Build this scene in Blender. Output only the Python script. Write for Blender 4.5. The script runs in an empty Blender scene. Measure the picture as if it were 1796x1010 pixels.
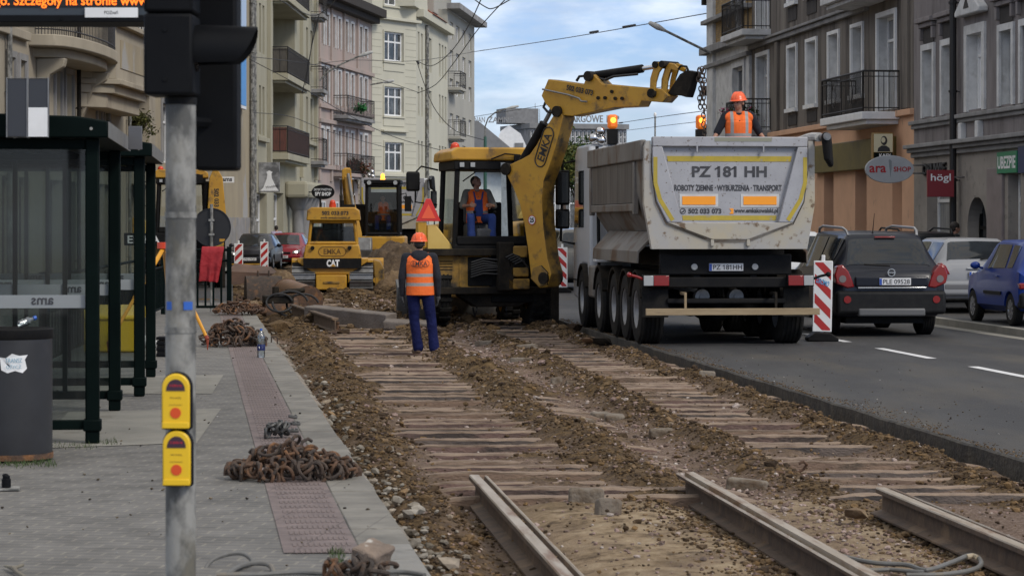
import bpy, bmesh, math, random
import numpy as np
from mathutils import Vector, Matrix
SC = bpy.context.scene
COL = SC.collection
R = random.Random(11)
NR = np.random.default_rng(5)
rad = math.radians

# ---------------------------------------------------------------- camera, sky, sun, exposure
cam = bpy.data.objects.new('camera', bpy.data.cameras.new('camera'))
COL.objects.link(cam)
SC.camera = cam
cam.location = (0, 0, 1.95)
cam.rotation_euler = (rad(90), 0, 0)
cam.data.sensor_width = 36
cam.data.lens = 88.2
cam.data.shift_y = -113 / 1796
cam.data.clip_start = .1
cam.data.clip_end = 3000
cam.data.dof.use_dof = True
cam.data.dof.focus_distance = 38
cam.data.dof.aperture_fstop = 9

W = bpy.data.worlds.new('World')
SC.world = W
W.use_nodes = True
nt = W.node_tree
bg = nt.nodes['Background']
sky = nt.nodes.new('ShaderNodeTexSky')
sky.sky_type = 'NISHITA'
sky.sun_disc = False
sky.sun_elevation = rad(40)
sky.sun_rotation = rad(132)
sky.altitude = 60
sky.air_density = 1.0
sky.dust_density = .6
tc = nt.nodes.new('ShaderNodeTexCoord')
mp = nt.nodes.new('ShaderNodeMapping')
mp.inputs['Scale'].default_value = (13, 13, 44)
mp.inputs['Location'].default_value = (1.3, .4, 2.2)
nz = nt.nodes.new('ShaderNodeTexNoise')
nz.inputs['Scale'].default_value = 1.0
nz.inputs['Detail'].default_value = 6
nz.inputs['Roughness'].default_value = .58
cr = nt.nodes.new('ShaderNodeValToRGB')
cr.color_ramp.elements[0].position = .46
cr.color_ramp.elements[0].color = (.0, .0, .0, 1)
cr.color_ramp.elements[1].position = .68
cr.color_ramp.elements[1].color = (1, 1, 1, 1)
mx = nt.nodes.new('ShaderNodeMix')
mx.data_type = 'RGBA'
mx.inputs['B'].default_value = (7.0, 7.6, 8.4, 1)
L = nt.links.new
L(tc.outputs['Generated'], mp.inputs['Vector'])
L(mp.outputs['Vector'], nz.inputs['Vector'])
L(nz.outputs['Fac'], cr.inputs['Fac'])
sz = nt.nodes.new('ShaderNodeSeparateXYZ'); L(tc.outputs['Generated'], sz.inputs['Vector'])
up = nt.nodes.new('ShaderNodeMapRange'); up.interpolation_type = 'SMOOTHSTEP'      # added cloud deck above the view, warms the fill light
up.inputs['From Min'].default_value = .14; up.inputs['From Max'].default_value = .50
L(sz.outputs['Z'], up.inputs['Value'])
dk = nt.nodes.new('ShaderNodeMix'); dk.data_type = 'RGBA'      # bright rims low down, warm tone for the added deck overhead
dk.inputs['A'].default_value = (5.6, 6.3, 7.2, 1); dk.inputs['B'].default_value = (7.4, 7.0, 6.5, 1)
L(up.outputs['Result'], dk.inputs['Factor'])
nz2 = nt.nodes.new('ShaderNodeTexNoise'); nz2.inputs['Scale'].default_value = 1.7; nz2.inputs['Detail'].default_value = 5
L(mp.outputs['Vector'], nz2.inputs['Vector'])
r2 = nt.nodes.new('ShaderNodeMapRange'); r2.inputs['From Min'].default_value = .45; r2.inputs['From Max'].default_value = .62
L(nz2.outputs['Fac'], r2.inputs['Value'])
gy = nt.nodes.new('ShaderNodeMix'); gy.data_type = 'RGBA'; gy.inputs['B'].default_value = (4.0, 4.7, 5.8, 1)   # grey-blue undersides
L(r2.outputs['Result'], gy.inputs['Factor']); L(dk.outputs['Result'], gy.inputs['A'])
L(gy.outputs['Result'], mx.inputs['B'])
mxm = nt.nodes.new('ShaderNodeMath'); mxm.operation = 'MAXIMUM'
L(cr.outputs['Color'], mxm.inputs[0]); L(up.outputs['Result'], mxm.inputs[1])
L(mxm.outputs[0], mx.inputs['Factor'])
tn = nt.nodes.new('ShaderNodeMix'); tn.data_type = 'RGBA'; tn.blend_type = 'MULTIPLY'; tn.inputs['Factor'].default_value = 1
tn.inputs['B'].default_value = (.56, .66, .98, 1)      # tint darkens the clear sky and makes it bluer
L(sky.outputs['Color'], tn.inputs['A'])
L(tn.outputs['Result'], mx.inputs['A'])
L(mx.outputs['Result'], bg.inputs['Color'])
bg.inputs['Strength'].default_value = .117

sun = bpy.data.objects.new('sun', bpy.data.lights.new('sun', 'SUN'))
COL.objects.link(sun)
sun.data.energy = 1.5
sun.data.angle = rad(14)
sun.data.color = (1, .94, .86)
sd = Vector((math.sin(rad(132)) * math.cos(rad(40)), math.cos(rad(132)) * math.cos(rad(40)), math.sin(rad(40))))
sun.rotation_euler = sd.to_track_quat('Z', 'Y').to_euler()

SC.view_settings.view_transform = 'Standard'
SC.view_settings.look = 'None'
SC.view_settings.exposure = .36
SC.view_settings.gamma = 1
SC.cycles.max_bounces = 6
SC.cycles.transparent_max_bounces = 16
SC.cycles.use_denoising = True

# ---------------------------------------------------------------- helpers
F, CX, HY, HC = 4400., 898., 392., 1.95
A = math.atan(.1075)            # heading of the street, to the left of the view axis

def P(px, py, Y):
    return Vector(((px - CX) * Y / F, Y, HC + (HY - py) * Y / F))

def xs(t, Y):
    """street coordinate t -> world X at depth Y (tracks run parallel to the road edge)"""
    return t - .1075 * Y

def edge_x(Y):
    return 1.077 - .1264 * Y    # platform edge

class MB:
    def __init__(s):
        s.v = []; s.f = []; s.m = []; s.mi = 0
    def add(s, vs, fs, M=None):
        o = len(s.v)
        if M is not None:
            vs = [M @ Vector(v) for v in vs]
        s.v += [tuple(v) for v in vs]
        s.f += [[i + o for i in f] for f in fs]
        s.m += [s.mi] * len(fs)
        return s
    def box(s, a, b, M=None):
        x0, y0, z0 = a; x1, y1, z1 = b
        return s.add([(x0,y0,z0),(x1,y0,z0),(x1,y1,z0),(x0,y1,z0),(x0,y0,z1),(x1,y0,z1),(x1,y1,z1),(x0,y1,z1)],
                     [(0,3,2,1),(4,5,6,7),(0,1,5,4),(1,2,6,5),(2,3,7,6),(3,0,4,7)], M)
    def cb(s, c, d, M=None):
        return s.box([c[i]-d[i]/2 for i in range(3)], [c[i]+d[i]/2 for i in range(3)], M)
    def frame(s, d):
        d = Vector(d).normalized()
        u = d.cross(Vector((0,0,1)) if abs(d.z) < .95 else Vector((1,0,0))).normalized()
        return d, u, d.cross(u)
    def cyl(s, p0, p1, r0, r1=None, n=14, cap=True):
        r1 = r0 if r1 is None else r1
        p0, p1 = Vector(p0), Vector(p1)
        d, u, w = s.frame(p1 - p0)
        vs = []
        for p, r in ((p0, r0), (p1, r1)):
            for k in range(n):
                a = 2*math.pi*k/n
                vs.append(p + (u*math.cos(a) + w*math.sin(a))*r)
        fs = [(k, (k+1)%n, n+(k+1)%n, n+k) for k in range(n)]
        if cap:
            fs += [tuple(range(n))[::-1], tuple(range(n, 2*n))]
        return s.add(vs, fs)
    def tube(s, pts, r, n=6, closed=False, flat=1.):
        pts = [Vector(p) for p in pts]
        N = len(pts)
        vs = []; prev = None
        rr = r if isinstance(r, (list, tuple)) else [r]*N
        for i, p in enumerate(pts):
            a = pts[(i-1) % N] if (closed or i) else p
            b = pts[(i+1) % N] if (closed or i < N-1) else p
            d = (b - a).normalized()
            if prev is None:
                _, u, w = s.frame(d)
            else:
                u = (prev - d*prev.dot(d)).normalized(); w = d.cross(u)
            prev = u
            for k in range(n):
                t = 2*math.pi*k/n
                vs.append(p + (u*math.cos(t) + w*math.sin(t)*flat)*rr[i])
        fs = []
        for i in range(N if closed else N-1):
            for k in range(n):
                j = (i+1) % N
                fs.append((i*n+k, i*n+(k+1)%n, j*n+(k+1)%n, j*n+k))
        if not closed:
            fs += [tuple(range(n))[::-1], tuple(range((N-1)*n, N*n))]
        return s.add(vs, fs)
    def prism(s, poly, a, b, ax='y', M=None):
        n = len(poly)
        def q(p, t):
            return {'y': (p[0], t, p[1]), 'x': (t, p[0], p[1]), 'z': (p[0], p[1], t)}[ax]
        vs = [q(p, a) for p in poly] + [q(p, b) for p in poly]
        fs = [tuple(range(n))[::-1], tuple(range(n, 2*n))] + [(k, (k+1)%n, n+(k+1)%n, n+k) for k in range(n)]
        return s.add(vs, fs, M)
    def lathe(s, prof, c=(0,0,0), n=20, ax='z', M=None):
        vs = []; m = len(prof)
        for k in range(n):
            a = 2*math.pi*k/n
            for r, h in prof:
                x, y = r*math.cos(a), r*math.sin(a)
                v = {'z': (x, y, h), 'x': (h, x, y), 'y': (x, h, y)}[ax]
                vs.append((v[0]+c[0], v[1]+c[1], v[2]+c[2]))
        fs = [(k*m+i, ((k+1)%n)*m+i, ((k+1)%n)*m+i+1, k*m+i+1) for k in range(n) for i in range(m-1)]
        return s.add(vs, fs, M)
    def ball(s, c, r, nu=12, nv=8, M=None):
        r = (r, r, r) if not isinstance(r, (tuple, list)) else r
        vs = [(c[0], c[1], c[2]-r[2])]
        for j in range(1, nv):
            b = -math.pi/2 + math.pi*j/nv
            for k in range(nu):
                a = 2*math.pi*k/nu
                vs.append((c[0]+r[0]*math.cos(b)*math.cos(a), c[1]+r[1]*math.cos(b)*math.sin(a), c[2]+r[2]*math.sin(b)))
        vs.append((c[0], c[1], c[2]+r[2]))
        T = len(vs)-1
        fs = [(0, 1+(k+1)%nu, 1+k) for k in range(nu)]
        for j in range(nv-2):
            for k in range(nu):
                a, b = 1+j*nu+k, 1+j*nu+(k+1)%nu
                fs.append((a, b, b+nu, a+nu))
        fs += [(T, 1+(nv-2)*nu+k, 1+(nv-2)*nu+(k+1)%nu) for k in range(nu)]
        return s.add(vs, fs, M)
    def cone(s, a, b, ra, rb):      # rounded limb
        s.cyl(a, b, ra, rb, n=14); s.ball(a, ra); s.ball(b, rb)
        return s
    def build(s, name, mat, parent=None, bevel=0, smooth=35, recalc=True, seg=2):
        me = bpy.data.meshes.new(name)
        me.from_pydata(s.v, [], s.f)
        mats = mat if isinstance(mat, (list, tuple)) else [mat]
        for m in mats:
            me.materials.append(m)
        if len(mats) > 1:
            me.polygons.foreach_set('material_index', s.m)
        if recalc:
            b = bmesh.new(); b.from_mesh(me)
            bmesh.ops.recalc_face_normals(b, faces=b.faces)
            b.to_mesh(me); b.free()
        if smooth:
            me.polygons.foreach_set('use_smooth', [True]*len(me.polygons))
            me.set_sharp_from_angle(angle=rad(smooth))
        o = bpy.data.objects.new(name, me)
        COL.objects.link(o)
        o.parent = parent
        if bevel:
            md = o.modifiers.new('bevel', 'BEVEL')
            md.width = bevel; md.segments = seg; md.limit_method = 'ANGLE'; md.angle_limit = rad(40)
            md.harden_normals = False
        return o

def soft(o, vox=.012, it=4, f=.6):
    m = o.modifiers.new('remesh', 'REMESH'); m.mode = 'VOXEL'; m.voxel_size = vox; m.use_smooth_shade = True
    m = o.modifiers.new('smooth', 'SMOOTH'); m.iterations = it; m.factor = f
    return o

def tag(o, label=None, cat=None, group=None, kind=None):
    if label: o['label'] = label
    if cat: o['category'] = cat
    if group: o['group'] = group
    if kind: o['kind'] = kind
    return o

def thing(name, label, cat, loc=(0,0,0), rz=0, group=None):
    o = bpy.data.objects.new(name, None)
    COL.objects.link(o)
    o.empty_display_size = .3
    o.location = loc; o.rotation_euler = (0, 0, rz)
    return tag(o, label, cat, group)

def dup(o, parent=None, skip=()):
    c = o.copy()
    COL.objects.link(c)
    if parent is not None: c.parent = parent
    for ch in list(o.children):
        if ch.name.split('.')[0] not in skip:
            dup(ch, c, skip)
    return c

RX90 = Matrix.Rotation(math.pi/2, 4, 'X')
def text(name, body, mat, parent, M, w=None, h=None, bold=0., ext=.003, sx=1, mirror=False):
    """flat lettering, centred, fitted to width w and/or cap height h, in the plane of M"""
    def glyphs(tx, bo=bold):
        cu = bpy.data.curves.new(name, 'FONT')
        cu.body = tx; cu.extrude = 0; cu.offset = bo; cu.resolution_u = 3
        o = bpy.data.objects.new(name, cu)
        me = bpy.data.meshes.new_from_object(o)
        bpy.data.objects.remove(o); bpy.data.curves.remove(cu)
        return me
    me = glyphs(body)
    if '1' in body:     # the built-in digit one is a plain bar: give it its flag
        b = bmesh.new(); b.from_mesh(me)
        for i, ch in enumerate(body):
            if ch != '1': continue
            t = glyphs(body[:i+1]); one = glyphs('1')
            xr = max(v.co.x for v in t.vertices); wb = max(v.co.x for v in one.vertices)-min(v.co.x for v in one.vertices)
            top = max(v.co.y for v in one.vertices); hb = top-min(v.co.y for v in one.vertices); x0 = xr-wb*.5
            b.faces.new([b.verts.new(p) for p in ((x0, top, 0), (x0-wb*.5-.22*hb, top-.20*hb, 0), (x0-wb*.5-.22*hb, top-.36*hb, 0), (x0, top-.18*hb, 0))])
            bpy.data.meshes.remove(t); bpy.data.meshes.remove(one)
        b.to_mesh(me); b.free()
    n = len(me.vertices)
    co = np.zeros(n*3); me.vertices.foreach_get('co', co); co = co.reshape(-1, 3)
    lo, hi = co.min(0), co.max(0)
    co -= (lo+hi)/2
    kx = (w/(hi[0]-lo[0])) if w else None
    ky = (h/(hi[1]-lo[1])) if h else None
    kx = kx or ky; ky = ky or kx
    co[:, 0] *= kx*(-1 if mirror else 1); co[:, 1] *= ky; co[:, 2] = ext
    m4 = np.array(M)
    co = co @ m4[:3, :3].T + m4[:3, 3]
    me.vertices.foreach_set('co', co.ravel())
    me.update()
    me.materials.clear(); me.materials.append(mat)
    me.name = name
    o = bpy.data.objects.new(name, me)
    COL.objects.link(o); o.parent = parent
    return o
def back(x, y, z, tilt=0):
    """plane facing the viewer (-Y) at a point"""
    return Matrix.Translation((x, y, z)) @ Matrix.Rotation(tilt, 4, 'X') @ RX90
def facing(p, n, roll=0):
    """plane at p with outward normal n (horizontal)"""
    n = Vector(n).normalized()
    x = Vector((0, 0, 1)).cross(n).normalized()
    m = Matrix.Identity(4)
    y = n.cross(x)
    for i in range(3):
        m[i][0], m[i][1], m[i][2], m[i][3] = x[i], y[i], n[i], p[i]
    return m @ Matrix.Rotation(roll, 4, 'Z')

# value noise on arrays
_tab = NR.random((256, 256))
def vn(x, y):
    xi = np.floor(x).astype(int); yi = np.floor(y).astype(int)
    fx, fy = x-xi, y-yi
    fx = fx*fx*(3-2*fx); fy = fy*fy*(3-2*fy)
    g = lambda a, b: _tab[a % 256, b % 256]
    return (g(xi,yi)*(1-fx)+g(xi+1,yi)*fx)*(1-fy) + (g(xi,yi+1)*(1-fx)+g(xi+1,yi+1)*fx)*fy
def fbm(x, y, o=4):
    x = np.asarray(x, float); y = np.asarray(y, float)
    s = 0; a = .5
    for k in range(o):
        s = s + a*(vn(x*2**k+17*k, y*2**k+31*k)-.5); a *= .55
    return s

# ---------------------------------------------------------------- materials
MATS = {}
def M(name, c, c2=None, scale=4., rough=.7, metal=0., bump=0., bscale=None, thr=(.4, .65), stretch=None,
      dirt=None, dthr=(.55, .7), dscale=3., spec=.5, coat=0., emis=0.):
    """procedural surface: two tones of noise, an optional dirt tone, bump"""
    m = bpy.data.materials.new(name)
    m.use_nodes = True
    t = m.node_tree; n = t.nodes; l = t.links.new
    b = n['Principled BSDF']
    b.inputs['Roughness'].default_value = rough
    b.inputs['Metallic'].default_value = metal
    b.inputs['Specular IOR Level'].default_value = spec
    b.inputs['Coat Weight'].default_value = coat
    b.inputs['Coat Roughness'].default_value = .08
    b.inputs['Base Color'].default_value = (*c, 1)
    if emis:
        b.inputs['Emission Color'].default_value = (*c, 1)
        b.inputs['Emission Strength'].default_value = emis
    if c2 or bump or dirt:
        co = n.new('ShaderNodeTexCoord')
        mp = n.new('ShaderNodeMapping')
        if stretch: mp.inputs['Scale'].default_value = stretch
        l(co.outputs['Object'], mp.inputs['Vector'])
    oi = []
    def ramp(sc, th, seed):
        z = n.new('ShaderNodeTexNoise'); z.noise_dimensions = '4D'
        z.inputs['Scale'].default_value = sc; z.inputs['Detail'].default_value = 7
        if not oi: oi.append(n.new('ShaderNodeObjectInfo'))
        wq = n.new('ShaderNodeMath'); wq.operation = 'MULTIPLY_ADD'; wq.inputs[1].default_value = 37.; wq.inputs[2].default_value = seed
        l(oi[0].outputs['Random'], wq.inputs[0]); l(wq.outputs[0], z.inputs['W'])
        z.inputs['Roughness'].default_value = .62
        l(mp.outputs['Vector'], z.inputs['Vector'])
        r = n.new('ShaderNodeMapRange')
        r.inputs['From Min'].default_value = th[0]; r.inputs['From Max'].default_value = th[1]
        l(z.outputs['Fac'], r.inputs['Value'])
        return r.outputs['Result']
    src = None
    if c2:
        x = n.new('ShaderNodeMix'); x.data_type = 'RGBA'
        x.inputs['A'].default_value = (*c, 1); x.inputs['B'].default_value = (*c2, 1)
        l(ramp(scale, thr, 1.3), x.inputs['Factor'])
        src = x.outputs['Result']
    if dirt:
        x = n.new('ShaderNodeMix'); x.data_type = 'RGBA'
        x.inputs['A'].default_value = (*c, 1); x.inputs['B'].default_value = (*dirt, 1)
        if src: l(src, x.inputs['A'])
        l(ramp(dscale, dthr, 7.7), x.inputs['Factor'])
        src = x.outputs['Result']
    if src: l(src, b.inputs['Base Color'])
    if bump:
        z = n.new('ShaderNodeTexNoise'); z.inputs['Scale'].default_value = bscale or scale*6
        z.inputs['Detail'].default_value = 6
        l(mp.outputs['Vector'], z.inputs['Vector'])
        u = n.new('ShaderNodeBump'); u.inputs['Strength'].default_value = min(1, bump); u.inputs['Distance'].default_value = .02*max(1, bump)
        l(z.outputs['Fac'], u.inputs['Height']); l(u.outputs['Normal'], b.inputs['Normal'])
    MATS[name] = m
    return m

def glass(name, tint=(.75, .8, .8), refl=.16, rough=.02, opac=.0, body=(.1, .1, .1)):
    """thin pane: mostly see-through, with a mirror film and optional dust"""
    m = bpy.data.materials.new(name); m.use_nodes = True
    t = m.node_tree; n = t.nodes; l = t.links.new
    n.remove(n['Principled BSDF'])
    tr = n.new('ShaderNodeBsdfTransparent'); tr.inputs['Color'].default_value = (*tint, 1)
    gl = n.new('ShaderNodeBsdfGlossy'); gl.inputs['Roughness'].default_value = rough
    df = n.new('ShaderNodeBsdfDiffuse'); df.inputs['Color'].default_value = (*body, 1)
    lw = n.new('ShaderNodeFresnel'); lw.inputs['IOR'].default_value = 1.5
    ma = n.new('ShaderNodeMath'); ma.operation = 'ADD'; ma.inputs[1].default_value = refl; ma.use_clamp = True
    l(lw.outputs['Fac'], ma.inputs[0])
    m1 = n.new('ShaderNodeMixShader'); m1.inputs['Fac'].default_value = opac
    l(tr.outputs[0], m1.inputs[1]); l(df.outputs[0], m1.inputs[2])
    m2 = n.new('ShaderNodeMixShader'); l(ma.outputs[0], m2.inputs['Fac'])
    l(m1.outputs[0], m2.inputs[1]); l(gl.outputs[0], m2.inputs[2])
    l(m2.outputs[0], n['Material Output'].inputs['Surface'])
    MATS[name] = m
    return m

yel = M('yellow_paint', (.50, .27, .022), (.42, .21, .018), 2.2, .45, dirt=(.13, .08, .03), dthr=(.54, .70), dscale=4.2, bump=.08, bscale=30)
yeld = M('dirty_shaded_yellow_paint', (.34, .19, .025), (.22, .125, .025), 3, .55, dirt=(.05, .036, .02), dthr=(.47, .62), dscale=3.5, bump=.2, bscale=25)  # grime, and on the digging arm's rim faces painted shade too
cream = M('cream_yellow_paint', (.62, .43, .12), (.55, .36, .08), 2, .45)
blk = M('black_metal', (.006, .006, .0065), (.012, .011, .010), 6, .6, spec=.16)
soot = M('grimy_black_steel', (.011, .0095, .008), (.030, .024, .017), 5, .75, spec=.15, bump=.25, bscale=30)
rub = M('tyre_rubber', (.010, .010, .010), (.024, .022, .019), 5, .9, spec=.2, bump=.15, bscale=40)
chrome = M('bright_steel', (.55, .55, .55), rough=.2, metal=1.)
zinc = M('galvanised_steel', (.27, .265, .245), (.085, .085, .08), 9, .7, thr=(.42, .56), stretch=(1, 1, .55), metal=.1, dirt=(.15, .135, .10), dthr=(.54, .66), dscale=3, bump=.1)
steel = M('grey_steel', (.22, .22, .215), (.15, .145, .14), 6, .45, metal=.6)
rust = M('rusty_iron', (.10, .052, .028), (.045, .03, .022), 9, .8, bump=.5, bscale=40, dirt=(.19, .085, .03), dthr=(.52, .66), dscale=7)
rustd = M('dark_rusty_iron', (.062, .042, .030), (.03, .024, .02), 11, .8, bump=.5, bscale=45, dirt=(.13, .066, .03), dthr=(.55, .68), dscale=8)
white = M('white_paint', (.78, .78, .77), (.68, .68, .67), 3, .45)
offw = M('weathered_white_plaster', (.60, .60, .59), (.44, .44, .43), 2.5, .8, dirt=(.25, .24, .22), dthr=(.58, .75), dscale=1.6)
redp = M('signal_red', (.45, .022, .018), (.38, .02, .016), 3, .45)
redr = M('red_reflector', (.50, .03, .025), rough=.3, emis=.12)  # slight emission gives the reflector a painted glow
orange = M('orange_hi_vis', (.86, .155, .020), (.76, .125, .016), 5, .75, bump=.5, bscale=12)
helm = M('orange_helmet_plastic', (.80, .115, .03), rough=.3)
navy = M('navy_work_cloth', (.007, .008, .014), (.014, .015, .022), 7, .9, bump=.6, bscale=14)
blue = M('blue_work_trousers', (.0045, .007, .045), (.008, .012, .065), 6, .9, spec=.2, bump=2.2, bscale=9)
skinm = M('skin', (.36, .19, .125), (.31, .15, .10), 8, .55)
hairm = M('dark_hair', (.02, .014, .01), rough=.7)
glovem = M('dark_work_glove', (.03, .03, .032), (.05, .05, .05), 9, .85)
green = M('dark_green_paint', (.0012, .0045, .004), (.002, .0065, .0055), 4, .6, spec=.07)
pane = glass('clear_pane', (.60, .65, .64), .0, .03, .05, (.2, .2, .2))
cabglass = glass('cab_glass', (.82, .87, .85), .03, .02, .02, (.2, .2, .2))
dglass = M('dark_window_glass', (.008, .010, .012), (.02, .024, .028), 1.2, .05, spec=.55)
wglass = M('old_window_glass', (.03, .035, .04), (.11, .115, .12), 1.7, .12, spec=.7, thr=(.45, .6))
curtain = M('net_curtain_behind_glass', (.30, .30, .29), (.17, .175, .18), 2.5, .25, stretch=(6, 1, .6))
inkb = M('black_lettering', (.018, .018, .02), rough=.6)
inkd = M('dark_grey_lettering', (.055, .055, .06), (.03, .03, .035), 9, .6)
lamp_o = M('lit_orange_lamp', (1, .28, .03), emis=3.2)
amber = M('amber_plastic', (.75, .17, .015), rough=.25, emis=.25)
# ---------------------------------------------------------------- ground
asph = M('asphalt', (.043, .043, .045), (.064, .063, .063), 1.1, .72, spec=.25, bump=.6, bscale=90, dirt=(.092, .080, .063), dthr=(.50, .78), dscale=.8, stretch=(1.4, .35, 1))
asphcut = M('cut_asphalt_edge', (.035, .032, .028), (.075, .065, .05), 6, .9, bump=1, bscale=22)
conc = M('grey_concrete', (.23, .22, .20), (.17, .165, .15), 3, .8, bump=.3, bscale=50, dirt=(.12, .115, .10), dthr=(.58, .7), dscale=4)
slabm = M('pale_concrete_slab', (.235, .222, .19), (.175, .168, .145), 2.2, .85, bump=.25, bscale=45, dirt=(.12, .11, .085), dthr=(.57, .72), dscale=3)
paint = M('worn_road_paint', (.62, .62, .62), (.40, .40, .40), 5, .7, thr=(.5, .72))

def bricks(name, c1, c2, mortar, bw, rh, ms, off=.5, rot=0., bump=.4, nscale=3., bias=0.):
    m = bpy.data.materials.new(name); m.use_nodes = True
    t = m.node_tree; n = t.nodes; l = t.links.new
    b = n['Principled BSDF']; b.inputs['Roughness'].default_value = .82
    co = n.new('ShaderNodeTexCoord'); mp = n.new('ShaderNodeMapping'); mp.inputs['Rotation'].default_value = (0, 0, rot)
    l(co.outputs['Object'], mp.inputs['Vector'])
    br = n.new('ShaderNodeTexBrick')
    br.inputs['Color1'].default_value = (*c1, 1); br.inputs['Color2'].default_value = (*c2, 1); br.inputs['Mortar'].default_value = (*mortar, 1)
    br.inputs['Scale'].default_value = 1; br.inputs['Brick Width'].default_value = bw; br.inputs['Row Height'].default_value = rh
    br.inputs['Mortar Size'].default_value = ms; br.inputs['Mortar Smooth'].default_value = .2; br.inputs['Bias'].default_value = bias
    br.offset = off
    l(mp.outputs['Vector'], br.inputs['Vector'])
    z = n.new('ShaderNodeTexNoise'); z.inputs['Scale'].default_value = nscale; z.inputs['Detail'].default_value = 8; z.inputs['Roughness'].default_value = .65
    l(mp.outputs['Vector'], z.inputs['Vector'])
    mr = n.new('ShaderNodeMapRange'); mr.inputs['From Min'].default_value = .3; mr.inputs['From Max'].default_value = .7
    mr.inputs['To Min'].default_value = .58; mr.inputs['To Max'].default_value = 1.25
    l(z.outputs['Fac'], mr.inputs['Value'])
    mx = n.new('ShaderNodeMix'); mx.data_type = 'RGBA'; mx.blend_type = 'MULTIPLY'; mx.inputs['Factor'].default_value = 1
    l(br.outputs['Color'], mx.inputs['A']); l(mr.outputs['Result'], mx.inputs['B'])
    l(mx.outputs['Result'], b.inputs['Base Color'])
    u = n.new('ShaderNodeBump'); u.inputs['Strength'].default_value = bump; u.inputs['Distance'].default_value = .008
    iv = n.new('ShaderNodeMath'); iv.operation = 'SUBTRACT'; iv.inputs[0].default_value = 1
    l(br.outputs['Fac'], iv.inputs[1]); l(iv.outputs[0], u.inputs['Height']); l(u.outputs['Normal'], b.inputs['Normal'])
    return m
EA = math.atan(.1264)
paver = bricks('grey_paving_blocks', (.112, .107, .099), (.136, .130, .120), (.20, .185, .155), .2, .1, .008, rot=EA)
tact = bricks('reddish_ribbed_plates', (.168, .130, .120), (.155, .120, .112), (.085, .065, .058), .37, .24, .004, off=0, rot=EA, nscale=6)
kerbm = bricks('pale_edge_slabs', (.195, .182, .155), (.172, .16, .137), (.12, .11, .095), .6, .48, .004, off=0, rot=EA, nscale=2.5)

def sheet(name, pts, z, mat, kind='structure', cells=None):
    m = MB(); m.add([(p[0], p[1], z) for p in pts], [tuple(range(len(pts)))])
    o = m.build(name, mat, smooth=0, recalc=False)
    return tag(o, kind=kind)

# wide ground sheet under everything
sheet('ground', [(-900, -30), (900, -30), (900, 1500), (-900, 1500)], -.35, conc)
# right-hand carriageway, with a ragged saw-cut edge standing above the opened track bed
m = MB(); ys = [9.5]
while ys[-1] < 118: ys.append(ys[-1] + .12 + ys[-1]*.004)
for y in ys:
    j = float(fbm(y*1.7, 3.3, 3))*.10 + float(fbm(y*9, 1.3, 2))*.03
    m.v += [(xs(6.0, y)+j+.02, y, -.12), (xs(6.0, y)+j, y, .115), (xs(6.0, y)+j+.02, y, .13), (xs(12.5, y), y, .13)]
for i in range(len(ys)-1):
    a = i*4
    for k in range(3):
        m.f.append([a+k, a+k+1, a+k+5, a+k+4]); m.m.append(1 if k < 2 else 0)
tag(m.build('road', [asph, asphcut], smooth=0), kind='structure')
# beyond the dig the whole street is carriageway again; left carriageway beside the platform
sheet('far_road', [(-60, 118), (60, 118), (60, 900), (-60, 900)], .126, asph)
sheet('side_carriageway', [(edge_x(51)-.3, 51), (-12.3, 51), (-12.3, 118), (edge_x(118)-.3+1, 118)], .13, asph)
# right pavement with its kerb
m = MB()
m.add([(xs(12.5, y), y, z) for y in (9, 140) for z in (.10, .25)] + [(xs(12.68, y), y, .25) for y in (9, 140)],
      [(0, 2, 3, 1), (1, 3, 5, 4)])
tag(m.build('kerb', slabm, smooth=0), kind='structure')
sheet('pavement', [(xs(12.68, 9), 9), (xs(24, 9), 9), (xs(24, 140), 140), (xs(12.68, 140), 140)], .247, asph)
sheet('gutter', [(xs(12.2, 9), 9), (xs(12.5, 9), 9), (xs(12.5, 140), 140), (xs(12.2, 140), 140)], .134, slabm)
sheet('left_pavement', [(-11.6, 40), (-40, 40), (-40, 140), (-9, 140)], .25, conc)
# centre line dashes (countable marks are painted on the road)
m = MB()
for y0, y1 in ((24.9, 27.6), (29.1, 31.9), (33.8, 36.6), (38.5, 41.5), (43.4, 46.4), (48.3, 51.3), (53.2, 56.2), (60, 63), (66, 69)):
    m.add([(xs(9.22, y0), y0, .1345), (xs(9.36, y0), y0, .1345), (xs(9.36, y1), y1, .1345), (xs(9.22, y1), y1, .1345)], [(0, 1, 2, 3)])
tag(m.build('lane_markings', paint, smooth=0, recalc=False), kind='structure')

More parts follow.
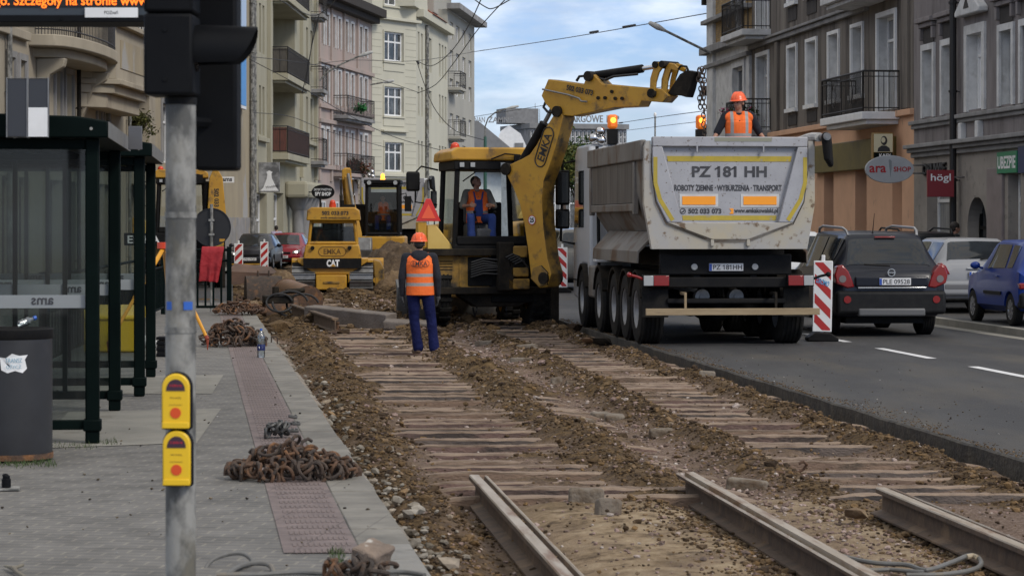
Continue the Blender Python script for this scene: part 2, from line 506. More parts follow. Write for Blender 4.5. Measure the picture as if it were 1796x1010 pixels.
# ---- opened track bed
RID = [(1.12, .32, .17), (2.98, .30, .175), (4.12, .23, .16), (5.55, .22, .15)]
def bedz(t, Y):
    t = np.asarray(t, float); Y = np.asarray(Y, float)
    h = fbm(t*2.2, Y*2.2, 4)*.05 + fbm(t*9, Y*9, 3)*.022
    for c, w, a in RID:
        cc = c + fbm(Y*.5, c*7, 3)*.35
        h = h + a*np.exp(-((t-cc)/w)**2)*np.clip(.75+1.5*fbm(Y*.8, c*3, 3), .35, 1.4)*(1 if c < 2 else np.clip((Y-17.4)/1.2, .12, 1))
    h = h + np.where(Y > 45, .05*np.clip((Y-45)/4, 0, 1)*(1+3*fbm(t*.9, Y*.45, 3)), 0)
    h = h + .10*np.clip((17.6-Y)/.8, 0, 1)*np.exp(-((t-2.42)/.62)**4)
    h = h + .05*np.clip((18.0-Y)/.8, 0, 1)*np.exp(-((t-3.75)/.36)**4) + .08*np.clip((16.9-Y)/.8, 0, 1)*np.exp(-((t-5.1)/.5)**4)
    h = h - .05*np.clip((17.8-Y)/.5, 0, 1)*(np.exp(-((t-1.52)/.16)**2)+np.exp(-((t-3.04)/.16)**2)+np.exp(-((t-4.17)/.14)**2))
    h = h - .05*np.exp(-((t-.72)/.2)**2) - .07*np.clip((t-5.78)/.12, 0, 1)
    h = h + .075*np.clip(fbm(t*1.3+40, Y*1.0+11, 4)*5-.25, 0, 1)*np.clip((Y-17.6)/1., 0, 1)
    return h - .012
ts = np.arange(-1.4, 6.13, .05)
yy = [12.0]
while yy[-1] < 119: yy.append(yy[-1] + .05*max(.6, yy[-1]/17))
yy = np.array(yy)
Tg, Yg = np.meshgrid(ts, yy)
Zg = bedz(Tg, Yg)
Xg = Tg - .1075*Yg
me = bpy.data.meshes.new('track_bed')
nv = Tg.size; nc = len(ts); nr = len(yy)
me.vertices.add(nv)
me.vertices.foreach_set('co', np.stack([Xg, Yg, Zg], -1).ravel())
idx = np.arange(nv).reshape(nr, nc)
q = np.stack([idx[:-1, :-1], idx[:-1, 1:], idx[1:, 1:], idx[1:, :-1]], -1).reshape(-1, 4)
me.loops.add(q.size); me.loops.foreach_set('vertex_index', q.ravel())
me.polygons.add(len(q)); me.polygons.foreach_set('loop_start', np.arange(len(q))*4)
me.update()
ridge = np.zeros_like(Tg)
for c, w, a in RID:
    cc = c + fbm(Yg*.5, c*7, 3)*.35
    ridge = np.maximum(ridge, np.exp(-((Tg-cc)/(w*1.25))**2))
ridge = np.clip(ridge + .8*np.clip(fbm(Tg*1.3+40, Yg*1.0+11, 4)*5-.25, 0, 1) + 1.2*fbm(Tg*3, Yg*3, 4) + np.clip((Yg-45)/3, 0, .9), 0, 1)
sand = np.clip((17.4-Yg)/1.2, 0, 1)*np.exp(-((Tg-2.5)/.85)**4)*np.clip(1+2.5*fbm(Tg*2.5, Yg*2.5, 3), 0, 1)
sand = np.maximum(sand, np.clip((18.0-Yg)/1, 0, .8)*np.exp(-((Tg-3.9)/.5)**4))
at = me.attributes.new('dirt', 'FLOAT', 'POINT'); at.data.foreach_set('value', ridge.ravel())
at = me.attributes.new('sand', 'FLOAT', 'POINT'); at.data.foreach_set('value', sand.ravel())
me.polygons.foreach_set('use_smooth', [True]*len(me.polygons))
bm_ = bpy.data.materials.new('broken_track_soil'); bm_.use_nodes = True
t = bm_.node_tree; n = t.nodes; l = t.links.new
b = n['Principled BSDF']; b.inputs['Roughness'].default_value = .95; b.inputs['Specular IOR Level'].default_value = .2
co = n.new('ShaderNodeTexCoord')
def noi(sc, det=8, rg=.65):
    z = n.new('ShaderNodeTexNoise'); z.inputs['Scale'].default_value = sc; z.inputs['Detail'].default_value = det; z.inputs['Roughness'].default_value = rg
    l(co.outputs['Object'], z.inputs['Vector']); return z.outputs['Fac']
def ramp(fac, stops):
    r = n.new('ShaderNodeValToRGB'); e = r.color_ramp.elements
    e[0].position, e[0].color = stops[0][0], (*stops[0][1], 1)
    e[1].position, e[1].color = stops[-1][0], (*stops[-1][1], 1)
    for p, c in stops[1:-1]:
        x = e.new(p); x.color = (*c, 1)
    l(fac, r.inputs['Fac']); return r.outputs['Color']
def mix(f, a, b_):
    x = n.new('ShaderNodeMix'); x.data_type = 'RGBA'
    l(f, x.inputs['Factor']); l(a, x.inputs['A']); l(b_, x.inputs['B']); return x.outputs['Result']
def attr(nm):
    a = n.new('ShaderNodeAttribute'); a.attribute_name = nm; return a.outputs['Fac']
gravel = ramp(noi(34, 5, .85), [(.32, (.05, .034, .026)), (.45, (.15, .104, .078)), (.55, (.225, .162, .125)), (.66, (.36, .285, .235))])
soil = ramp(noi(9, 10, .78), [(.30, (.022, .014, .009)), (.44, (.058, .037, .019)), (.55, (.125, .080, .036)), (.68, (.23, .155, .08))])
sandc = ramp(noi(7, 10, .7), [(.34, (.10, .07, .042)), (.48, (.30, .22, .135)), (.66, (.44, .345, .23))])
l(mix(attr('sand'), mix(attr('dirt'), gravel, soil), sandc), b.inputs['Base Color'])
u = n.new('ShaderNodeBump'); u.inputs['Strength'].default_value = 1; u.inputs['Distance'].default_value = .03
l(noi(30, 8, .75), u.inputs['Height']); l(u.outputs['Normal'], b.inputs['Normal'])
me.materials.append(bm_)
o = bpy.data.objects.new('track_bed', me); COL.objects.link(o); tag(o, kind='structure')

# ---- platform block with strips
def es(off, y): return edge_x(y) - off
m = MB()
ye0, ye1 = 9., 51.
m.add([(es(0, y), y, z) for y in (ye0, ye1) for z in (-.1, .346)] + [(-16, ye0, .346), (-16, ye1, .346), (-16, ye1, -.1)],
      [(0, 2, 3, 1), (1, 3, 5, 4), (3, 2, 6, 5)])
tag(m.build('platform', paver, smooth=0), kind='structure')
def strip(name, o0, o1, y0, y1, z, mat):
    return sheet(name, [(es(o0, y0), y0), (es(o1, y0), y0), (es(o1, y1), y1), (es(o0, y1), y1)], z, mat)
# edge slabs: a slightly broken line of blocks
m = MB(); y = 12.55
while y < 51:
    d = .62
    w = .262
    jz = R.uniform(-.004, .004)
    m.box((-w, 0, -.05), (R.uniform(-.004, .012), d-.008, .352+jz), Matrix.Translation((es(0, y), y, 0)) @ Matrix.Rotation(EA, 4, 'Z'))
    y += d
tag(m.build('platform_edge', kerbm, bevel=.008), kind='structure')
m = MB(); y = 9.
while y < 12.5:
    m.box((-.15, 0, -.05), (0, .99, .350), Matrix.Translation((es(0, y), y, 0)) @ Matrix.Rotation(EA, 4, 'Z')); y += 1.0
m.build('platform_kerb', conc, bevel=.008)
tag(bpy.data.objects['platform_kerb'], kind='structure')
strip('tactile_strip', .27, .645, 12.2, 50.5, .351, tact)
m = MB(); y = 12.26
while y < 50:       # raised ribs in groups of bands
    for k in range(11):
        x = -.585 + k*.027
        m.box((x, 0, .350), (x+.015, .13, .3545), Matrix.Translation((es(0, y), y, 0)) @ Matrix.Rotation(EA, 4, 'Z'))
    y += .24
m.build('tactile_ribs', M('tactile_rib', (.152, .117, .108), (.14, .108, .10), 5, .8), smooth=0)
tag(bpy.data.objects['tactile_ribs'], kind='structure')
def Q(px, py, z):   # ground pixel at height z
    Y = F*(HC-z)/(py-HY); return ((px-CX)*Y/F, Y)
for pl in ([(60, 786), (345, 776), (388, 716), (120, 722)], [(80, 690), (372, 690), (392, 657), (150, 660)]):
    sheet('concrete_pad', [Q(a, b_, .35) for a, b_ in pl], .3505, slabm)

# ---- rubble, clods, broken concrete
def ico():
    b = bmesh.new(); bmesh.ops.create_icosphere(b, subdivisions=1, radius=1)
    v = np.array([x.co[:] for x in b.verts]); f = np.array([[w.index for w in x.verts] for x in b.faces]); b.free(); return v, f
IV, IF = ico()
VAR = [IV*(1+NR.uniform(-.28, .28, (len(IV), 1))) for _ in range(9)]
def rocks(name, pos, size, mat, flat=.7, smooth=False):
    pos = np.asarray(pos); N = len(pos)
    V = np.empty((N, len(IV), 3))
    for i in range(N):
        a = NR.uniform(0, 6.28, 2)
        ca, sa = math.cos(a[0]), math.sin(a[0])
        v = VAR[i % 9]*(np.array([1, NR.uniform(.55, 1), NR.uniform(.45, flat)])*size[i])
        cb_, sb = math.cos(a[1]*.12), math.sin(a[1]*.12)
        v = v @ np.array([[1, 0, 0], [0, cb_, -sb], [0, sb, cb_]]).T @ np.array([[ca, -sa, 0], [sa, ca, 0], [0, 0, 1]]).T
        V[i] = v + pos[i]
    Fc = (IF[None] + (np.arange(N)*len(IV))[:, None, None]).reshape(-1, 3)
    me = bpy.data.meshes.new(name)
    me.vertices.add(N*len(IV)); me.vertices.foreach_set('co', V.ravel())
    me.loops.add(Fc.size); me.loops.foreach_set('vertex_index', Fc.ravel())
    me.polygons.add(len(Fc)); me.polygons.foreach_set('loop_start', np.arange(len(Fc))*3)
    me.update(); me.materials.append(mat)
    me.polygons.foreach_set('use_smooth', [False]*len(me.polygons))
    o = bpy.data.objects.new(name, me); COL.objects.link(o); return o
def island(name, stops, rough=.9, nscale=30, bump=.6):
    m = bpy.data.materials.new(name); m.use_nodes = True
    t = m.node_tree; n = t.nodes; l = t.links.new; b = n['Principled BSDF']; b.inputs['Roughness'].default_value = rough; b.inputs['Specular IOR Level'].default_value = .25
    g = n.new('ShaderNodeNewGeometry'); r = n.new('ShaderNodeValToRGB'); e = r.color_ramp.elements
    e[0].position, e[0].color = stops[0][0], (*stops[0][1], 1); e[1].position, e[1].color = stops[-1][0], (*stops[-1][1], 1)
    for p, c in stops[1:-1]:
        x = e.new(p); x.color = (*c, 1)
    l(g.outputs['Random Per Island'], r.inputs['Fac'])
    co = n.new('ShaderNodeTexCoord'); z = n.new('ShaderNodeTexNoise'); z.inputs['Scale'].default_value = nscale; z.inputs['Detail'].default_value = 6
    l(co.outputs['Object'], z.inputs['Vector'])
    mr = n.new('ShaderNodeMapRange'); mr.inputs['From Min'].default_value = .3; mr.inputs['From Max'].default_value = .7; mr.inputs['To Min'].default_value = .55; mr.inputs['To Max'].default_value = 1.35
    l(z.outputs['Fac'], mr.inputs['Value'])
    x = n.new('ShaderNodeMix'); x.data_type = 'RGBA'; x.blend_type = 'MULTIPLY'; x.inputs['Factor'].default_value = 1
    l(r.outputs['Color'], x.inputs['A']); l(mr.outputs['Result'], x.inputs['B']); l(x.outputs['Result'], b.inputs['Base Color'])
    u = n.new('ShaderNodeBump'); u.inputs['Strength'].default_value = bump; u.inputs['Distance'].default_value = .015
    l(z.outputs['Fac'], u.inputs['Height']); l(u.outputs['Normal'], b.inputs['Normal'])
    return m
clodm = island('earth_clods', [(0, (.035, .022, .013)), (.3, (.06, .038, .020)), (.6, (.10, .064, .031)), (.85, (.16, .098, .042)), (.97, (.18, .125, .075)), (1, (.26, .21, .155))])
gravm = island('pink_gravel', [(0, (.10, .075, .062)), (.4, (.20, .14, .115)), (.7, (.28, .20, .175)), (1, (.40, .35, .31))])
brokm = island('broken_concrete_lumps', [(0, (.12, .10, .075)), (.5, (.21, .185, .15)), (.85, (.30, .275, .235)), (1, (.20, .125, .06))], nscale=9)
pos = []; siz = []
def put(t, Y, s):
    pos.append((t-.1075*Y, Y, 0)); siz.append(s)
def ydist(): # nearer = denser
    return 13.0*math.exp(R.random()**1.15*1.55)
for c, w, a in RID:
    for _ in range(7600):
        Y = ydist(); cc = c + float(fbm(Y*.5, c*7, 3))*.35
        t = R.gauss(cc, w*.74)
        if t > 5.97 or t < .45: continue
        put(t, Y, min(.06, .0085*math.exp(abs(R.gauss(0, .62)))*(.55+Y/55)))
for _ in range(2600):
    Y = ydist(); t = R.choice((R.gauss(1.5, .3), R.gauss(2.6, .3), R.gauss(4.5, .25), R.gauss(5.4, .25))); put(t, Y, .009*math.exp(abs(R.gauss(0, .6)))*(.55+Y/55))
    siz[-1] *= 1.0
nover = len(pos)
for _ in range(2200):
    Y = R.uniform(43, 75); put(R.uniform(-.3, 5.9), Y, .03*math.exp(abs(R.gauss(0, .7))))
p = np.array(pos); s = np.array(siz)
p[:, 2] = bedz(p[:, 0]+.1075*p[:, 1], p[:, 1]) + s*.25
p[nover-2600:nover, 2] += .035*NR.random(2600)
tag(rocks('rubble', p, s, clodm), kind='stuff')
sp_, ss_ = [], []       # soil dragged over the edge of the asphalt
for _ in range(2600):
    Y = 16*math.exp(R.random()*1.1); k_ = max(.1, .5+2.2*float(fbm(Y*.6, 5.5, 3)))
    t = 6.03+abs(R.gauss(0, .22*k_)); sp_.append((t-.1075*Y, Y, .133)); ss_.append(R.uniform(.003, .010)*(.7+Y/60))
tag(rocks('spilled_soil', sp_, ss_, clodm, flat=.5), kind='stuff')
pos = []; siz = []
for _ in range(8000):
    Y = ydist(); t = R.gauss(3.6, .3) if R.random() < .4 else R.uniform(1.0, 5.9)
    put(t, Y, .0078*math.exp(abs(R.gauss(0, .5)))*(.7+Y/45))
p = np.array(pos); s = np.array(siz); p[:, 2] = bedz(p[:, 0]+.1075*p[:, 1], p[:, 1]) + s*.3
tag(rocks('gravel', p, s, gravm), kind='stuff')
pos = []; siz = []
for _ in range(1100):
    Y = 12.8*math.exp(R.random()*1.25); t = 1.077-.0189*Y + abs(R.gauss(.06, .17))
    put(t, Y, min(.062, .013*math.exp(abs(R.gauss(0, .7)))))
p = np.array(pos); s = np.array(siz); p[:, 2] = bedz(p[:, 0]+.1075*p[:, 1], p[:, 1]) + s*.3 + .02
o = tag(rocks('broken_concrete', p, s, brokm), kind='stuff')
m = MB(); y = 12.4          # crumbling concrete haunch left behind under the platform edge
hm = MB()
NH = 520
for i in range(NH):
    y = 12.2*math.exp(i/NH*1.2); t0 = 1.077-.0189*y
    for k in range(7):
        t_ = t0-.03 + k*.055 + .05*float(fbm(y*4, k*2.2, 2))
        z = .27*(1-k/6.2)*(.55+1.3*float(fbm(y*2.3, 9.1, 4))+.3) + .07*float(fbm(y*7, k*1.9, 3)) - .03
        hm.v.append((t_-.1075*y, y, z))
for i in range(NH-1):
    for k in range(6):
        a = i*7+k; hm.f.append([a, a+1, a+8, a+7]); hm.m.append(0)
tag(hm.build('concrete_haunch', M('crumbled_concrete', (.27, .25, .22), (.15, .125, .095), 3, .9, bump=1, bscale=25, dirt=(.20, .105, .045), dthr=(.53, .66), dscale=5), smooth=25), kind='structure')

# ---- sleepers left in the bed
slm = [M('worn_sleeper_%s' % k, a, b_, 5, .85, bump=.8, bscale=60, dirt=c, dthr=(.5, .62), dscale=3, stretch=(.35, 3, 1)) for k, a, b_, c in
       (('pink', (.17, .105, .085), (.085, .056, .048), (.05, .038, .032)), ('buff', (.23, .155, .105), (.14, .092, .066), (.075, .055, .038)), ('grey', (.125, .098, .082), (.07, .057, .05), (.04, .033, .03)))]
sltop = M('dusty_lit_sleeper_top', (.30, .222, .16), (.20, .145, .108), 7, .95, bump=.8, bscale=60, dirt=(.10, .065, .042), dthr=(.50, .62), dscale=2.5, stretch=(.5, 3, 1))  # tops paler than the faces: dust plus caught light in the colour
def sleeper_mesh(i, ln):
    m = MB()
    N = 34; w0 = .12
    prof = [(-1, -.1), (-1.0, -.01), (-.93, .046), (-.78, .058), (-.2, .062), (.55, .05), (.95, .01), (1.1, -.06)]
    vs = []; ph = R.uniform(0, 50)
    for k in range(N+1):
        x = (k/N-.5)*ln
        e = 1 - max(0, abs(k/N-.5)*2-.93)*3
        for (a, z) in prof:
            vs.append((x, a*w0*(1+.30*float(fbm(k*.6+ph, a*3, 2)))*e, z*e - max(0, abs(k/N-.5)*2-.72)*.14 + .022*float(fbm(k*.55+ph, a*1.5+9, 4)) + .012*float(fbm(k*2.9+ph, a*4+9, 2))))
    m_ = len(prof)
    for j in range(m_-1):
        m.mi = 0 if j < 2 else 1
        m.add(vs if j == 0 else [], [])
        m.f += [[k*m_+j, (k+1)*m_+j, (k+1)*m_+j+1, k*m_+j+1] for k in range(N)]; m.m += [m.mi]*N
    m.f += [list(range(m_)), list(range(N*m_, N*m_+m_))]; m.m += [0, 0]
    return m
proto = []
for i in range(6):
    o = sleeper_mesh(i, 2.35).build('sleeper', [slm[i % 3], sltop], smooth=28); proto.append(o)
used = [False]*6
for side, t0, sx in ((0, 2.40, 1.), (1, 5.02, .80)):
    Y = 17.45 + side*.35; k = 0
    while Y < 62:
        if not (40 < Y < 50 and False):
            i = R.randrange(6)
            o = proto[i] if not used[i] else proto[i].copy()
            if used[i]: COL.objects.link(o)
            used[i] = True
            o.location = (xs(t0+R.uniform(-.07, .07), Y), Y+R.uniform(-.05, .05), R.uniform(-.040, .006) + (.03 if Y > 46 else 0))
            o.rotation_euler = (R.uniform(-.05, .05), R.uniform(-.006, .006), A*.15+R.uniform(-.012, .012)); o.scale = (sx, 1, 1)
            tag(o, ('worn concrete sleeper in the left track bed, half sunk in rubble', 'worn concrete sleeper in the right track bed beside the road')[side], 'sleeper', ('sleepers of the left track', 'sleepers of the right track')[side])
        Y += R.choice((.56, .6, .6, .63)); k += 1
# loose squared stones in the middle strip
pv = [M('granite_sett', (.19, .16, .125), (.125, .102, .08), 5, .9, bump=.8, bscale=30, dirt=(.09, .06, .035), dthr=(.48, .6), dscale=4)]
n_ = 0
for (px, py, w, h, d) in ((1028, 893, .24, .10, .16), (1066, 918, .16, .10, .12), (1003, 677, .16, .06, .2), (976, 668, .14, .06, .2), (1025, 737, .22, .05, .2), (1078, 731, .2, .06, .2), (1160, 762, .22, .06, .2), (1055, 726, .2, .05, .2), (870, 590, .3, .05, .25), (925, 617, .3, .06, .25), (1310, 848, .3, .08, .2), (1256, 880, .22, .06, .2), (915, 636, .3, .05, .2), (850, 603, .3, .05, .25), (1240, 668, .2, .06, .2)):
    x, y = Q(px, py, .03)
    m = MB(); m.box((-w/2, -d/2, -.05), (w/2, d/2, h))
    o = m.build('stone_block', pv[0], bevel=.025, seg=3); o.location = (x, y, float(bedz(x+.1075*y, y))); o.rotation_euler = (R.uniform(-.25, .1), R.uniform(-.12, .12), R.uniform(-.2, .3))
    tag(o, 'loose squared granite block lying between the two tracks', 'stone block', 'granite blocks between the tracks')
# ---------------------------------------------------------------- buildings
pl_brown = M('grimy_brown_plaster', (.135, .116, .098), (.20, .176, .148), 1.6, .9, bump=.3, bscale=14, stretch=(1, 1, .13), dirt=(.06, .05, .043), dthr=(.48, .62), dscale=1.5)
pl_mauve = M('mauve_grey_plaster', (.23, .208, .203), (.17, .15, .148), 1.2, .9, bump=.3, bscale=14, stretch=(1, 1, .2), dirt=(.10, .088, .084), dthr=(.50, .66), dscale=1.6)
pl_peach = M('peach_plaster', (.66, .39, .24), (.58, .34, .21), 1.2, .85, dirt=(.34, .22, .15), dthr=(.6, .75))
pl_stone = M('grey_stone_trim', (.27, .265, .26), (.17, .165, .16), 1.6, .9, stretch=(1, 1, .4), bump=.3, bscale=12)
pl_beige = M('beige_plaster', (.36, .315, .24), (.29, .255, .195), .8, .9, stretch=(1, 1, .35), dirt=(.22, .185, .14), dthr=(.55, .75), dscale=.9)
pl_ochre = M('peeling_ochre_plaster', (.34, .285, .19), (.26, .22, .155), .7, .9, stretch=(1, 1, .5), dirt=(.33, .32, .30), dthr=(.6, .64), dscale=.5, bump=.3, bscale=8)
pl_olive = M('olive_beige_plaster', (.36, .335, .245), (.295, .275, .20), .6, .9, stretch=(1, 1, .25), dirt=(.21, .195, .15), dthr=(.57, .75), dscale=.7)
pl_pink = M('faded_pink_plaster', (.38, .295, .26), (.33, .28, .245), .6, .9, stretch=(1, 1, .3), dirt=(.27, .24, .215), dthr=(.52, .66), dscale=.6)
pl_cream = M('cream_plaster', (.52, .50, .40), (.46, .445, .36), .4, .9, stretch=(1, 1, .3), dirt=(.42, .40, .32), dthr=(.6, .75), dscale=.5)
pl_grey = M('grey_beige_plaster', (.38, .365, .315), (.32, .31, .27), .4, .9, stretch=(1, 1, .3))
boards = M('white_blind', (.80, .80, .81), (.70, .70, .72), 2, .6, stretch=(1, 1, .5))
darkin = M('dark_interior', (.02, .019, .018), rough=.9)
iron = M('dark_iron_railing', (.016, .015, .015), (.03, .025, .022), 8, .6)
rooft = M('red_roof_tiles', (.26, .085, .05), (.18, .06, .04), 3, .8)
slate = M('grey_roof', (.17, .17, .17), (.22, .22, .215), 1, .7)
brick_y = bricks('yellow_brick', (.36, .23, .075), (.26, .16, .055), (.16, .13, .09), .25, .08, .01)
brick_y.node_tree.nodes['Mapping'].inputs['Rotation'].default_value = (rad(90), 0, 0)

class Bld:
    """a building: its front runs from p0 (near) to p1 (far); local x along the front, +y into the house"""
    def __init__(s, name, label, cat, p0, p1, side, z=0, group=None):
        p0, p1 = Vector(p0), Vector(p1)
        s.p0 = p0; d = p1 - p0; s.L = d.length; s.d = d/s.L; s.sg = 1 if side == 'L' else -1
        s.root = thing(name, label, cat, (p0.x, p0.y, z), math.atan2(s.d.y, s.d.x), group)
        s.holes = []; s.cache = {}; s.z = z
    def U(s, px):
        r = (px-CX)/F
        u = (r*s.p0.y - s.p0.x)/(s.d.x - r*s.d.y)
        return u, s.p0.y + u*s.d.y
    def zz(s, px, py):
        return HC + (HY-py)*s.U(px)[1]/F - s.z
    def wall(s, z0, z1, mat, u0=0, u1=None, name='wall', rev=.22, depth=9, holes=None, body=True, rmat=None):
        u1 = s.L if u1 is None else u1
        H = [h for h in (s.holes if holes is None else holes) if h[0] < u1 and h[1] > u0 and h[2] < z1 and h[3] > z0]
        xb = sorted({u0, u1} | {max(u0, min(u1, h[i])) for h in H for i in (0, 1)})
        zb = sorted({z0, z1} | {max(z0, min(z1, h[i])) for h in H for i in (2, 3)})
        m = MB(); g = s.sg
        for i in range(len(xb)-1):
            for j in range(len(zb)-1):
                cx, cz = (xb[i]+xb[i+1])/2, (zb[j]+zb[j+1])/2
                if any(h[0] < cx < h[1] and h[2] < cz < h[3] for h in H): continue
                m.add([(xb[i], 0, zb[j]), (xb[i+1], 0, zb[j]), (xb[i+1], 0, zb[j+1]), (xb[i], 0, zb[j+1])], [(0, 1, 2, 3)])
        if rmat: m.mi = 1
        for h in H:
            a, b, c, d = max(h[0], u0), min(h[1], u1), max(h[2], z0), min(h[3], z1); y = rev*g
            for q in ([(a,0,c),(a,y,c),(a,y,d),(a,0,d)], [(b,0,c),(b,y,c),(b,y,d),(b,0,d)], [(a,0,d),(b,0,d),(b,y,d),(a,y,d)], [(a,0,c),(b,0,c),(b,y,c),(a,y,c)]):
                m.add(q, [(0, 1, 2, 3)])
        m.mi = 0
        if body:
            y = depth*g
            m.add([(u0,0,z0),(u0,y,z0),(u0,y,z1),(u0,0,z1),(u1,0,z0),(u1,y,z0),(u1,y,z1),(u1,0,z1)], [(0,1,2,3),(4,5,6,7),(1,5,6,2),(3,2,6,7)])
        return m.build(name, [mat, rmat] if rmat else mat, s.root, smooth=0, recalc=False)
    def win(s, u0, u1, z0, z1, fm=white, pm=dglass, nv=1, tr=.68, rev=.22, fw=.06, arch=None, aw=.12, name='window', label=None, sill=None, hole=True):
        """a glazed opening: frame bars with one pane behind them; arch = raised surround"""
        if hole: s.holes.append((u0, u1, z0, z1))
        key = (round(u1-u0, 1), round(z1-z0, 1), nv, tr, rev, fw, fm.name, pm.name, arch.name if arch else 0, sill.name if sill else 0)
        w, h = u1-u0, z1-z0; g = s.sg
        if key in s.cache:
            o = s.cache[key].copy(); COL.objects.link(o); c = s.cache[key].children[0].copy(); COL.objects.link(c); c.parent = o
            k = key; o.location = (u0, 0, z0)
            return o
        m = MB(); y0, y1 = sorted((g*(rev-.07), g*rev))
        bars = [(0, fw, 0, h), (w-fw, w, 0, h), (fw, w-fw, 0, fw), (fw, w-fw, h-fw, h)]
        for k in range(nv): c = w*(k+1)/(nv+1); bars.append((c-fw*.5, c+fw*.5, fw, h-fw))
        if tr: bars.append((fw, w-fw, h*tr-fw*.5, h*tr+fw*.5))
        for i, (a, b, c, d) in enumerate(bars):
            e = .003*(i % 3 if i > 3 else 0)
            m.box((a, y0-(e if g > 0 else -0), c), (b, y1+(e if g < 0 else 0), d))
        mats = [fm]
        if arch:
            mats.append(arch); m.mi = len(mats)-1
            yo = sorted((-.06*g, .004*g))
            for a, b, c, d in ((-aw, 0, -aw*.2, h+aw), (w, w+aw, -aw*.2, h+aw), (0, w, h, h+aw)):
                m.box((a, yo[0], c), (b, yo[1], d))
        if sill:
            mats.append(sill); m.mi = len(mats)-1; yo = sorted((-.12*g, .05*g)); m.box((-aw*1.3, yo[0], -.12), (w+aw*1.3, yo[1], -.025*0-.002))
        o = m.build(name, mats, s.root, smooth=0)
        o.location = (u0, 0, z0)
        p = MB(); yp = g*(rev-.03); p.add([(fw*.5, yp, fw*.5), (w-fw*.5, yp, fw*.5), (w-fw*.5, yp, h-fw*.5), (fw*.5, yp, h-fw*.5)], [(0, 1, 2, 3)])
        p.build('pane', pm, o, smooth=0, recalc=False)
        s.cache[key] = o
        return o
    def winp(s, xl, xr, yt, yb, **k):
        u = sorted((s.U(xl)[0], s.U(xr)[0])); pm_ = (xl+xr)/2
        return s.win(u[0], u[1], s.zz(pm_, yb), s.zz(pm_, yt), **k)
    def trim(s, name, boxes, mat, bevel=.02):
        if len(boxes) > 1 and name != 'plaster_joint':
            for q in boxes: o = s.trim(name, [q], mat, bevel)
            return o
        m = MB()
        for a, b, out, inn, z0, z1 in boxes:   # out = how far it stands proud
            y = sorted((-out*s.sg, inn*s.sg)); m.box((a, y[0], z0), (b, y[1], z1))
        return m.build(name, mat, s.root, bevel=bevel, smooth=0)
    def balcony(s, u0, u1, zt, hgt=1.0, out=.95, mat=iron, slab=pl_stone, th=.2, bars=True, solid=None, gap=.13):
        g = s.sg; m = MB(); y = sorted((-out*g, .02*g)); m.box((u0, y[0], zt-th), (u1, y[1], zt))
        y2 = sorted((-(out-.15)*g, .02*g)); m.box((u0+.15, y2[0], zt-th-.12), (u1-.15, y2[1], zt-th-.004))
        o = m.build('balcony', slab, s.root, bevel=.02, smooth=0)
        m = MB(); e = .05
        cs = [(u0+e, 0), (u0+e, -(out-e)*g), (u1-e, -(out-e)*g), (u1-e, 0)]
        for a, b in zip(cs, cs[1:]):
            m.cyl((*a, zt+hgt), (*b, zt+hgt), .028, n=6); m.cyl((*a, zt+.1), (*b, zt+.1), .018, n=6)
            m.cyl((*a, zt+hgt-.14), (*b, zt+hgt-.14), .014, n=6)
            n = max(2, int(math.dist(a, b)/gap))
            for k in range(n+1):
                q = [a[i]+(b[i]-a[i])*k/n for i in (0, 1)]; m.cyl((*q, zt), (*q, zt+hgt), .022 if k in (0, n) else .011, n=5)
            if bars and math.dist(a, b) > 1.2:      # ornamental curls
                for f in (.3, .7):
                    q = [a[i]+(b[i]-a[i])*f for i in (0, 1)]
                    dx = Vector((b[0]-a[0], b[1]-a[1], 0)).normalized()
                    pts = [Vector((*q, zt+.55)) + dx*.2*math.sin(t*.5236) + Vector((0, 0, .32*math.cos(t*.5236))) for t in range(12)]
                    m.tube(pts, .014, 5, closed=True)
        m.build('railing', mat, o, smooth=40)
        if solid:
            m = MB(); m.box((u0+e+.02, min(-(out-.08)*g, -(out-.06)*g), zt+.06), (u1-e-.02, max(-(out-.08)*g, -(out-.06)*g), zt+hgt-.06))
            for uu in (u0+e+.015, u1-e-.03):
                yy_ = sorted((0, -(out-.09)*g)); m.box((uu, yy_[0], zt+.06), (uu+.02, yy_[1], zt+hgt-.06))
            m.build('screen', solid, o, smooth=0)
        return o
    def pipe(s, u, z0, z1, r=.06, mat=zinc, out=.12):
        m = MB(); y = -out*s.sg
        m.cyl((u, y, z0), (u, y, z1), r, n=10)
        z = z0+.6
        while z < z1:
            m.cyl((u, y, z), (u, y, z+.05), r*1.3, n=10); m.box((u-.02, min(y, 0), z+.01), (u+.02, max(y, 0), z+.03)); z += 2.1
        return m.build('downpipe', mat, s.root)

# ================= right side, front line at street coordinate 17
def RP(Y): return (xs(17, Y), Y)
# --- grimy brown house over the peach shop
b = Bld('brown_house', 'grimy grey-brown house with white window surrounds above a peach coloured shop front', 'building', RP(63.5), RP(83.7), 'R')
frame = dict(fm=white, pm=boards, nv=1, tr=.72, rev=.30, fw=.07, arch=white, aw=.10, sill=white)
cols = [(1383, 1398), (1416, 1433), (1455, 1472), (1495, 1514)]
for zlo, zhi in ((5.5, 7.38), (8.78, 10.6)):
    for xl, xr in cols:
        a, c = sorted((b.U(xl)[0], b.U(xr)[0])); b.win(a, c, zlo, zhi, **frame)
for xl, xr in ((1541, 1571), (1328, 1348)):
    a, c = sorted((b.U(xl)[0], b.U(xr)[0]))
    b.win(a, c, 4.95, 7.42, fm=white, pm=curtain, nv=1, tr=.75, rev=.30, fw=.07, arch=white, aw=.13, name='balcony_door')
    b.win(a, c, 8.25, 10.6, fm=white, pm=curtain, nv=1, tr=.75, rev=.30, fw=.07, arch=white, aw=.13, name='balcony_door')
b.wall(4.87, 13, pl_brown, name='wall', rev=.30, rmat=offw)
